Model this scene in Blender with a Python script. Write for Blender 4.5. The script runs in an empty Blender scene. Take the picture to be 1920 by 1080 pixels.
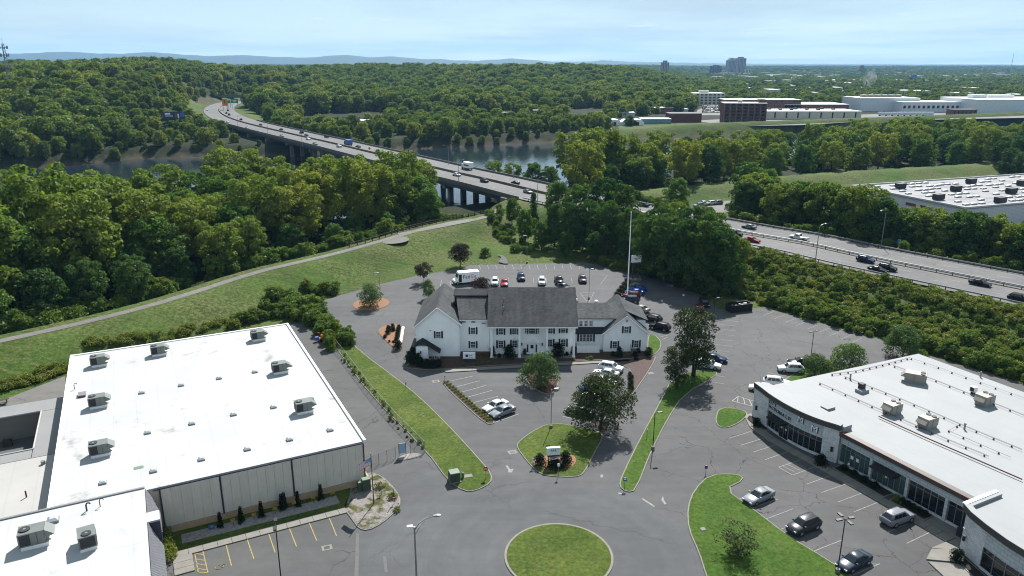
import bpy, bmesh, math, random
import numpy as np
from mathutils import Vector, Matrix, noise as mnoise
R = math.radians
scene = bpy.context.scene
col = scene.collection
# ------------------------------------------------------------------ camera
F_PX, CAM_H, HOR = 1400.0, 55.0, 120.0
PITCH = math.atan((540 - HOR) / F_PX)
CP, SP = math.cos(PITCH), math.sin(PITCH)
cam_d = bpy.data.cameras.new('camera'); cam_d.sensor_width = 36; cam_d.lens = 36 * F_PX / 1920
cam_d.clip_start = 1; cam_d.clip_end = 60000
cam = bpy.data.objects.new('camera', cam_d); col.objects.link(cam)
cam.location = (0, 0, CAM_H); cam.rotation_euler = (math.pi / 2 - PITCH, 0, 0)
scene.camera = cam
# ------------------------------------------------------------------ sky, sun, exposure
SUN_EL, SUN_AZ = R(46), R(14)          # azimuth clockwise from +Y
W = bpy.data.worlds.new('World'); scene.world = W; W.use_nodes = True
nt = W.node_tree; N = nt.nodes; L = nt.links; N.clear()
wo = N.new('ShaderNodeOutputWorld'); bg = N.new('ShaderNodeBackground'); bg.inputs[1].default_value = 0.055
sky = N.new('ShaderNodeTexSky'); sky.sky_type = 'NISHITA'; sky.sun_disc = False
sky.sun_elevation = SUN_EL; sky.sun_rotation = SUN_AZ; sky.air_density = 1.0; sky.dust_density = 0.0; sky.ozone_density = 3.0
tc = N.new('ShaderNodeTexCoord')
# high thin cloud streaks, and a few small cumulus low down, laid on flat layers of the sky
sep = N.new('ShaderNodeSeparateXYZ'); L.new(tc.outputs['Generated'], sep.inputs[0])
def wmath(op, a, b=None, clamp=False):
    n = N.new('ShaderNodeMath'); n.operation = op; n.use_clamp = clamp
    for i, v in enumerate((a, b)):
        if v is None: continue
        if isinstance(v, (int, float)): n.inputs[i].default_value = v
        else: L.new(v, n.inputs[i])
    return n.outputs[0]
def layer(off):
    zz = wmath('ADD', wmath('MAXIMUM', sep.outputs['Z'], 0.0), off)
    c = N.new('ShaderNodeCombineXYZ'); L.new(wmath('DIVIDE', sep.outputs['X'], zz), c.inputs[0]); L.new(wmath('DIVIDE', sep.outputs['Y'], zz), c.inputs[1])
    return c.outputs[0]
def wnoise(vec, scale, detail, sy=1.0, loc=(0, 0, 0)):
    m = N.new('ShaderNodeMapping'); m.inputs['Scale'].default_value = (scale, scale * sy, 1); m.inputs['Location'].default_value = loc
    L.new(vec, m.inputs[0]); n = N.new('ShaderNodeTexNoise'); n.inputs['Scale'].default_value = 1; n.inputs['Detail'].default_value = detail
    n.inputs['Roughness'].default_value = 0.6
    L.new(m.outputs[0], n.inputs[0]); return n.outputs[0]
def wramp(v, a, b):
    n = N.new('ShaderNodeMapRange'); n.interpolation_type = 'SMOOTHSTEP'; n.inputs[1].default_value = a; n.inputs[2].default_value = b; L.new(v, n.inputs[0]); return n.outputs[0]
cir = wmath('ADD', wmath('MULTIPLY', wramp(wnoise(layer(0.04), 0.22, 7, 0.8, (3.1, 1.7, 0)), 0.36, 0.68), 0.30), 0.66)
cum = wmath('MULTIPLY', wramp(wnoise(layer(0.02), 0.9, 5, 0.45, (9.3, 4.2, 0)), 0.63, 0.72), 0.6)
cl = cir
mix = N.new('ShaderNodeMixRGB'); L.new(cl, mix.inputs[0]); L.new(sky.outputs[0], mix.inputs[1]); mix.inputs[2].default_value = (4.0, 5.05, 5.6, 1)
mix2 = N.new('ShaderNodeMixRGB'); L.new(cum, mix2.inputs[0]); L.new(mix.outputs[0], mix2.inputs[1]); mix2.inputs[2].default_value = (6.6, 7.1, 7.4, 1)
L.new(mix2.outputs[0], bg.inputs[0]); L.new(bg.outputs[0], wo.inputs[0])
sd = bpy.data.lights.new('sun', 'SUN'); sd.energy = 4.2; sd.angle = R(0.53); sd.color = (1.0, 0.972, 0.93)
sun = bpy.data.objects.new('sun', sd); col.objects.link(sun); sun.location = (60, 200, 250)
sun_dir = Vector((math.sin(SUN_AZ) * math.cos(SUN_EL), math.cos(SUN_AZ) * math.cos(SUN_EL), math.sin(SUN_EL)))
sun.rotation_euler = sun_dir.to_track_quat('Z', 'Y').to_euler()
vs = scene.view_settings; vs.view_transform = 'Standard'; vs.look = 'None'; vs.exposure = 1.35; vs.gamma = 1.0; vs.use_curve_mapping = False
cy = scene.cycles; cy.max_bounces = 5; cy.diffuse_bounces = 3; cy.glossy_bounces = 2; cy.transmission_bounces = 3; cy.transparent_max_bounces = 12
cy.volume_bounces = 0; cy.caustics_reflective = False; cy.caustics_refractive = False; cy.sample_clamp_indirect = 4
cy.filter_width = 1.1; cy.use_denoising = True; cy.denoiser = 'OPENIMAGEDENOISE'; cy.use_adaptive_sampling = True; cy.adaptive_threshold = 0.01
# ------------------------------------------------------------------ survey helpers: where the photograph's points stand on the ground
def G(x, y, z=0.0):
    dn = (y - 540) * CP + F_PX * SP; t = (CAM_H - z) / dn
    return ((x - 960) * t, (F_PX * CP - (y - 540) * SP) * t)
def G3(x, y, z=0.0):
    a = G(x, y, z); return Vector((a[0], a[1], z))
def GP(pts, z=0.0): return [G(x, y, z) for x, y in pts]
rng = random.Random(7); nrg = np.random.default_rng(11)
def sstep(a, b, x):
    t = min(1, max(0, (x - a) / (b - a))); return t * t * (3 - 2 * t)
# ------------------------------------------------------------------ object helpers
def tag(o, label=None, cat=None, group=None, kind=None):
    if label: o['label'] = label
    if cat: o['category'] = cat
    if group: o['group'] = group
    if kind: o['kind'] = kind
    return o
def empty(name, loc=(0, 0, 0), rz=0.0):
    o = bpy.data.objects.new(name, None); o.empty_display_size = 0.3; col.objects.link(o)
    o.location = loc; o.rotation_euler = (0, 0, rz); return o
def thing(name, label, cat, loc=(0, 0, 0), rz=0.0, group=None):
    return tag(empty(name, loc, rz), label, cat, group)
def link(o, parent=None):
    col.objects.link(o)
    if parent is not None: o.parent = parent
    return o
def inst(o, parent=None, loc=None, rz=None, name=None):
    c = o.copy()
    if name: c.name = name
    col.objects.link(c); c.parent = parent
    if loc is not None: c.location = loc
    if rz is not None: c.rotation_euler = (0, 0, rz)
    return c
def copy_tree(o, parent=None):
    kids = list(o.children); c = o.copy(); col.objects.link(c); c.parent = parent
    for k in kids: copy_tree(k, c)
    return c
class MB:
    def __init__(s): s.v = []; s.f = []; s.m = []
    def add(s, vs, fs, m=0):
        b = len(s.v); s.v += [tuple(v) for v in vs]
        for f in fs: s.f.append(tuple(i + b for i in f)); s.m.append(m)
        return s
    def quad(s, a, b, c, d, m=0): return s.add([a, b, c, d], [(0, 1, 2, 3)], m)
    def box(s, c, d, rz=0.0, m=0, taper=1.0):
        x, y, z = c; a, b, h = d[0] / 2, d[1] / 2, d[2] / 2; cr, sr = math.cos(rz), math.sin(rz); V = []
        for k, (i, j) in ((-1, (-1, -1)), (-1, (1, -1)), (-1, (1, 1)), (-1, (-1, 1)), (1, (-1, -1)), (1, (1, -1)), (1, (1, 1)), (1, (-1, 1))):
            t = taper if k > 0 else 1; px, py = i * a * t, j * b * t
            V.append((x + px * cr - py * sr, y + px * sr + py * cr, z + k * h))
        return s.add(V, [(3, 2, 1, 0), (4, 5, 6, 7), (0, 1, 5, 4), (1, 2, 6, 5), (2, 3, 7, 6), (3, 0, 4, 7)], m)
    def prism(s, poly, z0, z1, m=0, mtop=None, bottom=True):
        if area(poly) < 0: poly = poly[::-1]
        n = len(poly); V = [(p[0], p[1], z0) for p in poly] + [(p[0], p[1], z1) for p in poly]
        F = [(i, (i + 1) % n, n + (i + 1) % n, n + i) for i in range(n)]
        s.add(V, F, m); b = len(s.v) - 2 * n
        s.f.append(tuple(b + n + i for i in range(n))); s.m.append(m if mtop is None else mtop)
        if bottom: s.f.append(tuple(b + i for i in reversed(range(n)))); s.m.append(m)
        return s
    def sheet(s, poly, z, m=0):
        if area(poly) < 0: poly = poly[::-1]
        return s.add([(p[0], p[1], z) for p in poly], [tuple(range(len(poly)))], m)
    def cyl(s, x, y, z0, z1, r0, r1=None, n=10, m=0):
        return s.tube([(x, y, z0), (x, y, z1)], [r0, r0 if r1 is None else r1], n, m)
    def tube(s, pts, rad, n=6, m=0, cap=True):
        pts = [Vector(p) for p in pts]; rad = rad if isinstance(rad, (list, tuple)) else [rad] * len(pts); V = []; F = []
        up = Vector((0, 0, 1))
        for i, p in enumerate(pts):
            d = (pts[min(i + 1, len(pts) - 1)] - pts[max(i - 1, 0)]).normalized()
            a = d.cross(up) if abs(d.z) < 0.95 else d.cross(Vector((1, 0, 0)))
            a.normalize(); b = a.cross(d)
            if abs(d.z) >= 0.95: a, b = Vector((1, 0, 0)), Vector((0, 1, 0)) if d.z > 0 else Vector((0, -1, 0))
            for k in range(n):
                t = 2 * math.pi * k / n; V.append(p + (a * math.cos(t) + b * math.sin(t)) * rad[i])
        for i in range(len(pts) - 1):
            for k in range(n):
                q = (k + 1) % n; F.append((i * n + k, i * n + q, (i + 1) * n + q, (i + 1) * n + k))
        if cap: F.append(tuple(reversed(range(n)))); F.append(tuple((len(pts) - 1) * n + k for k in range(n)))
        return s.add(V, F, m)
    def loft(s, rings, m=0, cap=True, mfun=None):
        n = len(rings[0]); b = len(s.v)
        for r in rings: s.v += [tuple(p) for p in r]
        for i in range(len(rings) - 1):
            for k in range(n):
                q = (k + 1) % n; s.f.append((b + i * n + k, b + i * n + q, b + (i + 1) * n + q, b + (i + 1) * n + k)); s.m.append(mfun(i, k) if mfun else m)
        if cap:
            s.f.append(tuple(b + k for k in reversed(range(n)))); s.m.append(m)
            s.f.append(tuple(b + (len(rings) - 1) * n + k for k in range(n))); s.m.append(m)
        return s
    def ball(s, c, r, nu=10, nv=7, m=0, jit=0.0, rg=None):
        V = []; F = []; rx, ry, rz = r if isinstance(r, (tuple, list)) else (r, r, r)
        for j in range(nv + 1):
            ph = math.pi * j / nv - math.pi / 2
            for i in range(nu):
                t = 2 * math.pi * i / nu; k = 1 + (rg.uniform(-jit, jit) if rg else 0)
                V.append((c[0] + rx * k * math.cos(ph) * math.cos(t), c[1] + ry * k * math.cos(ph) * math.sin(t), c[2] + rz * k * math.sin(ph)))
        for j in range(nv):
            for i in range(nu): q = (i + 1) % nu; F.append((j * nu + i, j * nu + q, (j + 1) * nu + q, (j + 1) * nu + i))
        return s.add(V, F, m)
    def mesh(s, name, mats, smooth=False):
        me = bpy.data.meshes.new(name); me.from_pydata(s.v, [], s.f)
        for mt in (mats if isinstance(mats, (list, tuple)) else [mats]): me.materials.append(mt)
        me.polygons.foreach_set('material_index', s.m)
        if smooth: me.polygons.foreach_set('use_smooth', [True] * len(s.f))
        me.update(); return me
    def build(s, name, mats, parent=None, loc=None, rz=None, smooth=False):
        o = bpy.data.objects.new(name, s.mesh(name, mats, smooth)); link(o, parent)
        if loc is not None: o.location = loc
        if rz is not None: o.rotation_euler = (0, 0, rz)
        return o
def area(p): return 0.5 * sum(p[i][0] * p[(i + 1) % len(p)][1] - p[(i + 1) % len(p)][0] * p[i][1] for i in range(len(p)))
def chaikin(p, n=2, closed=True):
    for _ in range(n):
        q = []; m = len(p)
        if not closed: q.append(p[0])
        for i in range(m if closed else m - 1):
            a, b = p[i], p[(i + 1) % m]
            q.append((a[0] * .75 + b[0] * .25, a[1] * .75 + b[1] * .25)); q.append((a[0] * .25 + b[0] * .75, a[1] * .25 + b[1] * .75))
        if not closed: q.append(p[-1])
        p = q
    return p
def inset(p, d):
    if area(p) < 0: p = p[::-1]
    q = []; n = len(p)
    for i in range(n):
        a, b, c = Vector(p[i - 1]), Vector(p[i]), Vector(p[(i + 1) % n])
        e1 = (b - a).normalized(); e2 = (c - b).normalized()
        n1 = Vector((-e1.y, e1.x)); n2 = Vector((-e2.y, e2.x)); m = n1 + n2
        if m.length < 0.2: m = n1
        m.normalize(); k = d / max(0.4, m.dot(n1)); q.append((b.x + m.x * k, b.y + m.y * k))
    return q
def inpoly(x, y, p):
    r = False; j = len(p) - 1
    for i in range(len(p)):
        if (p[i][1] > y) != (p[j][1] > y) and x < (p[j][0] - p[i][0]) * (y - p[i][1]) / (p[j][1] - p[i][1]) + p[i][0]: r = not r
        j = i
    return r
def pl_near(x, y, pl):
    """nearest point on a polyline: (distance, side, station, index)"""
    best = (1e9, 0, 0, 0); s0 = 0
    for i in range(len(pl) - 1):
        ax, ay = pl[i][:2]; dx, dy = pl[i + 1][0] - ax, pl[i + 1][1] - ay; ll = math.hypot(dx, dy)
        t = ((x - ax) * dx + (y - ay) * dy) / (ll * ll); t = min(1, max(0, t))
        ex, ey = x - ax - t * dx, y - ay - t * dy; d = math.hypot(ex, ey)
        if d < best[0]: best = (d, 1 if dx * ey - dy * ex > 0 else -1, s0 + t * ll, i + t)
        s0 += ll
    return best
def pl_z(pl, it):
    i = min(int(it), len(pl) - 2); t = it - i
    return pl[i][2] * (1 - t) + pl[i + 1][2] * t
def pl_at(pl, s):
    for i in range(len(pl) - 1):
        a, b = Vector(pl[i]), Vector(pl[i + 1]); l = (b.xy - a.xy).length
        if s <= l or i == len(pl) - 2:
            d = (b - a); return a + d * (s / l), Vector((d.x, d.y, 0)).normalized()
        s -= l
def pl_len(pl): return sum(math.hypot(pl[i + 1][0] - pl[i][0], pl[i + 1][1] - pl[i][1]) for i in range(len(pl) - 1))
def text_mesh(txt, size, mat, name, parent, loc, rot, depth=0.03, align='CENTER', xscale=1.0):
    c = bpy.data.curves.new(name, 'FONT'); c.body = txt; c.size = size; c.extrude = depth; c.align_x = align; c.align_y = 'CENTER'; c.resolution_u = 2
    t = bpy.data.objects.new('tmp_text', c); col.objects.link(t)
    dg = bpy.context.evaluated_depsgraph_get(); me = bpy.data.meshes.new_from_object(t.evaluated_get(dg))
    bpy.data.objects.remove(t); bpy.data.curves.remove(c)
    me.name = name; me.materials.clear(); me.materials.append(mat)
    o = bpy.data.objects.new(name, me); link(o, parent); o.location = loc; o.rotation_euler = rot; o.scale = (xscale, 1, 1); return o
# ------------------------------------------------------------------ materials
class NT:
    def __init__(s, name):
        s.mat = bpy.data.materials.new(name); s.mat.use_nodes = True; s.t = s.mat.node_tree; s.t.nodes.clear()
        s.out = s.n('OutputMaterial')
    def n(s, k): return s.t.nodes.new('ShaderNode' + k)
    def l(s, a, b): s.t.links.new(a, b)
    def put(s, sock, v):
        if isinstance(v, (int, float)): sock.default_value = v
        elif isinstance(v, tuple): sock.default_value = v if len(v) != 3 or sock.type == 'VECTOR' else (*v, 1)
        else: s.l(v, sock)
    def math(s, op, a, b=0.0, clamp=False):
        n = s.n('Math'); n.operation = op; n.use_clamp = clamp; s.put(n.inputs[0], a); s.put(n.inputs[1], b); return n.outputs[0]
    def pos(s, scale=(1, 1, 1), world=True):
        if world: o = s.n('NewGeometry').outputs['Position']
        else: o = s.n('TexCoord').outputs['Object']
        if scale == (1, 1, 1): return o
        m = s.n('Mapping'); m.inputs['Scale'].default_value = scale; s.l(o, m.inputs[0]); return m.outputs[0]
    def noise(s, vec, scale, detail=3, rough=0.55):
        n = s.n('TexNoise'); n.inputs['Scale'].default_value = scale; n.inputs['Detail'].default_value = detail; n.inputs['Roughness'].default_value = rough
        s.l(vec, n.inputs[0]); return n.outputs[0]
    def noisec(s, vec, scale, detail=2):
        n = s.n('TexNoise'); n.inputs['Scale'].default_value = scale; n.inputs['Detail'].default_value = detail; s.l(vec, n.inputs[0]); return n.outputs[1]
    def vor(s, vec, scale, feature='DISTANCE_TO_EDGE'):
        n = s.n('TexVoronoi'); n.feature = feature; n.inputs['Scale'].default_value = scale; s.l(vec, n.inputs[0]); return n.outputs[0]
    def rng(s, v, a, b, c=0.0, d=1.0, smooth=True):
        n = s.n('MapRange'); n.interpolation_type = 'SMOOTHSTEP' if smooth else 'LINEAR'
        s.put(n.inputs[0], v); n.inputs[1].default_value = a; n.inputs[2].default_value = b; n.inputs[3].default_value = c; n.inputs[4].default_value = d; return n.outputs[0]
    def mix(s, f, a, b, mode='MIX'):
        n = s.n('MixRGB'); n.blend_type = mode; s.put(n.inputs[0], f); s.put(n.inputs[1], a); s.put(n.inputs[2], b); return n.outputs[0]
    def scale(s, c, f):
        n = s.n('VectorMath'); n.operation = 'SCALE'; s.put(n.inputs[0], c); s.put(n.inputs['Scale'], f); return n.outputs[0]
    def warp(s, vec, scale, amt):
        c = s.noisec(vec, scale); a = s.n('VectorMath'); a.operation = 'SUBTRACT'; s.l(c, a.inputs[0]); a.inputs[1].default_value = (.5, .5, .5)
        b = s.n('VectorMath'); b.operation = 'SCALE'; s.l(a.outputs[0], b.inputs[0]); b.inputs['Scale'].default_value = amt
        d = s.n('VectorMath'); d.operation = 'ADD'; s.l(vec, d.inputs[0]); s.l(b.outputs[0], d.inputs[1]); return d.outputs[0]
    def bsdf(s, color, rough=0.85, spec=0.3, metal=0.0, bump=None, bstr=0.3, bdist=0.02, coat=0.0):
        p = s.n('BsdfPrincipled'); s.put(p.inputs['Base Color'], color); s.put(p.inputs['Roughness'], rough)
        p.inputs['Specular IOR Level'].default_value = spec; p.inputs['Metallic'].default_value = metal; p.inputs['Coat Weight'].default_value = coat
        p.inputs['Coat Roughness'].default_value = 0.05
        if bump is not None:
            b = s.n('Bump'); b.inputs['Strength'].default_value = bstr; b.inputs['Distance'].default_value = bdist; s.l(bump, b.inputs['Height']); s.l(b.outputs[0], p.inputs['Normal'])
        s.l(p.outputs[0], s.out.inputs[0]); return p
def plain(name, c, rough=0.7, var=0.12, scale=1.5, spec=0.3, metal=0.0, coat=0.0, world=False, bump=0.0):
    m = NT(name); v = m.pos(world=world); f = m.rng(m.noise(v, scale, 5), .25, .75, 1 - var, 1 + var, False)
    m.bsdf(m.scale(c, f), rough, spec, metal, bump=(m.noise(v, scale * 8, 3) if bump else None), bstr=bump, coat=coat); return m.mat
def asphalt(name, base, tint=(1, 1, 1), crack=0.5, cscale=0.10, dens=0.5, ring=False):
    m = NT(name); v = m.pos()
    big = m.rng(m.noise(v, 0.05, 4), .3, .7, .88, 1.12); mid = m.rng(m.noise(v, 0.5, 5, .65), .2, .8, .9, 1.1); fine = m.rng(m.noise(v, 9, 3, .7), .2, .8, .86, 1.14)
    f = m.math('MULTIPLY', m.math('MULTIPLY', big, mid), fine)
    st = m.noise(m.pos((.06, .5, .3)), 1.0, 4); f = m.math('MULTIPLY', f, m.rng(st, .35, .65, .95, 1.05))
    oil = m.rng(m.noise(v, 0.33, 2), .68, .76, 1, .84); f = m.math('MULTIPLY', f, oil)
    if crack > 0:
        w = m.warp(m.warp(v, 0.35, 2.2), 2.0, 0.55)
        e1 = m.vor(w, cscale); e2 = m.vor(w, cscale * 3.3)
        k1 = m.rng(e1, 0.001, 0.007, 1, 0); k2 = m.rng(e2, 0.002, 0.016, 1, 0)
        mask = m.rng(m.noise(v, 0.07, 3), .52 - dens * .22, .60 - dens * .12, 0, 1); mask2 = m.rng(m.noise(v, 0.11, 4, .6), .56, .64, 0, 1)
        k = m.math('MAXIMUM', m.math('MULTIPLY', k1, mask), m.math('MULTIPLY', m.math('MULTIPLY', k2, mask2), .8))
        f = m.math('MULTIPLY', f, m.math('SUBTRACT', 1, m.math('MULTIPLY', k, crack)))
    if ring:
        d_ = m.n('VectorMath'); d_.operation = 'DISTANCE'; m.l(m.pos((1, 1, 0)), d_.inputs[0]); d_.inputs[1].default_value = (5.45, 74.5, 0); cb = m.n('CombineXYZ'); m.l(d_.outputs['Value'], cb.inputs[0])
        f = m.math('MULTIPLY', f, m.rng(m.noise(cb.outputs[0], .45, 4, .6), .3, .7, .93, 1.07))
    c = tuple(base * t for t in tint)
    m.bsdf(m.scale(c, f), m.rng(fine, .86, 1.14, .8, .95), 0.25, bump=m.noise(v, 14, 2), bstr=.25, bdist=.02); return m.mat
def grass(name, g1, g2, dry, dryamt=0.5, stripe=None):
    m = NT(name); v = m.pos()
    a = m.rng(m.noise(v, 0.16, 5, .62), .32, .68); fine = m.rng(m.noise(v, 2.0, 5, .8), .25, .75, .55, 1.45); ff = m.rng(m.noise(v, 14, 2, .8), .2, .8, .75, 1.25)
    c = m.mix(a, g1, g2)
    d = m.math('MULTIPLY', m.rng(m.noise(v, 0.09, 4, .6), .42, .66), m.rng(m.noise(v, 1.6, 5, .8), .46, .66))
    if stripe is not None:
        mp = m.n('Mapping'); mp.inputs['Rotation'].default_value = (0, 0, stripe); mp.inputs['Scale'].default_value = (0.06, 0.9, .5); m.l(m.pos(), mp.inputs[0])
        s = m.noise(mp.outputs[0], 1.0, 4, .6); d = m.math('MAXIMUM', d, m.math('MULTIPLY', m.rng(s, .5, .64), m.rng(m.noise(v, 1.1, 5, .8), .4, .62)))
        c = m.mix(m.rng(s, .36, .5, .35, 0), c, tuple(x * .6 for x in g1))
    c = m.mix(m.math('MULTIPLY', d, dryamt), c, dry)
    m.bsdf(m.scale(c, m.math('MULTIPLY', fine, ff)), .95, .1, bump=m.noise(v, 5, 4, .8), bstr=.7, bdist=.12); return m.mat
def flatroof(name, base, seam=2.0, dirt=0.5, ang=0.0, tint=(1, 1, 1), seam_s=.06):
    m = NT(name); v = m.pos(world=False)
    f = m.rng(m.noise(v, .12, 5, .6), .25, .75, .93, 1.05)
    w = m.n('TexWave'); w.bands_direction = 'X'; w.inputs['Scale'].default_value = 1 / seam / 3.18; w.inputs['Distortion'].default_value = .15; w.inputs['Detail'].default_value = 2
    m.l(v, w.inputs[0]); f = m.math('MULTIPLY', f, m.rng(w.outputs['Fac'], 0, .012, 1 - seam_s, 1))
    st = m.math('MULTIPLY', m.rng(m.noise(m.warp(v, .3, 2), .22, 6, .7), .56, .76), dirt)
    st2 = m.math('MULTIPLY', m.rng(m.noise(m.pos((.08, .9, 1), world=False), 1, 5, .7), .64, .8), dirt)
    c = m.mix(m.math('MAXIMUM', st, st2), m.scale(tuple(base * t for t in tint), f), (.16, .155, .14))
    m.bsdf(c, .7, .25, bump=m.noise(v, 1.2, 3), bstr=.2, bdist=.03); return m.mat
def shingle(name, base):
    m = NT(name); v = m.pos(world=False)
    b = m.n('TexBrick'); b.inputs['Scale'].default_value = 1; b.inputs['Brick Width'].default_value = .5; b.inputs['Row Height'].default_value = .22; b.inputs['Mortar Size'].default_value = .02
    b.inputs['Color1'].default_value = (.75, .75, .75, 1); b.inputs['Color2'].default_value = (1.25, 1.25, 1.25, 1); b.inputs['Mortar'].default_value = (.55, .55, .55, 1)
    m.l(v, b.inputs[0])
    f = m.rng(m.noise(v, .25, 5, .6), .25, .75, .8, 1.2); stv = m.rng(m.noise(m.pos((1.2, .08, .08), world=False), 1, 4), .3, .7, .88, 1.12)
    c = m.mix(1.0, m.scale(base, m.math('MULTIPLY', f, stv)), b.outputs[0], 'MULTIPLY'); m.bsdf(c, .95, .15); return m.mat
def siding(name, base, step=0.13, vertical=False, var=.06, depth=.5):
    m = NT(name); v = m.pos(world=False); sp = m.n('SeparateXYZ'); m.l(v, sp.inputs[0])
    t = m.math('FRACT', m.math('DIVIDE', m.math('ADD', sp.outputs[0], sp.outputs[1]) if vertical else sp.outputs[2], step))
    f = m.rng(m.noise(v, .6, 4), .25, .75, 1 - var, 1 + var)
    g = m.rng(m.noise(m.pos((3, 3, .15), world=False), 1, 4), .3, .7, 1 - var * .7, 1 + var * .7)
    c = m.scale(base, m.math('MULTIPLY', m.math('MULTIPLY', f, g), m.rng(t, 0, .12, 1 - depth * .3, 1)))
    m.bsdf(c, .6, .3, bump=m.rng(t, 0, 1, 0, 1, False), bstr=depth * .2, bdist=.02); return m.mat
def brickm(name, c1, c2, mortar, w=.22, h=.075, var=.15):
    m = NT(name); v = m.pos(world=False); sp = m.n('SeparateXYZ'); m.l(v, sp.inputs[0]); cb = m.n('CombineXYZ'); m.l(m.math('ADD', sp.outputs[0], sp.outputs[1]), cb.inputs[0]); m.l(sp.outputs[2], cb.inputs[1])
    b = m.n('TexBrick'); b.inputs['Scale'].default_value = 1; b.inputs['Brick Width'].default_value = w; b.inputs['Row Height'].default_value = h; b.inputs['Mortar Size'].default_value = h * .1
    for k, x in (('Color1', c1), ('Color2', c2), ('Mortar', mortar)): b.inputs[k].default_value = (*x, 1)
    m.l(cb.outputs[0], b.inputs[0]); f = m.rng(m.noise(v, .8, 4), .25, .75, 1 - var, 1 + var)
    m.bsdf(m.scale(b.outputs[0], f), .85, .2, bump=b.outputs[1], bstr=-.4); return m.mat
def leafmat(name, c1, c2, c3=None, trans=.42):
    m = NT(name); oi = m.n('ObjectInfo').outputs['Random']; at = m.n('Attribute'); at.attribute_name = 'tint'
    t = m.math('ADD', m.math('MULTIPLY', at.outputs['Fac'], .4), m.math('MULTIPLY', oi, .65), True)
    c = m.mix(t, c1, c2)
    if c3: c = m.mix(m.rng(oi, .80, 1.0, 0, .7), c, c3)
    d = m.n('BsdfDiffuse'); m.put(d.inputs[0], c); tr = m.n('BsdfTranslucent'); m.put(tr.inputs[0], m.mix(1.0, c, (1.15, 1.2, .5), 'MULTIPLY'))
    mx = m.n('MixShader'); mx.inputs[0].default_value = trans; m.l(d.outputs[0], mx.inputs[1]); m.l(tr.outputs[0], mx.inputs[2])
    gl = m.n('BsdfGlossy'); gl.inputs['Roughness'].default_value = .45; m.put(gl.inputs[0], (.6, .6, .6)); mx2 = m.n('MixShader'); mx2.inputs[0].default_value = .012
    m.l(mx.outputs[0], mx2.inputs[1]); m.l(gl.outputs[0], mx2.inputs[2]); m.l(mx2.outputs[0], m.out.inputs[0]); return m.mat
def glassm(name, c=(.012, .016, .02), rough=.06):
    m = NT(name); m.bsdf(c, rough, .6); return m.mat
def paint(name, c, metal=.25, rough=.3):
    m = NT(name); m.bsdf(c, rough, .12, 0, coat=0); return m.mat
M = {}
M['asph_base'] = asphalt('road_asphalt', .068, (.975, 1.0, 1.03), .22, .035, .35, True)
M['asph_lot'] = asphalt('lot_asphalt', .066, (1.0, 1.0, 1.02), .28, .05, .25)
M['asph_right'] = asphalt('cracked_asphalt', .065, (1.015, 1.0, 1.0), .68, .13, 1.3)
M['asph_old'] = asphalt('old_asphalt', .062, (1.0, 1.02, 1.0), .45, .06, .5)
M['asph_back'] = asphalt('yard_asphalt', .105, (1.04, 1.0, .93), .5, .09, .6)
M['asph_hw'] = asphalt('highway_asphalt', .095, (1.02, 1.0, 1.0), .25, .03, .2)
M['patch'] = plain('asphalt_patch', (0.09, 0.09, 0.0855), .9, .1, 2, world=True)
M['concrete'] = plain('concrete', (0.1551, 0.1457, 0.1293), .85, .14, .8, world=True, bump=.15)
M['kerb'] = plain('kerb_concrete', (0.162, 0.153, 0.132), .9, .2, 1.2, world=True, bump=.2)
M['kerb_dark'] = plain('kerb_asphalt', (0.065, 0.065, 0.06), .9, .2, 1.2, world=True)
M['conc_grey'] = plain('bridge_concrete', (0.165, 0.154, 0.1375), .9, .18, .35, world=True)
M['conc_dark'] = plain('barrier_concrete', (0.11, 0.1025, 0.09), .9, .2, .5, world=True)
M['steel_dark'] = plain('bridge_steel', (0.035, 0.0455, 0.042), .6, .2, .4, world=True)
M['lawn'] = grass('lawn_grass', (0.0377, 0.0613, 0.0101), (0.0619, 0.085, 0.0157), (0.1256, 0.1183, 0.0462), .7)
M['lawn_lush'] = grass('lush_lawn_grass', (0.029, 0.0635, 0.0084), (0.0474, 0.0833, 0.013), (0.1063, 0.1021, 0.037), .5)
M['gravel'] = plain('white_gravel', (0.2016, 0.1824, 0.1776), .95, .35, 3.2, world=True, bump=.8)
M['mulch'] = plain('bark_mulch', (0.051, 0.0288, 0.0198), .95, .4, 3.5, world=True, bump=.9)
M['mulch_dark'] = plain('dark_mulch', (0.021, 0.0162, 0.0132), .95, .4, 3.5, world=True, bump=.9)
M['mulch_tan'] = plain('tan_mulch', (0.176, 0.0935, 0.0523), .95, .22, 3, world=True, bump=.6)
M['mulch_red'] = plain('red_stone_mulch', (0.063, 0.0432, 0.0384), .95, .4, 4, world=True, bump=.8)
M['white_paint'] = plain('white_marking', (0.231, 0.231, 0.2268), .8, .35, 3, world=True)
M['worn_paint'] = plain('worn_marking', (0.1764, 0.1764, 0.1722), .8, .45, 4, world=True)
M['yellow_paint'] = plain('yellow_marking', (0.26, 0.19, 0.065), .8, .4, 4, world=True)
M['wh_roof'] = flatroof('warehouse_roof_membrane', .335, 3.0, .9)
M['annex_roof'] = flatroof('annex_roof_membrane', .35, 4.0, .3)
M['low_roof'] = flatroof('low_roof_membrane', .30, 3.0, .6, tint=(1, .97, .93))
M['grey_roof'] = flatroof('grey_coated_roof', .18, 2.0, .7)
M['rb_roof'] = flatroof('office_roof_membrane', .235, 3.2, .12, tint=(.97, 1, 1.02), seam_s=.05)
M['store_roof'] = flatroof('store_roof_membrane', .17, 4, .35, tint=(1, .97, 1))
M['wh_trim'] = plain('white_metal_trim', (.72, .72, .72), .5, .08, 1)
M['wh_siding'] = siding('tan_ribbed_siding', (.52, .475, .415), .3, True, .05, .7)
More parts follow.
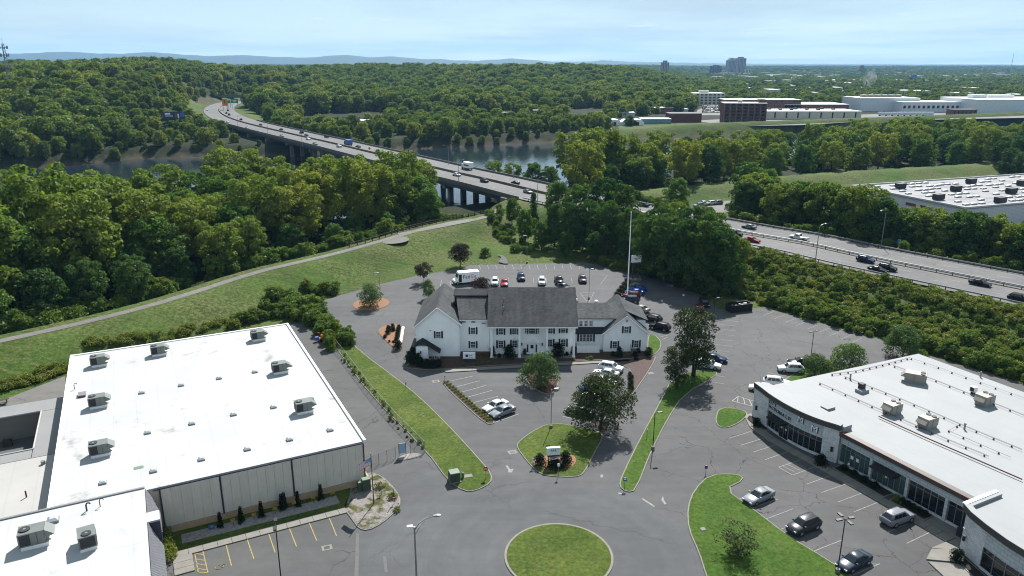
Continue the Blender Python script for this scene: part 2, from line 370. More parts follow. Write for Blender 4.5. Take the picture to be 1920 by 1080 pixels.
M['wh_base'] = plain('tan_block_base', (0.336, 0.24, 0.152), .9, .15, 2)
M['downspout'] = plain('dark_bronze_metal', (.035, .032, .04), .5, .15, 2)
M['navy_metal'] = plain('navy_metal', (.035, .035, .06), .45, .15, 2)
M['rib_light'] = plain('grey_rib_metal', (.30, .30, .32), .45, .1, 2)
M['hvac'] = plain('grey_green_unit_metal', (0.135, 0.15, 0.14), .45, .15, 1.2, .5, .2)
M['hvac_tan'] = plain('tan_unit_metal', (0.23, 0.21, 0.18), .5, .12, 1.2, .5, .1)
M['dark'] = plain('dark_grille', (.025, .026, .028), .6, .3, 6)
M['black'] = plain('black_metal', (.012, .012, .013), .45, .2, 3)
M['galv'] = plain('galvanised_metal', (0.216, 0.222, 0.228), .4, .12, 3, .5, .4)
M['skylight'] = plain('skylight_dome', (0.33, 0.348, 0.36), .15, .06, 1, .6)
M['white_siding'] = siding('white_clapboard', (.87, .875, .885), .13, False, .035, .35)
M['white_trim'] = plain('white_painted_wood', (.80, .81, .82), .5, .04, 2)
M['shingle'] = shingle('charcoal_shingles', (0.0585, 0.0607, 0.063))
M['shingle_d'] = shingle('dark_shingles', (.030, .031, .034))
M['shutter'] = plain('navy_shutter', (.012, .014, .028), .6, .1, 4)
M['brick'] = brickm('red_brick', (0.096, 0.039, 0.027), (0.126, 0.051, 0.036), (0.15, 0.132, 0.114))
M['glass'] = glassm('window_glass', (.03, .035, .045))
M['glass_d'] = glassm('dark_glass'); M['glass_g'] = glassm('green_tinted_glass', (.045, .075, .075))
M['blind'] = plain('window_blind', (.5, .52, .54), .7, .05, 2)
M['stone'] = brickm('grey_split_stone', (.50, .49, .50), (.64, .63, .64), (.34, .335, .335), .42, .17, .12)
M['panel'] = brickm('grey_fascia_panel', (.42, .44, .46), (.46, .48, .50), (.31, .32, .33), 1.0, .5, .06)
M['cornice'] = plain('bronze_cornice', (0.068, 0.0624, 0.06), .45, .12, 2, .4, .3)
M['rust'] = plain('rusty_gas_pipe', (0.121, 0.0468, 0.0303), .7, .2, 2)
M['letter_dark'] = plain('dark_letter', (.03, .032, .05), .5, .05, 2); M['letter_white'] = plain('white_letter', (.8, .8, .82), .5, .05, 2)
M['purple'] = plain('purple_print', (.07, .025, .17), .5, .05, 2); M['orange'] = plain('orange_print', (0.525, 0.084, 0.014), .5, .05, 2)
M['sign_red'] = plain('sign_red', (0.315, 0.015, 0.0263), .5, .08, 2); M['sign_white'] = plain('sign_white', (.62, .66, .62), .5, .06, 2)
M['sign_blue'] = plain('sign_blue', (.05, .12, .36), .5, .08, 2); M['sign_green'] = plain('sign_green', (.01, .18, .11), .5, .08, 2)
M['sign_yellow'] = plain('sign_yellow', (0.372, 0.252, 0.012), .5, .08, 2); M['sign_orange'] = plain('sign_orange', (0.525, 0.196, 0.007), .5, .05, 2)
M['sign_back'] = plain('sign_back', (0.18, 0.186, 0.186), .5, .1, 2, .5, .4)
M['banner'] = plain('pale_blue_board', (0.24, 0.336, 0.464), .6, .06, 1)
M['cabinet'] = plain('green_cabinet', (0.0413, 0.0633, 0.0413), .6, .15, 2); M['cabinet_l'] = plain('pale_green_lid', (0.11, 0.1485, 0.11), .6, .12, 2)
M['wood'] = plain('weathered_wood', (0.045, 0.0372, 0.0288), .9, .3, 3); M['bark'] = plain('bark', (0.0468, 0.0385, 0.0303), .95, .35, 3, bump=.6)
M['bark_pale'] = plain('pale_bark', (0.1485, 0.1375, 0.1155), .95, .3, 3, bump=.6)
M['tyre'] = plain('tyre_rubber', (.012, .012, .012), .85, .2, 6); M['rim'] = plain('wheel_alloy', (.40, .41, .42), .3, .05, 5, .5, .7)
M['head'] = plain('headlight_lens', (.65, .67, .70), .12, .05, 5, .6); M['tail'] = plain('taillight_lens', (.32, .012, .012), .2, .05, 5, .5)
M['trim'] = plain('black_plastic_trim', (.018, .018, .02), .6, .1, 6); M['plate'] = plain('number_plate', (.55, .55, .55), .5, .05, 5)
PAINT = {k: paint('car_paint_' + k, c, mt) for k, c, mt in (
    ('white', (.50, .51, .52), 0), ('silver', (.19, .205, .22), .55), ('grey', (.035, .037, .043), .5), ('black', (.010, .010, .012), .2), ('navy', (.013, .02, .055), .4),
    ('blue', (.008, .045, .19), .4), ('red', (.22, .010, .018), .2), ('maroon', (.08, .008, .014), .3), ('lightgrey', (.16, .17, .19), .5), ('beige', (.20, .185, .16), .4), ('slate', (.028, .038, .052), .5))}
M['leaf_cotton'] = leafmat('cottonwood_leaves', (0.0777, 0.1324, 0.0266), (0.1589, 0.1986, 0.0381), (0.2028, 0.216, 0.0381), .45)
M['leaf_maple'] = leafmat('maple_leaves', (0.0473, 0.1045, 0.0228), (0.098, 0.1637, 0.0343), (0.1487, 0.1812, 0.0349), .45)
M['leaf_oak'] = leafmat('oak_leaves', (0.0283, 0.0683, 0.0203), (0.0642, 0.115, 0.0292), None, .38)
M['leaf_plum'] = leafmat('plum_leaves', (0.0203, 0.0126, 0.0115), (0.0393, 0.0237, 0.019), None, .2)
M['leaf_locust'] = leafmat('park_tree_leaves', (0.023, 0.0362, 0.0127), (0.0473, 0.0641, 0.019), None, .25)
M['leaf_orn'] = leafmat('ornamental_tree_leaves', (0.052, 0.0969, 0.0323), (0.0987, 0.1512, 0.0476), None, .28)
M['leaf_bush'] = leafmat('bush_leaves', (0.0539, 0.1033, 0.0194), (0.1079, 0.1576, 0.0305), (0.1477, 0.163, 0.033), .42)
M['leaf_weed'] = leafmat('goldenrod_weeds', (0.0845, 0.1219, 0.0285), (0.1589, 0.1777, 0.0381), (0.1825, 0.1812, 0.0381), .4)
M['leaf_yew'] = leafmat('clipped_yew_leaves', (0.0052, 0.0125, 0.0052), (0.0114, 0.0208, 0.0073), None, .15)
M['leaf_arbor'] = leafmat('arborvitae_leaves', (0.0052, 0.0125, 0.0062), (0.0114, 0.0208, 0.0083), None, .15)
M['leaf_far'] = leafmat('distant_leaves', (0.0507, 0.0941, 0.0216), (0.1487, 0.1881, 0.0393), (0.196, 0.209, 0.0412), .48)
m = NT('weedy_gravel'); v = m.pos(); g_ = m.mix(m.rng(m.noise(v, 3.4, 4, .7), .3, .7), (.13, .12, .115), (.22, .20, .19)); w_ = m.mix(m.rng(m.noise(v, 1.4, 4), .35, .65), (.035, .045, .012), (.075, .07, .028))
m.bsdf(m.mix(m.rng(m.noise(v, .42, 5, .7), .46, .60), g_, w_), .95, .1, bump=m.noise(v, 4, 4, .8), bstr=.8, bdist=.1); M['gravel_weedy'] = m.mat
# ------------------------------------------------------------------ lie of the land
def np_near(X, Y, pl):
    X = np.asarray(X, float); Y = np.asarray(Y, float)
    D = np.full(X.shape, 1e9); S = np.zeros(X.shape); ST = np.zeros(X.shape); Z = np.zeros(X.shape); s0 = 0
    for i in range(len(pl) - 1):
        ax, ay = pl[i][:2]; dx, dy = pl[i + 1][0] - ax, pl[i + 1][1] - ay; ll = math.hypot(dx, dy)
        t = np.clip(((X - ax) * dx + (Y - ay) * dy) / (ll * ll), 0, 1); ex, ey = X - ax - t * dx, Y - ay - t * dy; d = np.hypot(ex, ey)
        b = d < D; D = np.where(b, d, D); S = np.where(b, np.sign(dx * ey - dy * ex), S); ST = np.where(b, s0 + t * ll, ST)
        if len(pl[i]) > 2: Z = np.where(b, pl[i][2] * (1 - t) + pl[i + 1][2] * t, Z)
        s0 += ll
    return D, S, ST, Z
def nss(a, b, x): t = np.clip((x - a) / (b - a), 0, 1); return t * t * (3 - 2 * t)
HW = []
for px, py, z in ((2200, 598, 4), (1920, 543, 4.2), (1780, 515, 4.3), (1613, 482, 4.5), (1513, 458, 4.6), (1390, 438, 5.0), (1033, 367, 6.3), (987, 355, 6.5), (903, 335, 6.8), (842, 322, 7.0), (637, 272, 8.0), (570, 257, 8.3), (487, 238, 9.0), (445, 227, 9.5), (420, 217, 10), (409, 207, 10.3), (415, 198, 10.6), (440, 190, 11), (520, 184, 11.5)):
    HW.append((*G(px, py, z), z))
def smooth3(pl, n=2):
    for _ in range(n):
        q = [pl[0]]
        for i in range(len(pl) - 1):
            a, b = pl[i], pl[i + 1]; q.append(tuple(u * .75 + v * .25 for u, v in zip(a, b))); q.append(tuple(u * .25 + v * .75 for u, v in zip(a, b)))
        q.append(pl[-1]); pl = q
    return pl
HW = smooth3(HW, 2); HWW = 14.6
LEV = [(-190, 45), (-130, 102)] + [G(x, y, 4) for x, y in ((0, 640), (180, 600), (320, 563), (480, 510), (560, 492), (620, 478), (680, 462), (745, 443), (830, 420), (905, 408))] + [(6, 276), (40, 303)] + [G(x, y, 5) for x, y in ((1290, 347), (1450, 330), (1600, 318), (1860, 304))] + [(420, 470), (700, 600)]
LEV = [(x, y, 4.0) for x, y in LEV]; LEV = smooth3(LEV, 1)
NB = np.array([(-2000, -200), (-420, 130), (-220, 236), (-120, 268), (-60, 296), (0, 335), (60, 392), (150, 470), (350, 565), (700, 700), (2500, 1500)], float)
FB = np.array([(-2000, 60), (-420, 375), (-288, 425), (-243, 482), (-165, 497), (-47, 552), (16, 582), (104, 616), (192, 649), (400, 735), (800, 900), (2500, 1900)], float)
def vnoise(X, Y, sc, seed=0):
    r = np.zeros(np.shape(X))
    rs = np.random.default_rng(seed)
    for k in range(7):
        a = rs.uniform(0, 6.28); f = sc * rs.uniform(.6, 1.9); ph = rs.uniform(0, 6.28)
        r += np.sin((X * math.cos(a) + Y * math.sin(a)) * f + ph)
    return r / 3.0
BR0, BR1 = None, None
def height(X, Y, want=False):
    X = np.asarray(X, float); Y = np.asarray(Y, float)
    yn = np.interp(X, NB[:, 0], NB[:, 1]); yf = np.interp(X, FB[:, 0], FB[:, 1])
    Z = np.zeros(X.shape)
    # land by the river on this side: levee with a mown near slope
    D, S, ST, _ = np_near(X, Y, LEV); lev_end = nss(0, 1, ST)
    river_side = S > 0
    prof = np.clip(1 - (D - 3.2) / 13.0, 0, 1); lz = 4.0 * (prof * .5 + .5 * prof * prof * (3 - 2 * prof))
    zr = np.maximum(-1.2, 4.0 - np.clip(D - 4.2, 0, 99) * .42)
    Z = np.where(river_side, zr, lz)
    # river
    dn, df = Y - yn, yf - Y
    inr = np.minimum(dn, df)
    bank = np.clip(-dn / 14.0, 0, 1)
    Zn = np.where(dn > -14, -4.6 + (Z + 4.6) * bank, Z); Z = np.where(dn < 0, Zn, Z)
    bed = -4.6 - np.clip(inr / 10, 0, 1) * 2; Z = np.where((dn >= 0) & (df >= 0), bed, Z)
    # the other side
    d = -df; u = X / np.maximum(Y, 50)
    wl = 1 - nss(-.46, -.34, u); wm = nss(-.46, -.34, u) * (1 - nss(.13, .26, u)); wr = nss(.13, .26, u)
    hl = 3 + 36 * nss(0, 420, d) ; hm = 3 + 5 * nss(180, 420, d) + 26 * nss(420, 1050, d); hr = 3 + 22 * nss(3500, 6200, Y)
    far = wl * hl + wm * hm + wr * hr
    far = far + nss(120, 500, d) * (vnoise(X, Y, .012, 3) * 4.5) * (wl + wm) + nss(900, 2500, Y) * vnoise(X, Y, .006, 5) * 2 * wr
    dk = wr * 3.2 * (nss(2, 14, d) - nss(20, 34, d))
    shore = np.clip(d / 16.0, 0, 1); far = -4.6 + (far + dk + 4.6) * shore
    Z = np.where(df < 0, far, Z)
    # highway: embankment, left open where the bridge crosses the river and the levee path
    D2, S2, ST2, ZH = np_near(X, Y, HW)
    onbr = nss(BR0 - 8, BR0, ST2) * (1 - nss(BR1, BR1 + 10, ST2)) if BR0 is not None else np.zeros(X.shape)
    fill = np.clip(1 - (D2 - 17.0) / 13.0, 0, 1)
    fill = np.where(df < 0, np.clip(1 - (D2 - 18.0) / 40.0, 0, 1), fill); fill = fill * fill * (3 - 2 * fill)
    fill = fill * (1 - onbr)
    Z = Z * (1 - fill) + (ZH - .35) * fill
    if want: return Z, dict(lev=D, levs=S, dn=dn, df=df, hw=D2, st=ST2, u=u, d=d, onbr=onbr, hs=S2)
    return Z
# where the bridge starts and ends along the highway
_p = G(1000, 358, 6.4); BR0 = float(np_near(np.array([_p[0]]), np.array([_p[1]]), HW)[2][0])
_p = G(455, 229, 9.3); BR1 = float(np_near(np.array([_p[0]]), np.array([_p[1]]), HW)[2][0])
def gz(x, y): return float(height(np.array([x]), np.array([y]))[0])
# ground sheet
ys = [-40.0]
while ys[-1] < 9200: ys.append(ys[-1] + max(1.3, abs(ys[-1]) * .0105))
NX = 380; cs = np.linspace(-1, 1, NX); YY = np.array(ys)
GX = cs[None, :] * (80 + 0.86 * np.maximum(YY, 0))[:, None]; GY = np.repeat(YY[:, None], NX, 1)
HZ, INF = height(GX, GY, True)
DEV = GP([(-200, 1400), (-200, 780), (0, 735), (122, 690), (300, 640), (520, 600), (610, 560), (690, 535), (783, 517), (880, 497), (1097, 492), (1170, 507), (1280, 537), (1330, 565), (1400, 568), (1440, 572), (1660, 632), (1760, 664), (1930, 714), (2500, 860), (2600, 1400)])
DEVs = DEV
mask = np.array([[inpoly(GX[j, i], GY[j, i], DEV) if GY[j, i] < 260 else False for i in range(NX)] for j in range(len(ys))])
HZ = np.where(mask, np.minimum(HZ, 0) * 0 - .08, HZ)
# soft join: never above the pavements beside them
verts = np.stack([GX, GY, HZ], -1).reshape(-1, 3)
nr = len(ys); idx = np.arange(nr * NX).reshape(nr, NX)
faces = np.stack([idx[:-1, :-1], idx[:-1, 1:], idx[1:, 1:], idx[1:, :-1]], -1).reshape(-1, 4)
me = bpy.data.meshes.new('ground'); me.vertices.add(len(verts)); me.vertices.foreach_set('co', verts.ravel())
me.loops.add(faces.size); me.loops.foreach_set('vertex_index', faces.ravel().astype(np.int32)); me.polygons.add(len(faces))
me.polygons.foreach_set('loop_start', np.arange(0, faces.size, 4, dtype=np.int32)); me.polygons.foreach_set('use_smooth', np.ones(len(faces), bool)); me.update(calc_edges=True)
# what covers it: 0 wild floor, 1 mown grass, 2 bare earth or shore
I = INF; grassy = np.zeros(HZ.shape)
grassy = np.where((I['levs'] < 0) & (I['dn'] < 0), 1, grassy); grassy = np.where((I['levs'] > 0) & (I['lev'] < 12) & (I['dn'] < 0), 1, grassy)
grassy = np.where((I['df'] < 0) & (I['u'] > .14) & (I['d'] < 60), 1, grassy)
grassy = np.where((I['df'] < 0) & (I['hw'] < 36) & (I['st'] > BR1 - 30), 1, grassy)
earth = np.where((np.abs(I['dn']) < 5) | (np.abs(I['df']) < 5), 1.0, 0.0)
bs = (GX + 0.0, GY + 0.0); bp = G(372, 192, 12); earth = np.where(np.hypot(GX - bp[0], (GY - bp[1]) * .6) < 26, 1.0, earth)
for nm, arr in (('grassy', grassy), ('earth', earth)):
    a = me.attributes.new(nm, 'FLOAT', 'POINT'); a.data.foreach_set('value', arr.ravel().astype(np.float32))
m = NT('ground_cover'); v = m.pos()
ga = m.n('Attribute'); ga.attribute_name = 'grassy'; ea = m.n('Attribute'); ea.attribute_name = 'earth'
fine = m.math('MULTIPLY', m.rng(m.noise(v, 1.3, 6, .8), .25, .75, .55, 1.45), m.rng(m.noise(v, 11, 2, .8), .2, .8, .8, 1.2))
mp = m.n('Mapping'); mp.inputs['Rotation'].default_value = (0, 0, -R(50)); mp.inputs['Scale'].default_value = (.05, .75, .3); m.l(v, mp.inputs[0])
s1 = m.noise(mp.outputs[0], 1, 4, .65)
dry = m.math('MULTIPLY', m.rng(m.noise(v, .045, 4, .6), .36, .62), m.rng(m.noise(v, 1.3, 5, .8), .40, .62)); dry = m.math('MAXIMUM', dry, m.math('MULTIPLY', m.rng(s1, .5, .66), m.rng(m.noise(v, .9, 5, .8), .38, .6)))
gc = m.mix(m.rng(m.noise(v, .07, 5, .6), .34, .66), (0.0333, 0.053, 0.0107), (0.0365, 0.076, 0.0101)); gc = m.mix(m.rng(s1, .34, .46, .4, 0), gc, (0.0177, 0.031, 0.0058)); gc = m.mix(m.math('MULTIPLY', dry, .75), gc, (0.1012, 0.0957, 0.0387))
wild = m.mix(m.rng(m.noise(v, .2, 4), .35, .65), (0.0088, 0.0123, 0.0044), (0.0185, 0.0242, 0.0079))
er = m.mix(m.rng(m.noise(v, .12, 5, .7), .3, .7), (0.0374, 0.0308, 0.0202), (0.066, 0.0528, 0.0352))
ef = m.math('MULTIPLY', ea.outputs['Fac'], m.rng(m.noise(v, .09, 4), .30, .5))
c = m.mix(m.rng(ga.outputs['Fac'], .3, .7), wild, gc); c = m.mix(ef, c, er)
m.bsdf(m.scale(c, fine), .95, .1, bump=m.noise(v, 4, 4, .8), bstr=.7, bdist=.14); M['ground'] = m.mat
me.materials.append(m.mat); ground = bpy.data.objects.new('ground', me); link(ground); tag(ground, 'grassy ground rolling from the levee to the wooded hills', kind='structure')
# river
m = NT('river_water'); v = m.pos((1, .35, 1)); b = m.math('ADD', m.noise(v, .5, 3), m.math('MULTIPLY', m.noise(v, 2.2, 3), .4))
m.bsdf((.012, .020, .026), .07, .5, bump=b, bstr=.22, bdist=.3); M['water'] = m.mat
wm = MB(); wm.sheet([(-1600, -250), (-420, 90), (-120, 240), (0, 310), (200, 440), (800, 650), (1800, 1100), (1800, 1500), (800, 960), (200, 690), (0, 610), (-300, 500), (-420, 440), (-1600, 220)], -3.7)
tag(wm.build('river', M['water']), 'dark rippled river passing under the highway bridge', kind='structure')
# far hills as real ridges, standing behind the plain
def ridge(name, Y0, prof, depth, mat, label):
    xs = np.linspace(-.80, .80, 420); V = []; F = []
    pu = np.array([((p[0] - 960) / 1465) for p in prof]); pz = np.array([p[1] for p in prof])
    for j, t in enumerate((0, .3, .6, .85, 1.0, 1.25, 1.6)):
        for u in xs:
            z = CAM_H + (HOR - np.interp(u, pu, pz)) / 1529 * Y0 + float(vnoise(np.array([u * 100]), np.array([0.]), 2.2, 8)[0]) * Y0 * .0003
            k = math.sin(min(t, 1) * math.pi / 2) if t <= 1 else 1 - (t - 1) * 1.2
            zz = -20 + (z + 20) * k + float(vnoise(np.array([u * 900]), np.array([t * 60.]), .6, 9)[0]) * 6 * (1 - abs(t - .5)) * (t < .95)
            V.append((u * Y0, Y0 + (t - 1) * depth + 0.0, zz))
    n = len(xs)
    for j in range(6):
        for i in range(n - 1): F.append((j * n + i, j * n + i + 1, (j + 1) * n + i + 1, (j + 1) * n + i))
    o = MB().add(V, F).build(name, mat, smooth=True); tag(o, label, kind='structure')
M['hill'] = plain('wooded_hill', (.020, .036, .016), .95, .35, .01, world=True)
ridge('hills', 11500, [(-200, 104), (0, 103), (60, 100), (130, 97), (180, 100), (240, 101), (290, 98), (340, 102), (400, 105.5), (460, 103), (520, 107), (580, 108), (620, 105), (650, 103), (690, 107), (740, 106), (780, 110), (830, 111), (870, 114), (910, 113), (960, 109.5), (1000, 112.5), (1040, 116), (1090, 117), (1130, 113), (1180, 117), (1240, 118), (1350, 120), (1500, 121.5), (1700, 122.5), (2100, 122)], 1800, M['hill'], 'long blue wooded ridge on the horizon')
ridge('hills', 15500, [(-200, 110), (300, 110), (700, 112), (1000, 116), (1150, 114.5), (1300, 118), (1420, 119.5), (1600, 120), (1800, 121), (2100, 121)], 2500, M['hill'], 'faint farther blue ridge behind the first')
# ------------------------------------------------------------------ trees and shrubs
def leaf_mesh(name, mat, lobes, n, size, rg, flat=.0, out=.75):
    """a crown of n small leaf sprays spread over and through the lobes"""
    lob = np.array(lobes, float); w = (lob[:, 3] * lob[:, 4]) ** 1.0; w /= w.sum()
    li = rg.choice(len(lob), n, p=w); d = rg.normal(size=(n, 3)); d /= np.linalg.norm(d, axis=1)[:, None]
    d[:, 2] = np.where((d[:, 2] < -.1) & (rg.random(n) < .72), -d[:, 2], d[:, 2])
    rr = np.where(rg.random(n) < .8, rg.uniform(.78, 1.08, n), rg.uniform(.3, .8, n))
    P = lob[li, :3] + d * np.stack([lob[li, 3], lob[li, 3], lob[li, 4]], 1) * rr[:, None]
    nrm = d * out + rg.normal(size=(n, 3)) * .55 + np.array([0, 0, .35]); nrm /= np.linalg.norm(nrm, axis=1)[:, None]
    a = np.cross(nrm, rg.normal(size=(n, 3))); a /= np.linalg.norm(a, axis=1)[:, None]; b = np.cross(nrm, a)
    s = size * rg.uniform(.55, 1.35, n)[:, None] * .5
    el = rg.uniform(.55, 1.0, n)[:, None]
    V = np.stack([P - a * s, P - b * s * el * .9 + nrm * s * .25, P + a * s, P + b * s * el - nrm * s * .15], 1).reshape(-1, 3)
    me = bpy.data.meshes.new(name); me.vertices.add(4 * n); me.vertices.foreach_set('co', V.ravel())
    me.loops.add(4 * n); me.loops.foreach_set('vertex_index', np.arange(4 * n, dtype=np.int32)); me.polygons.add(n)
    me.polygons.foreach_set('loop_start', np.arange(0, 4 * n, 4, dtype=np.int32)); me.update(calc_edges=True)
    t = np.clip(rg.uniform(0, 1, len(lob))[li] * .7 + rg.uniform(0, .4, n) , 0, 1)
    at = me.attributes.new('tint', 'FLOAT', 'FACE'); at.data.foreach_set('value', t.astype(np.float32)); me.materials.append(mat); return me
def make_lobes(h, w, cb, shape, nl, rg, lr=(.22, .36)):
    """lobes (x, y, z, rxy, rz) filling a crown from cb*h to h"""
    L_ = []
    for k in range(nl):
        t = (k + rg.random()) / nl; z = h * (cb + (1 - cb) * (t * .92 + .02))
        q = (z - cb * h) / (h * (1 - cb))
        env = {'round': math.sqrt(max(.05, 1 - (2 * q - .85) ** 2 * .8)), 'column': .75 + .3 * math.sin(q * 3.0), 'vase': .42 + .68 * math.sin(min(1, q * 1.15 + .1) * 2.2), 'umbrella': (.5 + .6 * q) if q < .75 else 1.1 - (q - .75) * 1.6, 'cone': 1.02 - q * .9, 'dome': math.sqrt(max(.03, 1 - q * q * .92))}[shape]
        r = w * rg.uniform(*lr) * (.65 + .35 * env); R_ = max(0, w * .5 * env - r * .55) * math.sqrt(rg.uniform(.12, 1)); a = k * 2.39996 + rg.uniform(-.5, .5)
        L_.append((R_ * math.cos(a), R_ * math.sin(a), min(z, h - r * .6), r, r * rg.uniform(.62, .9)))
    return L_
def trunk_mesh(name, mat, h, cb, lobes, r, rg, lean=0.0, nb=6, multi=1):
    m = MB()
    for s in range(multi):
        a0 = rg.uniform(0, 6.28); off = 0 if multi == 1 else r * 1.4; top = h * (cb + (1 - cb) * .55)
        bx, by = off * math.cos(a0), off * math.sin(a0); tx, ty = (lean + (0 if multi == 1 else h * .1)) * math.cos(a0), (lean + (0 if multi == 1 else h * .1)) * math.sin(a0)
        pts = [(bx + tx * t * t + rg.uniform(-.1, .1) * r * 4 * t, by + ty * t * t + rg.uniform(-.1, .1) * r * 4 * t, top * t - .15) for t in (0, .1, .3, .55, .8, 1)]
        m.tube(pts, [r * 1.35, r, r * .82, r * .62, r * .42, r * .2], 7)
        order = sorted(range(len(lobes)), key=lambda i: -lobes[i][3])[:nb]
        for i in order:
            x, y, z, lr, lz = lobes[i]; t = min(.95, max(.25, (z - lr * .9) / top * .8)); p0 = Vector((bx + tx * t * t, by + ty * t * t, top * t - .1)); p1 = Vector((x, y, z))
            mid = p0.lerp(p1, .5) + Vector((0, 0, lr * .15)); rb = r * .42 * (1 - t * .5)
            m.tube([p0, mid, p1], [rb, rb * .65, rb * .25], 5)
    return m.mesh(name, mat, True)
PROTO = {}
def proto(kind, var, mat, bark, h, w, cb, shape, nl, n, size, r, lr=(.22, .36), nb=6, multi=1, lean=0.0, out=.75):
    rg = np.random.default_rng(sum(map(ord, kind)) * 7 + var * 131)
    lob = make_lobes(h, w, cb, shape, nl, rg, lr)
    PROTO.setdefault(kind, []).append((leaf_mesh('crown', mat, lob, n, size, rg, out=out), trunk_mesh('trunk', bark, h, cb, lob, r, rg, lean, nb, multi) if r else None, h, w))
for k in range(3):
    proto('cottonwood_tree', k, M['leaf_cotton'], M['bark'], 23, 16, .20, 'vase', 62, 8200, .74, .42, (.085, .15), 12)
    proto('maple_tree', k, M['leaf_maple'], M['bark'], 18, 15, .14, 'round', 58, 7800, .70, .36, (.09, .16))
    proto('oak_tree', k, M['leaf_oak'], M['bark'], 18, 15, .10, 'round', 60, 8200, .66, .38, (.09, .155))
    proto('forest_tree', k, M['leaf_far'], M['bark'], 15.5, 17, .0, 'round', 36, 2700, 1.25, .3, (.12, .19))
    proto('grove', k, M['leaf_far'], None, 15, 40, .05, 'dome', 60, 3200, 2.4, 0, (.06, .11))
    proto('bush', k, M['leaf_bush'], M['bark'], (3.0, 2.6, 3.8)[k], (4.2, 4.6, 3.2)[k], .02, ('dome', 'dome', 'vase')[k], 22, 1500, .34, .07, (.14, .24), 4)
    proto('weed', k, M['leaf_weed'], None, 1.0, 2.2, .0, 'dome', 9, 420, .22, 0, (.16, .3))
proto('locust_tree', 0, M['leaf_locust'], M['bark'], 13.5, 9.0, .16, 'column', 46, 9000, .34, .24, (.12, .2), 12, 2, .4)
proto('locust_tree', 1, M['leaf_locust'], M['bark'], 8.6, 10.6, .2, 'dome', 34, 10500, .30, .24, (.13, .2), 12)
proto('ornamental_tree', 0, M['leaf_orn'], M['bark'], 5.6, 7.4, .12, 'dome', 30, 7500, .24, .13, (.12, .2), 12, 2, .3)
proto('ornamental_tree', 1, M['leaf_orn'], M['bark'], 6.0, 6.6, .10, 'round', 28, 6800, .24, .13, (.13, .22), 10)
proto('plum_tree', 0, M['leaf_plum'], M['bark'], 6.6, 7.6, .26, 'round', 30, 6800, .25, .14, (.12, .2), 12)
proto('plum_tree', 1, M['leaf_plum'], M['bark'], 5.4, 5.8, .34, 'vase', 24, 3800, .24, .11, (.12, .19), 12)
proto('sapling', 0, M['leaf_locust'], M['bark'], 4.6, 5.0, .08, 'vase', 26, 2300, .20, .06, (.12, .2), 14, 3)
proto('yew', 0, M['leaf_yew'], None, 1.5, 1.6, .0, 'dome', 14, 1900, .13, 0, (.26, .38), out=1.3)
proto('arborvitae', 0, M['leaf_arbor'], None, 2.3, .95, .0, 'cone', 22, 1500, .13, 0, (.26, .36), out=1.2)
proto('conifer_tree', 0, M['leaf_oak'], M['bark'], 15, 7.5, .06, 'cone', 34, 4600, .5, .25, (.14, .24), 6)
TREES = []
def tree(kind, x, y, label, cat='tree', group=None, s=1.0, var=None, z=None, sz=None, rz=None, keep=True, name=None):
    P = PROTO[kind]; var = rng.randrange(len(P)) if var is None else var; crown, trunk, h, w = P[var]
    z = gz(x, y) if z is None else z
    o = thing(name or kind, label, cat, (x, y, z), rng.uniform(0, 6.28) if rz is None else rz, group); o.scale = (s, s, sz or s)
    if trunk: link(bpy.data.objects.new('trunk', trunk), o)
    c = link(bpy.data.objects.new('crown', crown), o); TREES.append((kind, var, c)); return o
def poisson(n, gen, dist, tries=30):
    """random points kept apart by dist(x, y)"""
    cell = {}; out = []; cs_ = 4.0
    for _ in range(n * tries):
        if len(out) >= n: break
        p = gen()
        if p is None: continue
        d = dist(*p); k = int(d // cs_) + 1; cx, cy_ = int(p[0] // cs_), int(p[1] // cs_); ok = True
        for i in range(cx - k, cx + k + 1):
            for j in range(cy_ - k, cy_ + k + 1):
                for q in cell.get((i, j), ()):
                    if (q[0] - p[0]) ** 2 + (q[1] - p[1]) ** 2 < d * d: ok = False; break
                if not ok: break
            if not ok: break
        if ok: cell.setdefault((cx, cy_), []).append(p); out.append(p)
    return out
def crown_of(kind, var):
    for k, v, c in TREES:
        if k == kind and v == var: return c
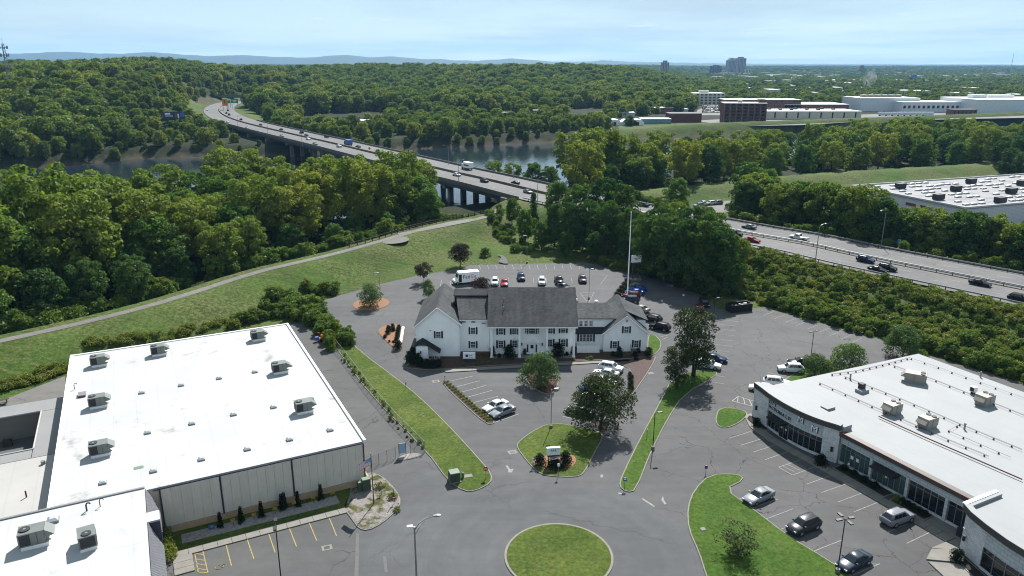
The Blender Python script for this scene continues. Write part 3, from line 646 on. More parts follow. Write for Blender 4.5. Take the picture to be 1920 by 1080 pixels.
def scatter(name, pts, protos, label, cat=None):
    """stuff: one object that repeats the given crowns over points (x, y, z, scale, turn, which)"""
    pts = np.array(pts, float); me = bpy.data.meshes.new(name); me.vertices.add(len(pts)); me.vertices.foreach_set('co', pts[:, :3].astype(np.float32).ravel())
    for nm, ty, i in (('scl', 'FLOAT', 3), ('trn', 'FLOAT', 4), ('sel', 'INT', 5)):
        a = me.attributes.new(nm, ty, 'POINT'); a.data.foreach_set('value', pts[:, i].astype(np.float32 if ty == 'FLOAT' else np.int32))
    me.update(); o = bpy.data.objects.new(name, me); link(o); tag(o, label, cat, kind='stuff')
    g = bpy.data.node_groups.new(name, 'GeometryNodeTree'); g.interface.new_socket('Geometry', in_out='INPUT', socket_type='NodeSocketGeometry'); g.interface.new_socket('Geometry', in_out='OUTPUT', socket_type='NodeSocketGeometry')
    n = g.nodes; gi = n.new('NodeGroupInput'); go = n.new('NodeGroupOutput'); ip = n.new('GeometryNodeInstanceOnPoints'); jn = n.new('GeometryNodeJoinGeometry')
    for p in protos:
        oi = n.new('GeometryNodeObjectInfo'); oi.inputs['Object'].default_value = p; oi.inputs['As Instance'].default_value = True; g.links.new(oi.outputs['Geometry'], jn.inputs[0])
    def attr(nm, t):
        a = n.new('GeometryNodeInputNamedAttribute'); a.data_type = t; a.inputs['Name'].default_value = nm; return a.outputs[0]
    cb = n.new('ShaderNodeCombineXYZ'); g.links.new(attr('trn', 'FLOAT'), cb.inputs[2])
    g.links.new(gi.outputs[0], ip.inputs['Points']); g.links.new(jn.outputs[0], ip.inputs['Instance']); ip.inputs['Pick Instance'].default_value = True
    g.links.new(attr('sel', 'INT'), ip.inputs['Instance Index']); g.links.new(cb.outputs[0], ip.inputs['Rotation']); g.links.new(attr('scl', 'FLOAT'), ip.inputs['Scale'])
    g.links.new(ip.outputs[0], go.inputs[0]); md = o.modifiers.new('scatter', 'NODES'); md.node_group = g
    return o
# ------------------------------------------------------------------ highway and its bridge
HL = pl_len(HW)
def ribbon(mb, pl, s0, s1, o0, o1, dz=0.0, step=6.0, m=0, z=None):
    """a strip between offsets o0..o1 (left positive) along pl"""
    n = max(1, int((s1 - s0) / step)); V = []
    for k in range(n + 1):
        p, d = pl_at(pl, s0 + (s1 - s0) * k / n); nn = Vector((-d.y, d.x, 0))
        for o in (o0, o1): q = p + nn * o; V.append((q.x, q.y, (p.z if z is None else z) + dz))
    mb.add(V, [(2 * k, 2 * k + 2, 2 * k + 3, 2 * k + 1) if o1 > o0 else (2 * k, 2 * k + 1, 2 * k + 3, 2 * k + 2) for k in range(n)], m); return mb
def wallstrip(mb, pl, s0, s1, off, w, zb, zt, step=6.0, m=0):
    """a low wall of width w along pl at offset off"""
    n = max(1, int((s1 - s0) / step)); rings = []
    for k in range(n + 1):
        p, d = pl_at(pl, s0 + (s1 - s0) * k / n); nn = Vector((-d.y, d.x, 0)); a, b = p + nn * (off - w / 2), p + nn * (off + w / 2)
        rings.append([(a.x, a.y, p.z + zb), (b.x, b.y, p.z + zb), (b.x, b.y, p.z + zt), (a.x, a.y, p.z + zt)])
    return mb.loft(rings, m)
# travelling from the right of the picture to the far hill, the left-hand (positive) side is the one towards the camera
hw = ribbon(MB(), HW, 0, HL, HWW, -HWW).build('highway', M['asph_hw']); tag(hw, 'grey divided highway curving over the river bridge', kind='structure')
hw.data.polygons.foreach_set('use_smooth', [True] * len(hw.data.polygons))
for o in (HWW - 2.6, 1.7, -1.7, -HWW + 2.6):
    ribbon(MB(), HW, 0, HL, o + .09, o - .09, .02).build('edge_line', M['worn_paint'] if abs(o) > 3 else M['yellow_paint'], hw)
dash_far = MB(); ndash = 0
for o in (HWW - 6.2, HWW - 9.7, -HWW + 6.2, -HWW + 9.7):
    s = rng.uniform(0, 12)
    while s < HL - 4:
        if s < 260:
            ribbon(MB(), HW, s, s + 3.4, o + .1, o - .1, .022).build('lane_dash', M['white_paint'], hw)
        elif s < 900: ribbon(dash_far, HW, s, s + 3.4, o + .1, o - .1, .022)
        s += 12.2
tag(dash_far.build('lane_dash', M['worn_paint'], hw), kind='stuff')
br = thing('highway_bridge', 'long dark steel girder highway bridge on concrete piers across the river', 'bridge', (0, 0, 0))
wallstrip(MB(), HW, BR0, BR1, 0, 2 * HWW + .5, -.55, -.02).build('deck', M['conc_dark'], br)
for o in (HWW - .6, HWW - 5.5, 5, 0, -5, -HWW + 5.5, -HWW + .6): wallstrip(MB(), HW, BR0, BR1, o, .5, -2.5, -.56).build('girder', M['steel_dark'], br)
for o in (HWW + .1, -HWW - .1):
    wallstrip(MB(), HW, BR0 - 10, BR1 + 10, o, .38, -.9, .85).build('parapet', M['conc_dark'], br)
s = BR0 + 6
while s < BR1 - 10:
    p, d = pl_at(HW, s); nn = Vector((-d.y, d.x, 0)); a = math.atan2(nn.y, nn.x)
    zg = min(gz(p.x, p.y), gz(p.x + nn.x * 10, p.y + nn.y * 10), gz(p.x - nn.x * 10, p.y - nn.y * 10)) - .3
    pier = MB().box((p.x, p.y, p.z - 3.4), (27.5, 1.9, 1.8), a).build('pier_cap', M['conc_grey'], br)
    for k in (-10.2, -3.4, 3.4, 10.2): MB().box((p.x + nn.x * k, p.y + nn.y * k, (p.z - 4.3 + zg) / 2), (2.2, 1.7, p.z - 4.3 - zg), a).build('pier_column', M['conc_grey'], pier)
    MB().box((p.x, p.y, zg + .9), (28, 3.0, 2.6), a).build('pier_wall', M['conc_grey'], pier)
    s += 41
p, d = pl_at(HW, BR0 - 4); nn = Vector((-d.y, d.x, 0)); a = math.atan2(nn.y, nn.x)
MB().box((p.x, p.y, p.z / 2 - 1.4), (33, 4, p.z + 1.6), a).build('abutment', M['conc_grey'], br)
# guard rails: a rail, a cap and posts
def guardrail(name, label, off, s0, s1, posts=True, h=.75, mat='galv', double=False):
    t = thing(name, label, 'guard rail')
    for dz in ((.45, .78),) if not double else ((.35, .55), (.68, .9)): wallstrip(MB(), HW, s0, s1, off, .14 if not double else .42, dz[0], dz[1]).build('rail', M[mat], t)
    if posts:
        pm = MB(); s = s0 + 1
        while s < s1:
            q, d = pl_at(HW, s); nn = Vector((-d.y, d.x, 0)); q = q + nn * (off + .1); pm.box((q.x, q.y, q.z + .3), (.16, .16, .75), math.atan2(d.y, d.x)); s += 3.8
        tag(pm.build('post', M['wood'], t), kind='stuff')
guardrail('guard_rail', 'steel guard rail along the brushy verge of the highway', HWW - .35, 0, BR0 - 12)
guardrail('guard_rail', 'steel guard rail along the wooded verge of the highway', -HWW + .35, 0, BR0 - 12)
guardrail('median_rail', 'double steel rail on posts down the middle of the highway', 0, 0, BR0 - 10, double=True)
tag(wallstrip(MB(), HW, BR0 - 9.8, HL - 90, 0, .7, -.02, .95).build('median_barrier', M['conc_dark']), 'low concrete barrier dividing the lanes on the bridge', 'barrier')
wallstrip(MB(), HW, 0, BR0 - 12, -HWW - .7, .5, -.5, .5).build('verge_wall', M['conc_dark'], hw)
# cobra-head lamps
def cobra(x, y, z, h, ax, ay, label, group='highway lamps', name='street_lamp'):
    a = math.atan2(ay, ax); t = thing(name, label, 'street lamp', (x, y, z), a, group)
    MB().tube([(0, 0, -.2), (0, 0, h)], [.13, .08], 7).build('pole', M['galv'], t)
    MB().tube([(0, 0, h - .1), (.5, 0, h + .55), (1.5, 0, h + .8), (2.4, 0, h + .75)], [.07, .055, .05, .05], 6).build('arm', M['galv'], t)
    MB().loft([[(2.2, -.1, h + .72), (2.2, .1, h + .72), (2.2, .1, h + .84), (2.2, -.1, h + .84)], [(2.6, -.2, h + .66), (2.6, .2, h + .66), (2.6, .17, h + .88), (2.6, -.17, h + .88)], [(3.0, -.1, h + .7), (3.0, .1, h + .7), (3.0, .1, h + .82), (3.0, -.1, h + .82)]]).build('lamp_head', M['galv'], t)
for px, py, z, hh, off, lb in ((1528, 497, 4.5, 10, -1, 'tall curved highway lamp on the brushy verge'), (1652, 462, 4.4, 10, 1, 'tall curved highway lamp against the wooded verge'), (1008, 383, 6.4, 9, -1, 'curved lamp at the bridge end by the conifer'),
        (860, 344, 6.9, 9, -1, 'curved lamp on the bridge parapet nearest the white sedan'), (963, 334, 6.6, 9, 1, 'curved lamp on the bridge before the ivy-clad trees'), (841, 309, 7, 9, 1, 'curved lamp on the bridge beside open water'),
        (567, 274, 8.2, 9, -1, 'curved lamp on the bridge over the far pier'), (503, 258, 9, 9, -1, 'curved lamp on the bridge above the far bank trees'), (447, 243, 9.6, 9, -1, 'curved lamp where the bridge meets the wooded hill')):
    x, y = G(px, py, z); _, d = pl_at(HW, float(np_near(np.array([x]), np.array([y]), HW)[2][0])); nn = Vector((-d.y, d.x, 0)) * off
    cobra(x, y, z, hh, nn.x, nn.y, lb)
# levee path and its fence
PATH = [q for q in LEV if q[0] < -13]
path = MB(); ribbon(path, PATH, 0, pl_len(PATH), 1.25, -1.25, .07, 3).build('path', M['asph_back']); tag(bpy.data.objects['path'], 'paved riverside path along the levee crest', kind='structure')
s = 20.0
while s < pl_len(PATH): ribbon(MB(), PATH, s, s + 1.3, .06, -.06, .085).build('centre_dash', M['yellow_paint'], bpy.data.objects['path']); s += 4.4
lower = [(*q, 0) for q in chaikin([G(x, y, 3) for x, y in ((748, 445), (810, 434), (880, 420), (915, 411), (930, 403), (940, 396))], 2, False)]
lower = [(x, y, max(2.2, gz(x, y)) + .08) for x, y, _ in lower]
tag(ribbon(MB(), lower, 0, pl_len(lower), 1.3, -1.3, 0, 2.5).build('path', M['asph_back']), 'pale path looping down under the bridge', kind='structure')
tag(MB().sheet([(a, b) for a, b in chaikin([G(x, y, 4) for x, y in ((715, 456), (722, 449), (750, 442), (768, 446), (765, 453), (735, 458))], 2)], 4.03).build('path', M['asph_back']), 'worn gravel turning pad beside the path', kind='structure')
fp = [G(x, y, 4) for x, y in ((655, 463), (680, 457), (715, 447), (760, 432), (800, 422), (850, 412), (885, 404), (912, 398))]
fp = [(x, y, 0) for x, y in fp]; fl = pl_len(fp); ft = thing('rail_fence', 'dark wooden two-rail fence along the riverside path', 'fence')
n = int(fl / 3); prev = None
for k in range(n + 1):
    p, d = pl_at(fp, fl * k / n); z = gz(p.x, p.y); MB().box((p.x, p.y, z + .6), (.18, .18, 1.5), math.atan2(d.y, d.x)).build('post', M['wood'], ft)
    if prev:
        for hz in (.55, 1.15): MB().tube([(prev[0], prev[1], prev[2] + hz), (p.x, p.y, z + hz)], .09, 4).build('rail', M['wood'], ft)
    prev = (p.x, p.y, z)
# ------------------------------------------------------------------ woods
def pick(ws):
    t = rng.random() * sum(w for _, w in ws)
    for k, w in ws:
        t -= w
        if t <= 0: return k
    return ws[-1][0]
def info(x, y):
    Z, I_ = height(np.array([x]), np.array([y]), True); return float(Z[0]), {k: float(v[0]) for k, v in I_.items()}
LBL = {'cottonwood_tree': 'yellow-green cottonwood ', 'maple_tree': 'broad green maple ', 'oak_tree': 'dark dense oak ', 'conifer_tree': 'narrow dark conifer '}
def place(kind, x, y, where, group, smin=.8, smax=1.12, z=None):
    s = rng.uniform(smin, smax); tree(kind, x, y, ('lesser ' if s < (smin + smax) / 2 else 'big ') + LBL[kind] + where, group=group, s=s, sz=s * rng.uniform(.92, 1.1), z=z)
def stand(n, xr, yr, cond, dist, over=60):
    X = nrg.uniform(*xr, n * over); Y = nrg.uniform(*yr, n * over); Z, I_ = height(X, Y, True); ok = cond(X, Y, I_); c = list(zip(X[ok], Y[ok], Z[ok], I_['lev'][ok], I_['hw'][ok])); it = iter(c); extra = {}
    def g():
        q = next(it, None)
        if q is None: return None
        extra[(q[0], q[1])] = q[2:]; return (q[0], q[1])
    return [(x, y, *extra[(x, y)]) for x, y in poisson(n, g, lambda x, y: dist, max(2, len(c) // n))]
# left: between the levee path and the river
for x, y, Z, lev, hwd in stand(200, (-205, 2), (95, 350), lambda X, Y, I_: (I_['levs'] > 0) & (I_['lev'] > 13.5) & (I_['lev'] < 78) & (I_['dn'] < -6) & (I_['hw'] > 21), 9.6):
    front = lev < 24
    k = pick([('oak_tree', 3), ('maple_tree', 3.2), ('cottonwood_tree', 1.3)] if front else [('cottonwood_tree', 4.5), ('maple_tree', 2.5), ('oak_tree', 1.2)])
    if x > -62 and hwd < 42: continue
    st_ = pl_near(x, y, LEV)[2]; seg = 'opposite the warehouse roof' if st_ < 190 else ('facing the levee meadow' if st_ < 240 else 'behind the rail fence')
    place(k, x, y, ('at the path edge ' if front else ('deep in the river belt ' if lev > 45 else 'in the middle of the river belt ')) + seg, 'trees of the riverside belt', *((.5, .78) if front else (.86, 1.08) if x > -95 else (1.06, 1.34)), z=Z)
# named cottonwoods by the bridge
for px, py, s, k in ((765, 392, .86, 'cottonwood_tree'), (795, 386, .84, 'cottonwood_tree')):
    x, y = G(px, py, 0); tree(k, x, y, 'big yellow-green cottonwood leaning over the near end of the bridge', group='cottonwoods by the bridge end', s=s)
# beyond the highway on this bank
for px, py, s, k in ((925, 330, .62, 'cottonwood_tree'), (960, 335, .62, 'cottonwood_tree'), (1000, 338, .85, 'maple_tree'), (1030, 340, .78, 'maple_tree'), (1075, 350, 1.15, 'cottonwood_tree'), (1120, 352, 1.25, 'cottonwood_tree'), (1165, 352, 1.15, 'cottonwood_tree'), (1210, 355, 1.0, 'cottonwood_tree'), (1150, 362, .8, 'maple_tree'), (1190, 368, .75, 'oak_tree'), (1095, 358, .62, 'maple_tree')):
    x, y = G(px, py, 0)
    if info(x, y)[1]['hw'] < 19: x += 8; y += 8
    tree(k, x, y, LBL[k] + 'between the highway and the river', group='trees between highway and river', s=s)
x, y = G(1268, 388, 3); tree('maple_tree', x, y, 'lone umbrella tree with a bare trunk on the levee slope', s=.78, var=1)
# clump between the lot and the highway
CL = 1.22
for px, py, s, k in ((985, 455, .5, 'maple_tree'), (960, 432, .42, 'maple_tree'), (1000, 432, .72, 'conifer_tree'), (1040, 462, .62, 'oak_tree'), (1070, 470, .68, 'oak_tree'), (1105, 472, .72, 'oak_tree'), (1140, 478, .75, 'oak_tree'), (1085, 445, .72, 'maple_tree'), (1130, 450, .78, 'oak_tree'), (1165, 462, .8, 'oak_tree'), (1045, 435, .68, 'maple_tree'), (1180, 485, .7, 'oak_tree'),
        (1015, 470, .42, 'maple_tree'), (1060, 482, .35, 'maple_tree'), (1115, 490, .4, 'oak_tree')):
    x, y = G(px, py, 0)
    if info(x, y)[1]['hw'] > 17: tree(k, x, y, LBL[k] + 'in the clump behind the parking lot', group='trees behind the parking lot', s=s, sz=s * CL)
for px, py, s, k in ((1215, 520, .92, 'oak_tree'), (1245, 528, 1.0, 'oak_tree'), (1280, 540, 1.0, 'oak_tree'), (1315, 548, 1.02, 'oak_tree'), (1350, 556, .95, 'oak_tree'), (1235, 500, 1.0, 'oak_tree'), (1290, 512, 1.05, 'oak_tree'), (1330, 520, 1.0, 'maple_tree'), (1205, 500, .85, 'oak_tree'), (1375, 535, .72, 'maple_tree'), (1262, 490, .95, 'maple_tree'), (1355, 520, .75, 'oak_tree'), (1190, 492, .7, 'oak_tree')):
    x, y = G(px, py, 0)
    if info(x, y)[1]['hw'] > 17: tree(k, x, y, LBL[k] + 'overhanging the corner of the rear lot', group='trees at the rear lot corner', s=s * .8, sz=s * 1.0)
# strip between highway and store
k0 = 0
for px in range(1392, 1960, 17):
    py = 408 + (px - 1370) * .185 + rng.uniform(-6, 6); x, y = G(px, py - 3, 2); Z, I_ = info(x, y)
    if I_['hw'] < 20:
        nn = 20 - I_['hw']; x += nn * .75; y += nn * .65
    k = pick([('oak_tree', 2), ('maple_tree', 2), ('cottonwood_tree', 1.6)]); s = rng.uniform(.78, 1.0) if px < 1620 else rng.uniform(.72, .92)
    if k == 'cottonwood_tree': s *= .85
    tree(k, x, y, LBL[k] + 'in the strip between the highway and the store', group='trees between highway and store', s=s)
for px, py, s in ((1398, 388, 1.0), (1432, 394, .9)):
    x, y = G(px, py, 0); tree('maple_tree', x, y, 'broad loose maple at the foot of the levee', group='maples at the levee foot', s=s)
# riverside wood right, beyond the levee
for x, y, Z, lev, hwd in stand(120, (30, 330), (300, 560), lambda X, Y, I_: (I_['levs'] > 0) & (I_['lev'] > 12) & (I_['dn'] < -4) & (I_['hw'] > 25) & (X / Y < .74), 12.5):
    k = pick([('cottonwood_tree', 3.2), ('maple_tree', 3), ('oak_tree', 1.2)]); place(k, x, y, 'behind the levee, ' + ('front row above the store' if lev < 30 and x > 110 else 'front row near the lone tree' if lev < 30 else 'rows nearest the river' if y > 430 else 'middle rows'), 'trees of the wood behind the levee', .78, 1.05, z=Z)
for px, py, s in ((1890, 330, .8), (1915, 335, .75), (1905, 322, .8), (1870, 322, .7)):
    x, y = G(px, py, 0); tree('oak_tree', x, y, 'dark dense tree at the far corner of the store roof', group='dark trees behind the store', s=s)
# distant forest: too many to count
tree('forest_tree', *G(598, 238, 3), 'small rounded tree by the white shed across the river', s=.7, var=0); tree('forest_tree', *G(690, 232, 3), 'small rounded tree beside the roadside billboard', s=.6, var=1); tree('forest_tree', *G(1180, 236, 3), 'small rounded tree beside the white tents', s=.6, var=2)
GPX = G(1560, 165, 3)
for k in range(3):
    tree('grove', GPX[0] + k * 260, GPX[1] + 900 + k * 300, ['tight grove of trees on the distant plain', 'spreading grove of trees beyond the mill roofs', 'low grove of trees near the far masts'][k], cat='grove', var=k, s=.7)
tree('bush', *G(910, 481), 'round dark clipped bush on the lawn by the footpath', cat='bush', var=0, s=.9); tree('bush', *G(966, 466, 1), 'low spreading bush on the lawn below the trees', cat='bush', var=1, s=.9); tree('bush', *G(1545, 700), 'small bush beside the black sedan', cat='bush', var=2, s=.7)
OPEN = []     # clearings on the far side: polygons kept free of trees
def clear(pts, z=3): OPEN.append(GP(pts, z))
clear([(560, 238), (560, 222), (730, 214), (735, 240), (640, 243)]); clear([(1060, 232), (1060, 205), (1140, 205), (1140, 232)])
clear([(900, 226), (900, 214), (980, 214), (980, 228)])
clear([(1130, 256), (1150, 222), (1230, 214), (1330, 210), (1400, 205), (1600, 206), (1990, 200), (1990, 262), (1400, 266)])
clear([(1300, 222), (1300, 194), (1364, 194), (1364, 222)])
fp_ = []
def gen():
    u = rng.uniform(-.76, .30); Y = math.sqrt(rng.uniform(380 ** 2, 1750 ** 2)); x = u * Y
    yf = float(np.interp(x, FB[:, 0], FB[:, 1]))
    if Y < yf + 4: return None
    for q in OPEN:
        if inpoly(x, Y, q): return None
    return (x, Y)
cand = poisson(11000, gen, lambda x, y: 9.0 if y < 900 else 10.5, 4)
cx = np.array([c[0] for c in cand]); cyy = np.array([c[1] for c in cand]); CZ, CI = height(cx, cyy, True)
for i in range(len(cand)):
    w = 30 if CI['st'][i] > BR1 + 20 else 20
    if CI['hw'][i] < w or (CI['hs'][i] > 0 and CI['st'][i] > BR1 - 120 and CI['hw'][i] < 30): continue
    s = rng.choice((rng.uniform(.55, .85), rng.uniform(.8, 1.2), rng.uniform(1.0, 1.45))); s *= (.66 if -.36 < CI['u'][i] < .2 and CI['d'][i] < 260 else 1.0)
    fp_.append((cx[i], cyy[i], CZ[i] - .6, s * (.55 if -CI['df'][i] < 18 else 1) * (.6 if CI['hs'][i] > 0 and CI['hw'][i] < 95 and CI['st'][i] > BR1 - 160 else 1), rng.uniform(0, 6.28), rng.randrange(3)))
scatter('forest', fp_, [crown_of('forest_tree', k) for k in range(3)], 'dense mixed forest covering the far bank and hill')
def gen():
    u = rng.uniform(-.78, .80); Y = math.sqrt(rng.uniform(2200 ** 2, 9000 ** 2)); return (u * Y, Y)
q_ = poisson(9000, gen, lambda x, y: 34, 3); qz = height(np.array([a for a, _ in q_]), np.array([b for _, b in q_]))
scatter('far_woods', [(a, b, c - 2, rng.uniform(.75, 1.15), rng.uniform(0, 6.28), rng.randrange(3)) for (a, b), c in zip(q_, qz)], [crown_of('grove', k) for k in range(3)], 'unbroken woods stretching to the hills')
# brush between the right-hand lot and the highway
BR_POLY = GP([(1385, 470), (1530, 502), (1640, 524), (1790, 556), (1960, 592), (2100, 700), (1920, 706), (1760, 655), (1650, 626), (1440, 563), (1375, 545)], 1.5)
bp_ = []; wp_ = []
for x, y, Z, lev, hwd in stand(1500, (55, 150), (95, 215), lambda X, Y, I_: (I_['hw'] > 16.5) & np.array([inpoly(a, b, BR_POLY) for a, b in zip(X, Y)]), 1.35, 14):
    if hwd < 22 and rng.random() < .85: wp_.append((x, y, Z, rng.uniform(.9, 1.7), rng.uniform(0, 6.28), rng.randrange(3))); continue
    bp_.append((x, y, Z, min(1.15, rng.lognormvariate(-.95, .42)), rng.uniform(0, 6.28), rng.randrange(3)))
    if rng.random() < .5: wp_.append((x + .7, y + .7, Z, rng.uniform(1.0, 1.8), rng.uniform(0, 6.28), rng.randrange(3)))
BUSH = [crown_of('bush', k) for k in range(3)]
# overgrown belt behind the warehouse, weeds along fences and the river belt's skirts
def strip(pts, z, n, w, smin, smax, dest):
    pl = [(*G(x, y, z), 0) for x, y in pts]; ll = pl_len(pl)
    for k in range(n):
        p, d = pl_at(pl, ll * (k + rng.random()) / n); nn = Vector((-d.y, d.x, 0)) * rng.uniform(-w, w); x, y = p.x + nn.x, p.y + nn.y
        dest.append((x, y, gz(x, y) if not inpoly(x, y, DEV) else 0, rng.uniform(smin, smax), rng.uniform(0, 6.28), rng.randrange(3)))
strip([(505, 588), (540, 592), (580, 600), (600, 612), (618, 630), (640, 655)], 0, 60, 2.4, .5, 1.0, bp_)
strip([(510, 566), (545, 572), (580, 585), (595, 600)], 0, 34, 2.0, .7, 1.15, bp_); strip([(570, 548), (600, 552), (632, 549)], 0, 18, 1.2, .65, .85, bp_)
strip([(430, 612), (470, 602), (520, 590), (560, 585)], 0, 40, 1.8, .4, .8, bp_)
strip([(640, 668), (670, 702), (700, 740), (740, 790), (795, 842)], 0, 42, .6, .08, .22, bp_)
strip([(1440, 570), (1540, 595), (1650, 628), (1700, 645), (1760, 663), (1850, 690), (1960, 722)], 0, 75, 1.0, .5, .9, bp_)
strip([(1120, 495), (1170, 505), (1225, 515), (1285, 535), (1330, 558)], 0, 40, 1.6, .5, .85, bp_)
strip([(925, 415), (940, 440), (965, 452), (1000, 470)], 1, 26, 2.5, .5, 1.0, bp_)
PL_ = [(q[0], q[1], 0) for q in LEV if -200 < q[0] < -2]; tl = pl_len(PL_)
for k in range(330):
    p, d = pl_at(PL_, tl * rng.random()); nn = Vector((-d.y, d.x, 0)) * rng.uniform(10.5, 17); bp_.append((p.x + nn.x, p.y + nn.y, gz(p.x + nn.x, p.y + nn.y) - .3, rng.uniform(.7, 1.7), rng.uniform(0, 6.28), rng.randrange(3)))
for k in range(120):
    s_ = rng.uniform(8, BR0 - 20); p, d = pl_at(HW, s_); nn = Vector((-d.y, d.x, 0)) * -rng.uniform(17.5, 23); bp_.append((p.x + nn.x, p.y + nn.y, gz(p.x + nn.x, p.y + nn.y) - .2, rng.uniform(.4, 1.2), rng.uniform(0, 6.28), rng.randrange(3)))
scatter('brush', bp_, BUSH, 'tangled green brush along the verges, fences and woodland edges')
tree('weed', *G(735, 935), 'weedy tuft growing in the gravel by the entrance sign', cat='weeds', var=0, s=.8); tree('weed', *G(712, 915), 'weedy tuft growing beside the utility cabinet', cat='weeds', var=1, s=.8); tree('weed', *G(745, 958), 'weedy tuft at the rounded tip of the gravel bed', cat='weeds', var=2, s=.6)
strip([(0, 730), (60, 715), (125, 690)], 0, 60, 1.4, .6, 1.3, wp_); strip([(160, 668), (300, 640), (400, 615), (500, 590)], 0, 80, 1.3, .6, 1.2, wp_)
scatter('weeds', wp_, [crown_of('weed', k) for k in range(3)], 'yellowing goldenrod and weeds on the verges')
# ------------------------------------------------------------------ pavements and islands
def sheet(name, poly, z, mat, label, smooth=0):
    if smooth: poly = chaikin(poly, smooth)
    return tag(MB().sheet(poly, z).build(name, mat), label, kind='structure')
lot = sheet('road', GP([(-200, 1400), (-200, 800), (0, 765), (122, 715), (300, 655), (530, 612), (600, 578), (603, 565), (640, 553), (723, 530), (783, 517), (873, 502), (880, 497), (1097, 492), (1170, 507), (1223, 517), (1280, 537), (1327, 560), (1347, 580), (1433, 577), (1657, 638), (1753, 670), (1920, 720), (2450, 880), (2500, 1400)]), 0, M['asph_base'], 'grey turning circle and driveway asphalt')
clot = sheet('parking_lot', GP([(601, 572), (640, 556), (723, 533), (783, 520), (873, 505), (880, 500), (1097, 495), (1170, 510), (1223, 520), (1280, 540), (1325, 562), (1340, 600), (1330, 660), (1290, 690), (1240, 750), (1200, 822), (1163, 905), (1120, 912), (1000, 905), (930, 905), (923, 890), (853, 810), (790, 747), (740, 707), (680, 663), (640, 623), (603, 583)]), .006, M['asph_lot'], 'asphalt parking lot around the white building')
rlot = sheet('parking_lot', GP([(1193, 922), (1220, 850), (1250, 790), (1280, 740), (1343, 707), (1335, 640), (1347, 583), (1433, 577), (1657, 638), (1753, 670), (1920, 720), (2450, 880), (2450, 1400), (1750, 1400), (1400, 1130), (1323, 1080), (1290, 993), (1240, 958)]), .008, M['asph_right'], 'cracked asphalt parking lot beside the office')
llot = sheet('parking_lot', GP([(300, 1030), (640, 957), (672, 993), (668, 1080), (690, 1300), (250, 1300)]), .006, M['asph_old'], 'dark asphalt lot with yellow bay lines')
wdrv = sheet('driveway', GP([(530, 612), (600, 620), (640, 667), (693, 740), (800, 847), (690, 880), (681, 903)]), .005, M['asph_old'], 'old asphalt drive beside the warehouse')
byard = sheet('yard', GP([(-200, 800), (0, 752), (122, 705), (125, 745), (0, 775), (-200, 830)]), .01, M['asph_back'], 'pale cracked yard behind the warehouse')
def island(poly, mat, label, name='island', kerb='kerb', h=.13, sm=2, kw=.16):
    poly = chaikin(poly, sm) if sm else poly
    k = tag(MB().prism(poly, -.05, h - .02).build(name, M[kerb]), label, kind='structure')
    MB().prism(inset(poly, kw), 0, h + .01).build('surface', mat, k); return k
island(GP([(595, 600), (603, 583), (640, 623), (680, 663), (740, 707), (790, 747), (853, 810), (905, 868), (923, 890), (921, 907), (890, 922), (870, 922), (840, 903), (800, 847), (693, 740), (640, 667), (610, 625)]), M['lawn'], 'long grass strip between the drive and the fence', 'verge', sm=1)
island(GP([(1033, 793), (1003, 806), (973, 827), (967, 838), (985, 862), (1003, 883), (1020, 892), (1050, 895), (1085, 895), (1097, 886), (1115, 850), (1135, 815), (1110, 806), (1073, 798)]), M['lawn'], 'grass entrance island with the sign and clipped shrubs')
island(GP([(1160, 913), (1165, 893), (1200, 822), (1240, 749), (1258, 712), (1300, 695), (1345, 696), (1343, 706), (1282, 740), (1250, 790), (1220, 850), (1193, 920), (1176, 924)]), M['lawn_lush'], 'lush grass strip between the two parking lots', 'verge', sm=1)
CX, CY, CR = 5.45, 74.5, 6.35
island([(CX + CR * math.cos(t * 2 * math.pi / 64), CY + CR * math.sin(t * 2 * math.pi / 64)) for t in range(64)], M['lawn'], 'round grass island in the turning circle', sm=0, kw=.28)
island(GP([(1330, 890), (1383, 889), (1397, 900), (1360, 918), (1410, 953), (1480, 1007), (1557, 1053), (1640, 1110), (1700, 1180), (1360, 1180), (1323, 1080), (1310, 1037), (1290, 993), (1288, 953), (1300, 920)]), M['lawn_lush'], 'sloping grass verge in front of the office lot', 'verge', sm=1)
island(GP([(1350, 762), (1408, 772), (1388, 793), (1362, 804), (1345, 800), (1340, 785)]), M['lawn_lush'], 'small grass island at the office corner')
island(GP([(1465, 715), (1500, 695), (1530, 680), (1570, 690), (1580, 700), (1520, 715), (1480, 730)]), M['lawn_lush'], 'grass bed with small trees behind the office', 'verge')
island(GP([(1215, 625), (1228, 628), (1241, 642), (1238, 656), (1224, 668), (1213, 668)]), M['lawn_lush'], 'grass mound beside the right gable', 'verge')
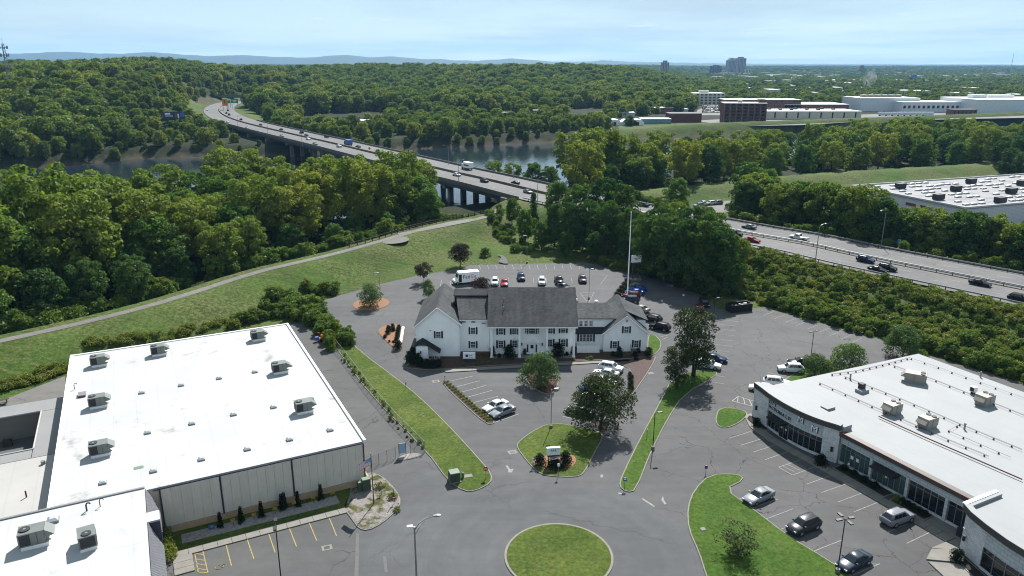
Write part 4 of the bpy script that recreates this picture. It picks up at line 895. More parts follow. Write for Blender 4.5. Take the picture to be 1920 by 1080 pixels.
mul = [island(GP([(660, 573), (668, 564), (700, 558), (725, 560), (733, 568), (722, 577), (695, 583), (668, 581)]), M['mulch_tan'], 'tan mulch island under the round tree', kerb='mulch_tan', h=.10),
    island(GP([(707, 622), (716, 612), (737, 607), (756, 611), (758, 622), (754, 650), (748, 657), (735, 650), (720, 636)]), M['mulch_tan'], 'tan mulch island with low junipers', kerb='mulch_tan', h=.10),
    island(GP([(984, 707), (1000, 699), (1040, 703), (1049, 711), (1043, 732), (1031, 742), (1010, 735), (990, 720)]), M['mulch'], 'mulch island under the tree before the entrance'),
    island(GP([(828, 719), (837, 714), (890, 758), (928, 789), (926, 795), (913, 797), (870, 760)]), M['mulch'], 'narrow mulch strip with rows of small shrubs', sm=1),
    island(GP([(1100, 792), (1130, 785), (1145, 792), (1135, 815), (1112, 806)]), M['mulch_red'], 'red mulch bed under the maple by the entrance', h=.1),
    island(GP([(1138, 677), (1184, 673), (1230, 668), (1228, 676), (1217, 696), (1184, 745), (1178, 738), (1187, 705), (1176, 687)]), M['mulch_red'], 'reddish stone bed at the building corner', sm=1),
    island(GP([(760, 690), (775, 672), (785, 667), (1215, 659), (1222, 667), (1180, 673), (1068, 679), (960, 684), (880, 689), (846, 692), (800, 694)]), M['mulch'], 'bark mulch bed along the front of the white building', sm=0),
    island(GP([(1150, 560), (1158, 543), (1170, 528), (1182, 530), (1184, 545), (1176, 563), (1160, 566)]), M['mulch_tan'], 'mulch bed at the foot of the tall pole')]
gb = island(GP([(640, 948), (660, 975), (672, 992), (690, 996), (717, 982), (740, 962), (754, 942), (742, 918), (717, 893), (690, 885), (681, 903)]), M['gravel_weedy'], 'weedy white gravel bed around the flagpole', sm=1)
island(GP([(745, 858), (768, 850), (788, 850), (790, 856), (765, 862), (748, 864)]), M['gravel'], 'small gravel patch under the pale board', h=.1)
sheet('sidewalk', GP([(832, 694), (900, 690), (1065, 681), (1180, 675), (1180, 678), (1065, 685), (900, 695), (835, 699)]), .14, M['concrete'], 'narrow concrete walk before the white building')
sheet('footpath', GP([(935, 493), (945, 496), (953, 496), (950, 487), (944, 481), (932, 479), (940, 484)]), .3, M['asph_old'], 'short curved footpath leading from the lot')
sheet('asphalt_patch', GP([(785, 977), (805, 965), (790, 990), (778, 992)]), .012, M['patch'], 'pale asphalt repair strip in the road')
sheet('asphalt_patch', GP([(718, 1043), (724, 1043), (727, 1073), (721, 1073)]), .012, M['patch'], 'narrow asphalt repair strip near the street lamp')
sheet('asphalt_seam', GP([(668, 1000), (673, 1000), (672, 1090), (664, 1090)]), .012, M['patch'], 'pale seam dividing the yellow-lined lot from the road')
# painted lines, each a flat stripe on its lot
def stripe(a, b, w=.1, mat='worn_paint', par=None, z=.022):
    (ax, ay), (bx, by) = G(*a), G(*b); d = Vector((bx - ax, by - ay)).normalized(); n = Vector((-d.y, d.x)) * w / 2
    MB().sheet([(ax + n.x, ay + n.y), (bx + n.x, by + n.y), (bx - n.x, by - n.y), (ax - n.x, ay - n.y)], z).build('painted_line', M[mat], par or lot)
for a, b in (((843, 715), (888, 705)), ((857, 725), (900, 714)), ((867, 735), (911, 723)), ((876, 745), (923, 732)), ((888, 755), (934, 743)), ((928, 792), (973, 776)), ((905, 770), (950, 754)), ((1055, 781), (1100, 790)), ((1060, 765), (1100, 773))):
    stripe(a, b, .11, 'white_paint', clot)
for k in range(14): x = 898 + k * 15.6; stripe((x, 497 + (k % 2) * 0), (x + 2.5 - (x - 990) * .01, 505), .1, 'worn_paint', clot)
for k in range(9): x = 905 + k * 24; stripe((x, 531), (x + (960 - x) * .018, 521), .1, 'worn_paint', clot)
for a, b in (((825, 540), (828, 525)), ((843, 542), (845, 527)), ((915, 531), (915, 523)), ((915, 523), (923, 523)), ((923, 523), (926, 532)), ((1087, 549), (1114, 548)), ((1114, 548), (1103, 569)), ((1087, 549), (1101, 566)), ((1128, 515), (1139, 516)), ((1139, 516), (1126, 533)), ((1090, 553), (1110, 556)), ((1094, 558), (1108, 560)), ((1236, 627), (1255, 624)), ((1238, 632), (1254, 628)), ((1241, 637), (1252, 632)), ((1090, 555), (1112, 551))): stripe(a, b, .11, 'worn_paint', clot)
for k in range(12):
    y = 599 + k * 8.2 + k * k * .22; stripe((1347 - k * 1.4, y), (1385 - k * 2.4, y + 4.2), .1, 'worn_paint', rlot)
for k in range(9):
    x = 1452 + k * 20.5; y = 584 + k * 6.3; stripe((x, y), (x - 22 + k * .4, y + 8), .1, 'worn_paint', rlot)
for a, b in (((1440, 698), (1490, 716)), ((1432, 712), (1477, 728)), ((1470, 685), (1500, 700))): stripe(a, b, .1, 'worn_paint', rlot)
for a, b in (((1373, 752), (1384, 743)), ((1384, 743), (1418, 754)), ((1373, 752), (1416, 763)), ((1384, 743), (1383, 754)), ((1394, 747), (1397, 758)), ((1405, 750), (1410, 761)), ((1418, 754), (1416, 763))): stripe(a, b, .12, 'white_paint', rlot)
for a, b in (((1367, 822), (1408, 809)), ((1389, 835), (1431, 822)), ((1412, 848), (1455, 834)), ((1435, 862), (1478, 847)), ((1460, 876), (1505, 861)), ((1486, 891), (1529, 875)), ((1460, 876), (1486, 891)), ((1466, 873), (1488, 884)), ((1474, 870), (1500, 882)), ((1486, 867), (1512, 879)), ((1513, 908), (1557, 892)), ((1540, 924), (1585, 908)), ((1570, 942), (1615, 925)), ((1601, 960), (1646, 942)), ((1665, 998), (1711, 978)), ((1700, 1019), (1746, 997)), ((1382, 937), (1395, 933)), ((1410, 953), (1458, 936)), ((1437, 973), (1487, 954)), ((1465, 992), (1475, 989)), ((1525, 1034), (1578, 1013)), ((1558, 1056), (1645, 1058)), ((1600, 1078), (1650, 1057))): stripe(a, b, .11, 'worn_paint', rlot)
for a, b in (((1204, 935), (1227, 950)),): stripe(a, b, .3, 'worn_paint', rlot)
for a, b in (((423, 1018), (434, 1061)), ((463, 1010), (476, 1048)), ((502, 996), (516, 1036)), ((540, 984), (556, 1025)), ((578, 976), (594, 1014)), ((616, 968), (631, 1005)), ((380, 1032), (390, 1074)), ((365, 1037), (372, 1074)), ((366, 1038), (381, 1040)), ((367, 1048), (384, 1051)), ((368, 1057), (386, 1060)), ((370, 1066), (388, 1069)), ((371, 1073), (390, 1074))): stripe(a, b, .11, 'yellow_paint', llot)
def flat(pts, mat, par, z=.022): MB().sheet(GP(pts), z).build('painted_arrow', M[mat], par)
flat([(948, 874), (951, 872), (957, 880), (963, 879), (960, 886), (953, 886), (953, 881)], 'worn_paint', clot); flat([(1125, 893), (1128, 889), (1131, 892), (1131, 895), (1127, 896)], 'worn_paint', clot)
flat([(1159, 926), (1172, 928), (1171, 925.5), (1160, 923.5)], 'worn_paint', lot, .02); flat([(1240, 938), (1243, 930), (1245, 938), (1250, 945), (1246, 946)], 'worn_paint', rlot)
for t in range(2):
    cx_, cy_ = G(411, 1064); MB().tube([(cx_ + (.45 - .15 * t) * math.cos(q * .7) + .35 * t, cy_ + (.42 - .15 * t) * math.sin(q * .7) + .3 * t, .022) for q in range(9)], .04, 4).build('wheelchair_symbol', M['yellow_paint'], llot)
# drains and covers
def drain(px, py, s=.55, frame=True, label='square storm drain grate'):
    x, y = G(px, py); t = thing('storm_drain', label, 'drain', (x, y, .012), R(20))
    MB().box((0, 0, 0), (s * 2.4, s * 2.0, .03)).build('collar', M['concrete'], t); MB().box((0, 0, .012), (s * 1.3, s * 1.1, .03)).build('grate', M['dark'], t)
drain(817, 715, .55, label='storm drain in the drive left of the shrub strip'); drain(961, 848, .55, label='storm drain beside the entrance island kerb'); drain(1220, 700, .45, label='storm drain at the edge of the red stone bed'); drain(613, 1027, .5, label='worn round drain in the yellow-lined lot'); drain(1192, 693, .35, label='small drain within the red stone bed')
# office sidewalks
OA, OAng = (46.8, 96.2), R(26.5)
def OL(x, y): c, s = math.cos(OAng), math.sin(OAng); return (OA[0] + x * c - y * s, OA[1] + x * s + y * c)
ow = thing('office_walk', 'pale concrete walk along the office front', 'sidewalk'); ow['kind'] = 'structure'
del ow['category']
edge = [(-1.5, 17), (-3.6, 13.5), (-4.3, 9), (-4.2, 5), (-4.0, 0), (-3.8, -5), (-3.7, -10), (-3.7, -15), (-3.8, -19.5)]
inner = [(0.0, 17), (-2.0, 13.2), (-2.7, 9), (-2.7, 5), (-2.5, .5), (-2.2, -5), (-2.2, -10), (-2.2, -15), (-2.2, -19.5)]
for i in range(len(edge) - 1):
    for k in range(3):
        f = lambda P, t: OL(P[i][0] + (P[i + 1][0] - P[i][0]) * t, P[i][1] + (P[i + 1][1] - P[i][1]) * t)
        a, b = k / 3 + .006, (k + 1) / 3 - .006; MB().prism([f(edge, a), f(edge, b), f(inner, b), f(inner, a)], -.02, .14).build('slab', M['concrete'], ow)
for a, b, c, d in (((-9.0, -20.6), (-6.6, -19.6), (-4.0, -21.2), (-6.2, -22.6)), ((-9.2, -21.0), (-6.4, -22.9), (-8.4, -27.5), (-11.0, -26.3)), ((-11.2, -26.7), (-8.5, -27.8), (-10, -32), (-12.6, -31)), ((-6.5, -19.5), (-3.9, -19.5), (-3.7, -21.0), (-4.2, -21.2))): MB().prism([OL(*a), OL(*b), OL(*c), OL(*d)], -.02, .14).build('slab', M['concrete'], ow)
MB().prism([OL(*p) for p in ((-2.15, -15.5), (-.1, -15.5), (-.1, -21), (-3.7, -20.9), (-3.6, -19.6), (-2.15, -19.6))], -.02, .13).build('slab', M['concrete'], ow)
for a, b in ((-1.2, -9.6), (-10.4, -15.4)): island([OL(-2.15, a), OL(-.1, a), OL(-.1, b), OL(-2.15, b)], M['mulch_dark'], 'dark mulch bed under the office windows' if a > -5 else 'dark mulch bed before the long office windows', sm=0, h=.16)
island([OL(*p) for p in ((-2.6, 15.5), (-.2, 16.8), (-1.0, 12.6), (-2.2, 10.5))], M['mulch_dark'], 'dark mulch bed at the curved corner', sm=1, h=.16)
island([OL(*p) for p in ((-6.4, -23.1), (-4.6, -22), (-6.2, -27), (-7.0, -31), (-9.6, -31), (-8.3, -27.4))], M['mulch_dark'], 'dark mulch bed below the right stone pier', sm=0, h=.16)
# left sidewalk in slabs and planting bed
BO, BAng = (-20.0, 90.35), R(27)
def WL(x, y): c, s = math.cos(BAng), math.sin(BAng); return (BO[0] + x * c - y * s, BO[1] + x * s + y * c)
sw = tag(empty('sidewalk'), 'concrete sidewalk below the warehouse wall', kind='structure')
for k in range(13):
    x0 = -24.6 + k * 1.62; MB().prism([WL(x0 + .02, -5.9), WL(x0 + 1.6, -5.9), WL(x0 + 1.6, -4.75), WL(x0 + .02, -4.75)], -.02, .13).build('slab', M['concrete'], sw)
for k in range(3): MB().prism([WL(-24.7, -9.3 + k * 1.15), WL(-22.6, -9.3 + k * 1.15), WL(-22.6, -8.2 + k * 1.15), WL(-24.7, -8.2 + k * 1.15)], -.02, .13).build('slab', M['concrete'], sw)
MB().prism([WL(-4.2, -4.0), WL(-1.0, -2.4), WL(-1.6, -1.2), WL(-4.6, -2.8)], -.02, .1).build('slab', M['concrete'], sw)
island([WL(-25.4, -4.7), WL(-3.6, -4.7), WL(-2.0, -.15), WL(-25.4, -.15)], M['lawn'], 'weedy planting bed along the warehouse wall', 'bed', sm=0, h=.1)
MB().prism([WL(-23.5, -3.4), WL(-4.5, -3.4), WL(-4.5, -1.4), WL(-23.5, -1.4)], 0, .125).build('gravel_bed', M['gravel'], bpy.data.objects['bed'])
# ------------------------------------------------------------------ warehouse and its annexes
wh = thing('warehouse', 'large tan warehouse with a bright white flat roof', 'warehouse', (*BO, 0), BAng)
ZR = 6.4
MB().box((-18.2, 26.3, ZR / 2 - .1), (36.0, 52.4, ZR - .25)).build('wall', M['wh_siding'], wh)
rf = MB().box((-18.2, 26.3, ZR - .08), (36.4, 52.8, .18)).build('roof', M['wh_roof'], wh)
for c, d in (((.12, 26.3, ZR + .1), (.35, 53.0, .3)), ((-36.5, 26.3, ZR + .1), (.35, 53.0, .3)), ((-18.2, 52.75, ZR + .06), (36.2, .3, .22))): MB().box(c, d).build('parapet_trim', M['wh_trim'], wh)
MB().box((-13, -.22, ZR - .2), (25.6, .12, .16)).build('gutter', M['navy_metal'], wh)
for x in (-25.1, -18.3, -9.6, -.15): MB().box((x, -.28, ZR / 2 - .1), (.16, .16, ZR - .3)).build('downspout', M['downspout'], wh)
for x0, x1 in ((-25.0, -18.4), (-18.2, -9.7), (-9.5, -.25)):
    n = int((x1 - x0) / .95)
    for k in range(n): a = x0 + (x1 - x0) * k / n; b = x0 + (x1 - x0) * (k + 1) / n; MB().box(((a + b) / 2, -.24, 3.55), (b - a - .02, .07, 5.2)).build('wall_panel', M['wh_siding'], wh)
MB().box((-12.8, -.3, .42), (25.0, .2, .95)).build('base_course', M['wh_base'], wh)
MB().box((.3, 26, .5), (.2, 52, 1.0)).build('base_course', M['wh_base'], wh)
# annex with a ribbed mansard
an = thing('annex', 'white-roofed annex with a dark ribbed mansard edge', 'building', (*BO, 0), BAng)
MB().box((-43.5, -14, 3.3), (33.6, 26.6, 6.6)).build('wall', M['wh_siding'], an)
MB().box((-43.5, -14, 6.86), (33.8, 27.0, .22)).build('roof', M['annex_roof'], an)
MB().box((-43.5, -.55, 7.0), (33.8, .3, .25)).build('parapet_trim', M['galv'], an)
def mansard(y0, y1, x0, x1, z0, z1, name='mansard'):
    m = MB(); m.loft([[(x0, y0, z1), (x1, y0, z0), (x0, y0, z0)], [(x0, y1, z1), (x1, y1, z0), (x0, y1, z0)]]); o = m.build(name, M['navy_metal'], an)
    r = MB(); y = y0 + .12
    while y < y1 - .05:
        r.loft([[(x0 + .02, y, z1 + .05), (x1 + .05, y, z0 + .05), (x0, y, z0)], [(x0 + .02, y + .13, z1 + .05), (x1 + .05, y + .13, z0 + .05), (x0, y + .13, z0)]]); y += .34
    tag(r.build('ribs', M['rib_light'], o), kind='stuff')
mansard(-6.2, -.8, -26.55, -25.35, 3.9, 6.98); mansard(-27, -8.3, -26.55, -25.35, 3.5, 6.98)
MB().box((-25.95, -7.25, 6.86), (1.3, 2.0, .2)).build('porch_roof', M['annex_roof'], an); MB().box((-25.95, -7.25, 5.2), (1.2, 1.9, 3.0)).build('porch_wall', M['navy_metal'], an)
# low roofs on the far side
la = thing('low_annex', 'low stained annex roof beside the warehouse', 'building', (*BO, 0), BAng)
MB().box((-40.9, 12, 1.9), (8.4, 15.6, 3.8)).build('wall', M['wh_siding'], la); MB().box((-40.9, 12, 3.9), (8.6, 15.9, .25)).build('roof', M['low_roof'], la)
for x, y, h in ((-39.8, 9.2, .9),): MB().cyl(x, y, 4, 4 + h, .09, n=8).build('vent_pipe', M['dark'], la)
MB().cyl(-38.6, 17.5, 4, 4.5, .28, n=10).build('roof_vent', M['galv'], la)
cu = thing('courtyard_roof', 'grey coated roof around an open courtyard', 'building', (*BO, 0), BAng)
for (x0, x1, y0, y1) in ((-60, -36.6, 36.2, 40.6), (-40.2, -36.6, 20.2, 36.1), (-60, -40.3, 20.2, 22.9)):
    MB().box(((x0 + x1) / 2, (y0 + y1) / 2, 3.82), (x1 - x0, y1 - y0, .3)).build('roof', M['grey_roof'], cu); MB().box(((x0 + x1) / 2, (y0 + y1) / 2, 1.84), (x1 - x0 - .2, y1 - y0 - .2, 3.6)).build('wall', M['conc_grey'], cu)
for a, b in (((-60, 36.1), (-40.2, 36.1)), ((-40.2, 36.1), (-40.2, 22.9)), ((-40.2, 22.9), (-60, 22.9))): MB().tube([(a[0], a[1], 4.0), (b[0], b[1], 4.0)], .14, 5).build('roof_edge', M['low_roof'], cu)
for k, (x, y) in enumerate(((-45, 34.6), (-48, 33.5), (-51, 34.8))): tag(MB().box((0, 0, .45), (1.2, .8, .9)).box((0, 0, 1.0), (1.0, .6, .2)).build('crate', M['wood'], None, (*WL(x, y), 0), BAng), 'dark crate stored inside the open courtyard', 'crate', 'crates in the courtyard')
def rtu(px, py, z, rz, label, group, mat='hvac', s=1.0, hood=-1, name='rooftop_unit'):
    x, y = G(px, py, z); t = thing(name, label, 'rooftop unit', (x, y, z), rz, group); t.scale = (s, s, s)
    MB().box((0, 0, .17), (2.0, 1.35, .34)).build('kerb', M['wh_trim'], t)
    MB().box((-.15, 0, .95), (1.9, 1.45, 1.2)).build('housing', M[mat], t)
    MB().add([(.82, -.7, 1.53), (.82, .7, 1.53), (1.5, .7, 1.0), (1.5, -.7, 1.0), (.82, -.7, .75), (.82, .7, .75)], [(0, 1, 2, 3), (0, 3, 4), (1, 5, 2), (4, 3, 2, 5)][:4]).build('intake_hood', M[mat], t)
    f = MB().cyl(-.6, 0, 1.54, 1.64, .42, n=14).build('fan_ring', M['dark'], t); MB().cyl(-.6, 0, 1.60, 1.66, .12, n=8).build('hub', M['galv'], f)
    MB().box((-.62, -.735, .95), (.75, .04, .95)).build('coil_grille', M['dark'], t); MB().box((-1.11, 0, .95), (.04, 1.2, .95)).build('coil_grille', M['dark'], t)
    MB().box((.25, -.74, .95), (.02, .03, 1.1)).build('panel_seam', M['dark'], t); MB().box((.3, -.5, .45), (1.7, .1, .1)).build('gas_pipe', M['galv'], t)
for px, py in ((187, 685), (299, 665), (485, 637), (186, 762), (526, 698), (190, 852), (571, 772)): rtu(px, py, ZR, BAng, 'grey-green air unit with a sloped hood on the white warehouse roof', 'warehouse roof units', s=1.15)
rtu(68, 1020, 6.97, BAng, 'grey-green air unit lying crosswise on the annex roof', None, s=1.25); rtu(166, 1022, 6.97, BAng + R(95), 'grey-green air unit turned endwise on the annex roof', None, s=1.15)
def skylight(px, py, z, rz, label, group, s=1.0):
    x, y = G(px, py, z); t = thing('skylight', label, 'skylight', (x, y, z), rz, group); t.scale = (s, s, s)
    MB().box((0, 0, .12), (.95, .95, .24)).build('kerb', M['galv'], t); MB().box((0, 0, .33), (.88, .88, .18), taper=.55).build('dome', M['skylight'], t)
for px, py in ((266, 737), (340, 723), (411, 710), (478, 698), (543, 686), (277, 812), (360, 795), (438, 778), (513, 764), (583, 748), (193, 829), (193, 906), (288, 884), (378, 862), (464, 843), (543, 825), (619, 807)): skylight(px, py, ZR + .01, BAng, 'small domed skylight on the white warehouse roof', 'warehouse skylights', .85)
skylight(100, 977, 6.97, BAng, 'flat skylight on the annex roof', None, 1.2)
x, y = G(154, 742, ZR); t = thing('roof_hatch', 'dark roof hatch at the edge of the warehouse roof', 'hatch', (x, y, ZR), BAng); MB().box((0, 0, .15), (1.0, 1.5, .3)).build('curb', M['brick'], t); MB().box((0, 0, .34), (1.05, 1.55, .08)).build('lid', M['galv'], t)
tag(MB().box((0, 0, .01), (1.1, .7, .02)).build('roof_patch', M['cabinet_l'], None, (*G(260, 877, ZR), ZR + .02), BAng), 'small pale green patch board lying on the warehouse roof', 'patch')
for px, py in ((140, 730), (163, 958), (188, 950)):
    x, y = G(px, py, ZR if px < 150 else 6.97); z = ZR if px < 150 else 6.97
    tag(MB().tube([(0, 0, 0), (0, 0, .75), (.1, 0, .95), (.35, 0, .95), (.42, 0, .8)], .09 if px == 163 else .05, 8).build('vent_pipe', M['navy_metal'] if px == 163 else M['dark'], None, (x, y, z), BAng), {140: 'thin vent pipe near the warehouse roof hatch', 163: 'dark gooseneck vent pipe on the annex roof', 188: 'short stub vent pipe on the annex roof'}[px], 'vent pipe')
for px, py, lb in ((283, 643, 'wide white duct box behind the warehouse parapet'), (308, 640, 'smaller white duct box behind the warehouse parapet')):
    x, y = G(px, py, ZR); tag(MB().box((0, 0, 2.9), (2.6 if px < 300 else 1.7, 1.5, 5.8)).box((0, 0, 5.9), (2.75 if px < 300 else 1.8, 1.65, .15)).build('duct_box', M['wh_trim'], None, (x, y, 0), BAng), lb, 'duct')
x, y = G(4, 757); t = thing('picnic_table', 'weathered wooden picnic table in the back yard', 'table', (x, y, 0), R(30))
for k in range(4): MB().box((0, -.33 + k * .22, .75), (2.0, .2, .05)).build('table_board', M['wood'], t)
for s in (-1, 1): MB().box((0, s * .75, .45), (2.0, .28, .05)).build('bench', M['wood'], t); MB().box((s * .7, 0, .38), (.1, 1.6, .1)).build('cross_brace', M['wood'], t); MB().box((s * .7, .35, .36), (.09, .09, .75)).build('leg', M['wood'], t); MB().box((s * .7, -.35, .36), (.09, .09, .75)).build('leg', M['wood'], t)
# arborvitae and small yellow signs along the wall
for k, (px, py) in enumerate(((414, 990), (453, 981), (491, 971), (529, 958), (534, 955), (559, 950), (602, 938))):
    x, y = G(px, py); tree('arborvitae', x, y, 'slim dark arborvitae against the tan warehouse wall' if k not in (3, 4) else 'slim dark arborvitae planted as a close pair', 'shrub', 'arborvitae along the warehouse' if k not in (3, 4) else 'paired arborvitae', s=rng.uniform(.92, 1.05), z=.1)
for k, (px, py) in enumerate(((438, 987), (477, 976), (516, 965), (552, 954), (588, 944), (624, 935))):
    x, y = G(px, py); t = thing('yard_sign', 'small yellow parking sign on a stake before the warehouse wall', 'sign', (x, y, .1), BAng, 'yellow yard signs')
    MB().box((0, 0, .3), (.05, .05, .7)).build('stake', M['dark'], t); MB().box((0, -.03, .8), (.5, .04, .36)).build('panel', M['sign_yellow'], t); MB().box((0, -.055, .9), (.42, .01, .07)).build('print', M['letter_dark'], t); MB().box((0, -.055, .74), (.42, .01, .06)).build('print', M['letter_dark'], t)
x, y = G(397, 993); tag(MB().ball((0, 0, .25), (.35, .3, .3), 8, 5, jit=.2, rg=rng).build('bucket_bag', M['sign_blue'], None, (x, y, .1)), 'crumpled blue bag in the planting bed', 'bag')
for k, (px, py) in enumerate(((312, 1015), (316, 1030), (318, 1045), (313, 1055))): x, y = G(px, py); tree('weed', x, y, 'tall cream-flowered weed beside the annex corner', 'weeds', 'weeds at the annex corner', s=1.0, sz=1.7, z=0)
# ------------------------------------------------------------------ white colonial building
def VP(px, py, Y):
    fw = F_PX * CP - (py - 540) * SP; t = Y / fw; return ((px - 960) * t, CAM_H - ((py - 540) * CP + F_PX * SP) * t)
inn = thing('office_house', 'white colonial building with charcoal roofs, columns and navy shutters', 'building', (0, 0, 0))
def wallbox(x0, x1, y0, y1, z0, z1, mat='white_siding', name='wall'): return MB().box(((x0 + x1) / 2, (y0 + y1) / 2, (z0 + z1) / 2), (x1 - x0, y1 - y0, z1 - z0)).build(name, M[mat], inn)
def slope(pts, th=.16, mat='shingle', name='roof'):
    a, b, c = (Vector(p) for p in pts[:3]); n = (b - a).cross(c - a).normalized(); n = n if n.z > 0 else -n
    V = [Vector(p) + n * th for p in pts] + [Vector(p) for p in pts]; k = len(pts)
    return MB().add(V, [tuple(range(k)), tuple(reversed(range(k, 2 * k)))] + [(i, k + i, k + (i + 1) % k, (i + 1) % k) for i in range(k)]).build(name, M[mat], inn)
def gable_wall(x0, x1, xp, y, ze0, ze1, zp, th=.25): 
    MB().add([(x0, y, 0), (x1, y, 0), (x1, y, ze1), (xp, y, zp), (x0, y, ze0), (x0, y + th, 0), (x1, y + th, 0), (x1, y + th, ze1), (xp, y + th, zp), (x0, y + th, ze0)], [(0, 1, 2, 3, 4), (9, 8, 7, 6, 5), (0, 5, 6, 1), (1, 6, 7, 2), (2, 7, 8, 3), (3, 8, 9, 4), (4, 9, 5, 0)]).build('gable_wall', M['white_siding'], inn)
def window(px, py, Y, w=.95, h=1.35, sh=True, rows=2, cols=2, head=False, sw_=.34, dark=False, blind=.0):
    x, z = VP(px, py, Y); f = MB()
    for c, d in (((x, Y - .06, z + h / 2), (w + .16, .14, .1)), ((x, Y - .07, z - h / 2), (w + .22, .18, .1)), ((x - w / 2, Y - .06, z), (.1, .14, h - .1)), ((x + w / 2, Y - .06, z), (.1, .14, h - .1))): f.box(c, d)
    fr = f.build('window_frame', M['white_trim'], inn)
    MB().box((x, Y - .02, z), (w - .1, .03, h - .1)).build('pane', M['glass'], fr)
    g = MB().box((x, Y - .05, z), (w - .1, .03, .05))
    for k in range(1, cols): g.box((x - w / 2 + w * k / cols, Y - .049, z), (.025, .028, h - .12))
    for k in range(1, rows * 2):
        if k != rows: g.box((x, Y - .051, z - h / 2 + h * k / (rows * 2)), (w - .12, .026, .022))
    g.build('muntin', M['white_trim'], fr)
    if sh:
        for s in (-1, 1):
            m = MB().box((x + s * (w / 2 + sw_ / 2 + .06), Y - .05, z), (sw_, .06, h + .12))
            m.build('shutter', M['shutter'], inn)
    if head:
        MB().add([(x - w * .75, Y - .12, z + h / 2 + .12), (x + w * .75, Y - .12, z + h / 2 + .12), (x, Y - .12, z + h / 2 + .48), (x - w * .75, Y, z + h / 2 + .12), (x + w * .75, Y, z + h / 2 + .12), (x, Y, z + h / 2 + .48)], [(0, 1, 2), (0, 2, 5, 3), (1, 4, 5, 2), (0, 3, 4, 1)]).build('window_pediment', M['white_trim'], inn)
# main block with colonnade
Ym = 137.2
wallbox(-4.35, 12.3, Ym, 151.5, 0, 6.9); 
for y0, y1 in ((135.0, 143.6),): slope([(-4.75, 135.0, 6.7), (12.75, 135.0, 6.7), (12.75, 143.6, 11.9), (-4.75, 143.6, 11.9)])
slope([(-4.75, 143.6, 11.9), (12.75, 143.6, 11.9), (12.75, 152, 6.7), (-4.75, 152, 6.7)])
for x in (-4.35, 12.05): MB().add([(x, Ym, 6.9), (x, 151.5, 6.9), (x, 143.6, 11.8), (x + .25, Ym, 6.9), (x + .25, 151.5, 6.9), (x + .25, 143.6, 11.8)], [(0, 2, 1), (3, 4, 5), (0, 3, 5, 2), (1, 2, 5, 4), (0, 1, 4, 3)]).build('gable_wall', M['white_siding'], inn)
wallbox(-4.7, 12.7, 135.15, 135.45, 6.35, 6.66, 'white_trim', 'eave_fascia'); wallbox(-4.6, 12.6, 135.5, 137.15, 6.5, 6.6, 'white_trim', 'soffit'); wallbox(-4.7, 12.65, 134.92, 135.08, 6.56, 6.74, 'white_trim', 'gutter')
wallbox(-4.3, 12.3, 135.2, 137.15, -.02, .28, 'concrete', 'porch_floor')
for x in (-3.95, 1.45, 6.75, 12.0):
    MB().box((x, 135.6, 3.3), (.42, .42, 6.1)).box((x, 135.6, .4), (.6, .6, .25)).box((x, 135.6, 6.24), (.58, .58, .22)).build('column', M['white_trim'], inn); MB().box((x, Ym - .05, 3), (.4, .14, 5.9)).build('pilaster', M['white_trim'], inn)
for px, py in ((939, 621), (964.5, 620.5), (1032, 619), (1056, 618)): window(px, py, Ym)
for px, py in ((939, 645.5), (965, 644.5), (1031, 643), (1056, 642.5)): window(px, py, Ym, 1.0, 1.55, head=True)
window(997.5, 619.5, Ym, 1.25, 1.4, cols=3)
for dx in (-11.5, 11.5): window(997.5 + dx, 619.7, Ym, .36, 1.3, False, cols=1)
x, z = VP(997.5, 644, Ym); d = MB().box((x, Ym - .06, 1.35), (1.0, .1, 2.15)).build('door', M['white_trim'], inn); MB().box((x, Ym - .115, 1.85), (.6, .02, .75)).build('door_pane', M['glass'], d); MB().ball((x + .4, Ym - .15, 1.2), .05, 6, 4).build('door_knob', M['galv'], d)
for s in (-1, 1):
    MB().box((x + s * .85, Ym - .06, 1.35), (.45, .08, 2.1)).build('sidelight_frame', M['white_trim'], inn); MB().box((x + s * .85, Ym - .11, 1.5), (.28, .02, 1.6)).build('sidelight', M['glass'], inn)
    MB().box((x + s * 2.0, Ym - .15, 2.3), (.2, .2, .42)).add([(x + s * 2.0 - .12, Ym - .27, 2.52), (x + s * 2.0 + .12, Ym - .27, 2.52), (x + s * 2.0 + .12, Ym - .03, 2.52), (x + s * 2.0 - .12, Ym - .03, 2.52), (x + s * 2.0, Ym - .15, 2.72)], [(0, 1, 4), (1, 2, 4), (2, 3, 4), (3, 0, 4)]).build('lantern', M['black'], inn)
MB().add([(x - 1.6, Ym - .3, 2.6), (x + 1.6, Ym - .3, 2.6), (x, Ym - .3, 3.35), (x - 1.6, Ym, 2.6), (x + 1.6, Ym, 2.6), (x, Ym, 3.35)], [(0, 1, 2), (0, 2, 5, 3), (1, 4, 5, 2), (0, 3, 4, 1)]).build('door_pediment', M['white_trim'], inn)
for px, py in ((946, 571), (946.5, 585)): xx, zz = -1.6, 0; yy = 140.6 if py < 580 else 138.6; MB().cyl(xx, yy, 6.7 + (yy - 135) * .6, 6.7 + (yy - 135) * .6 + .75, .09, n=7).build('vent_pipe', M['galv'], inn)
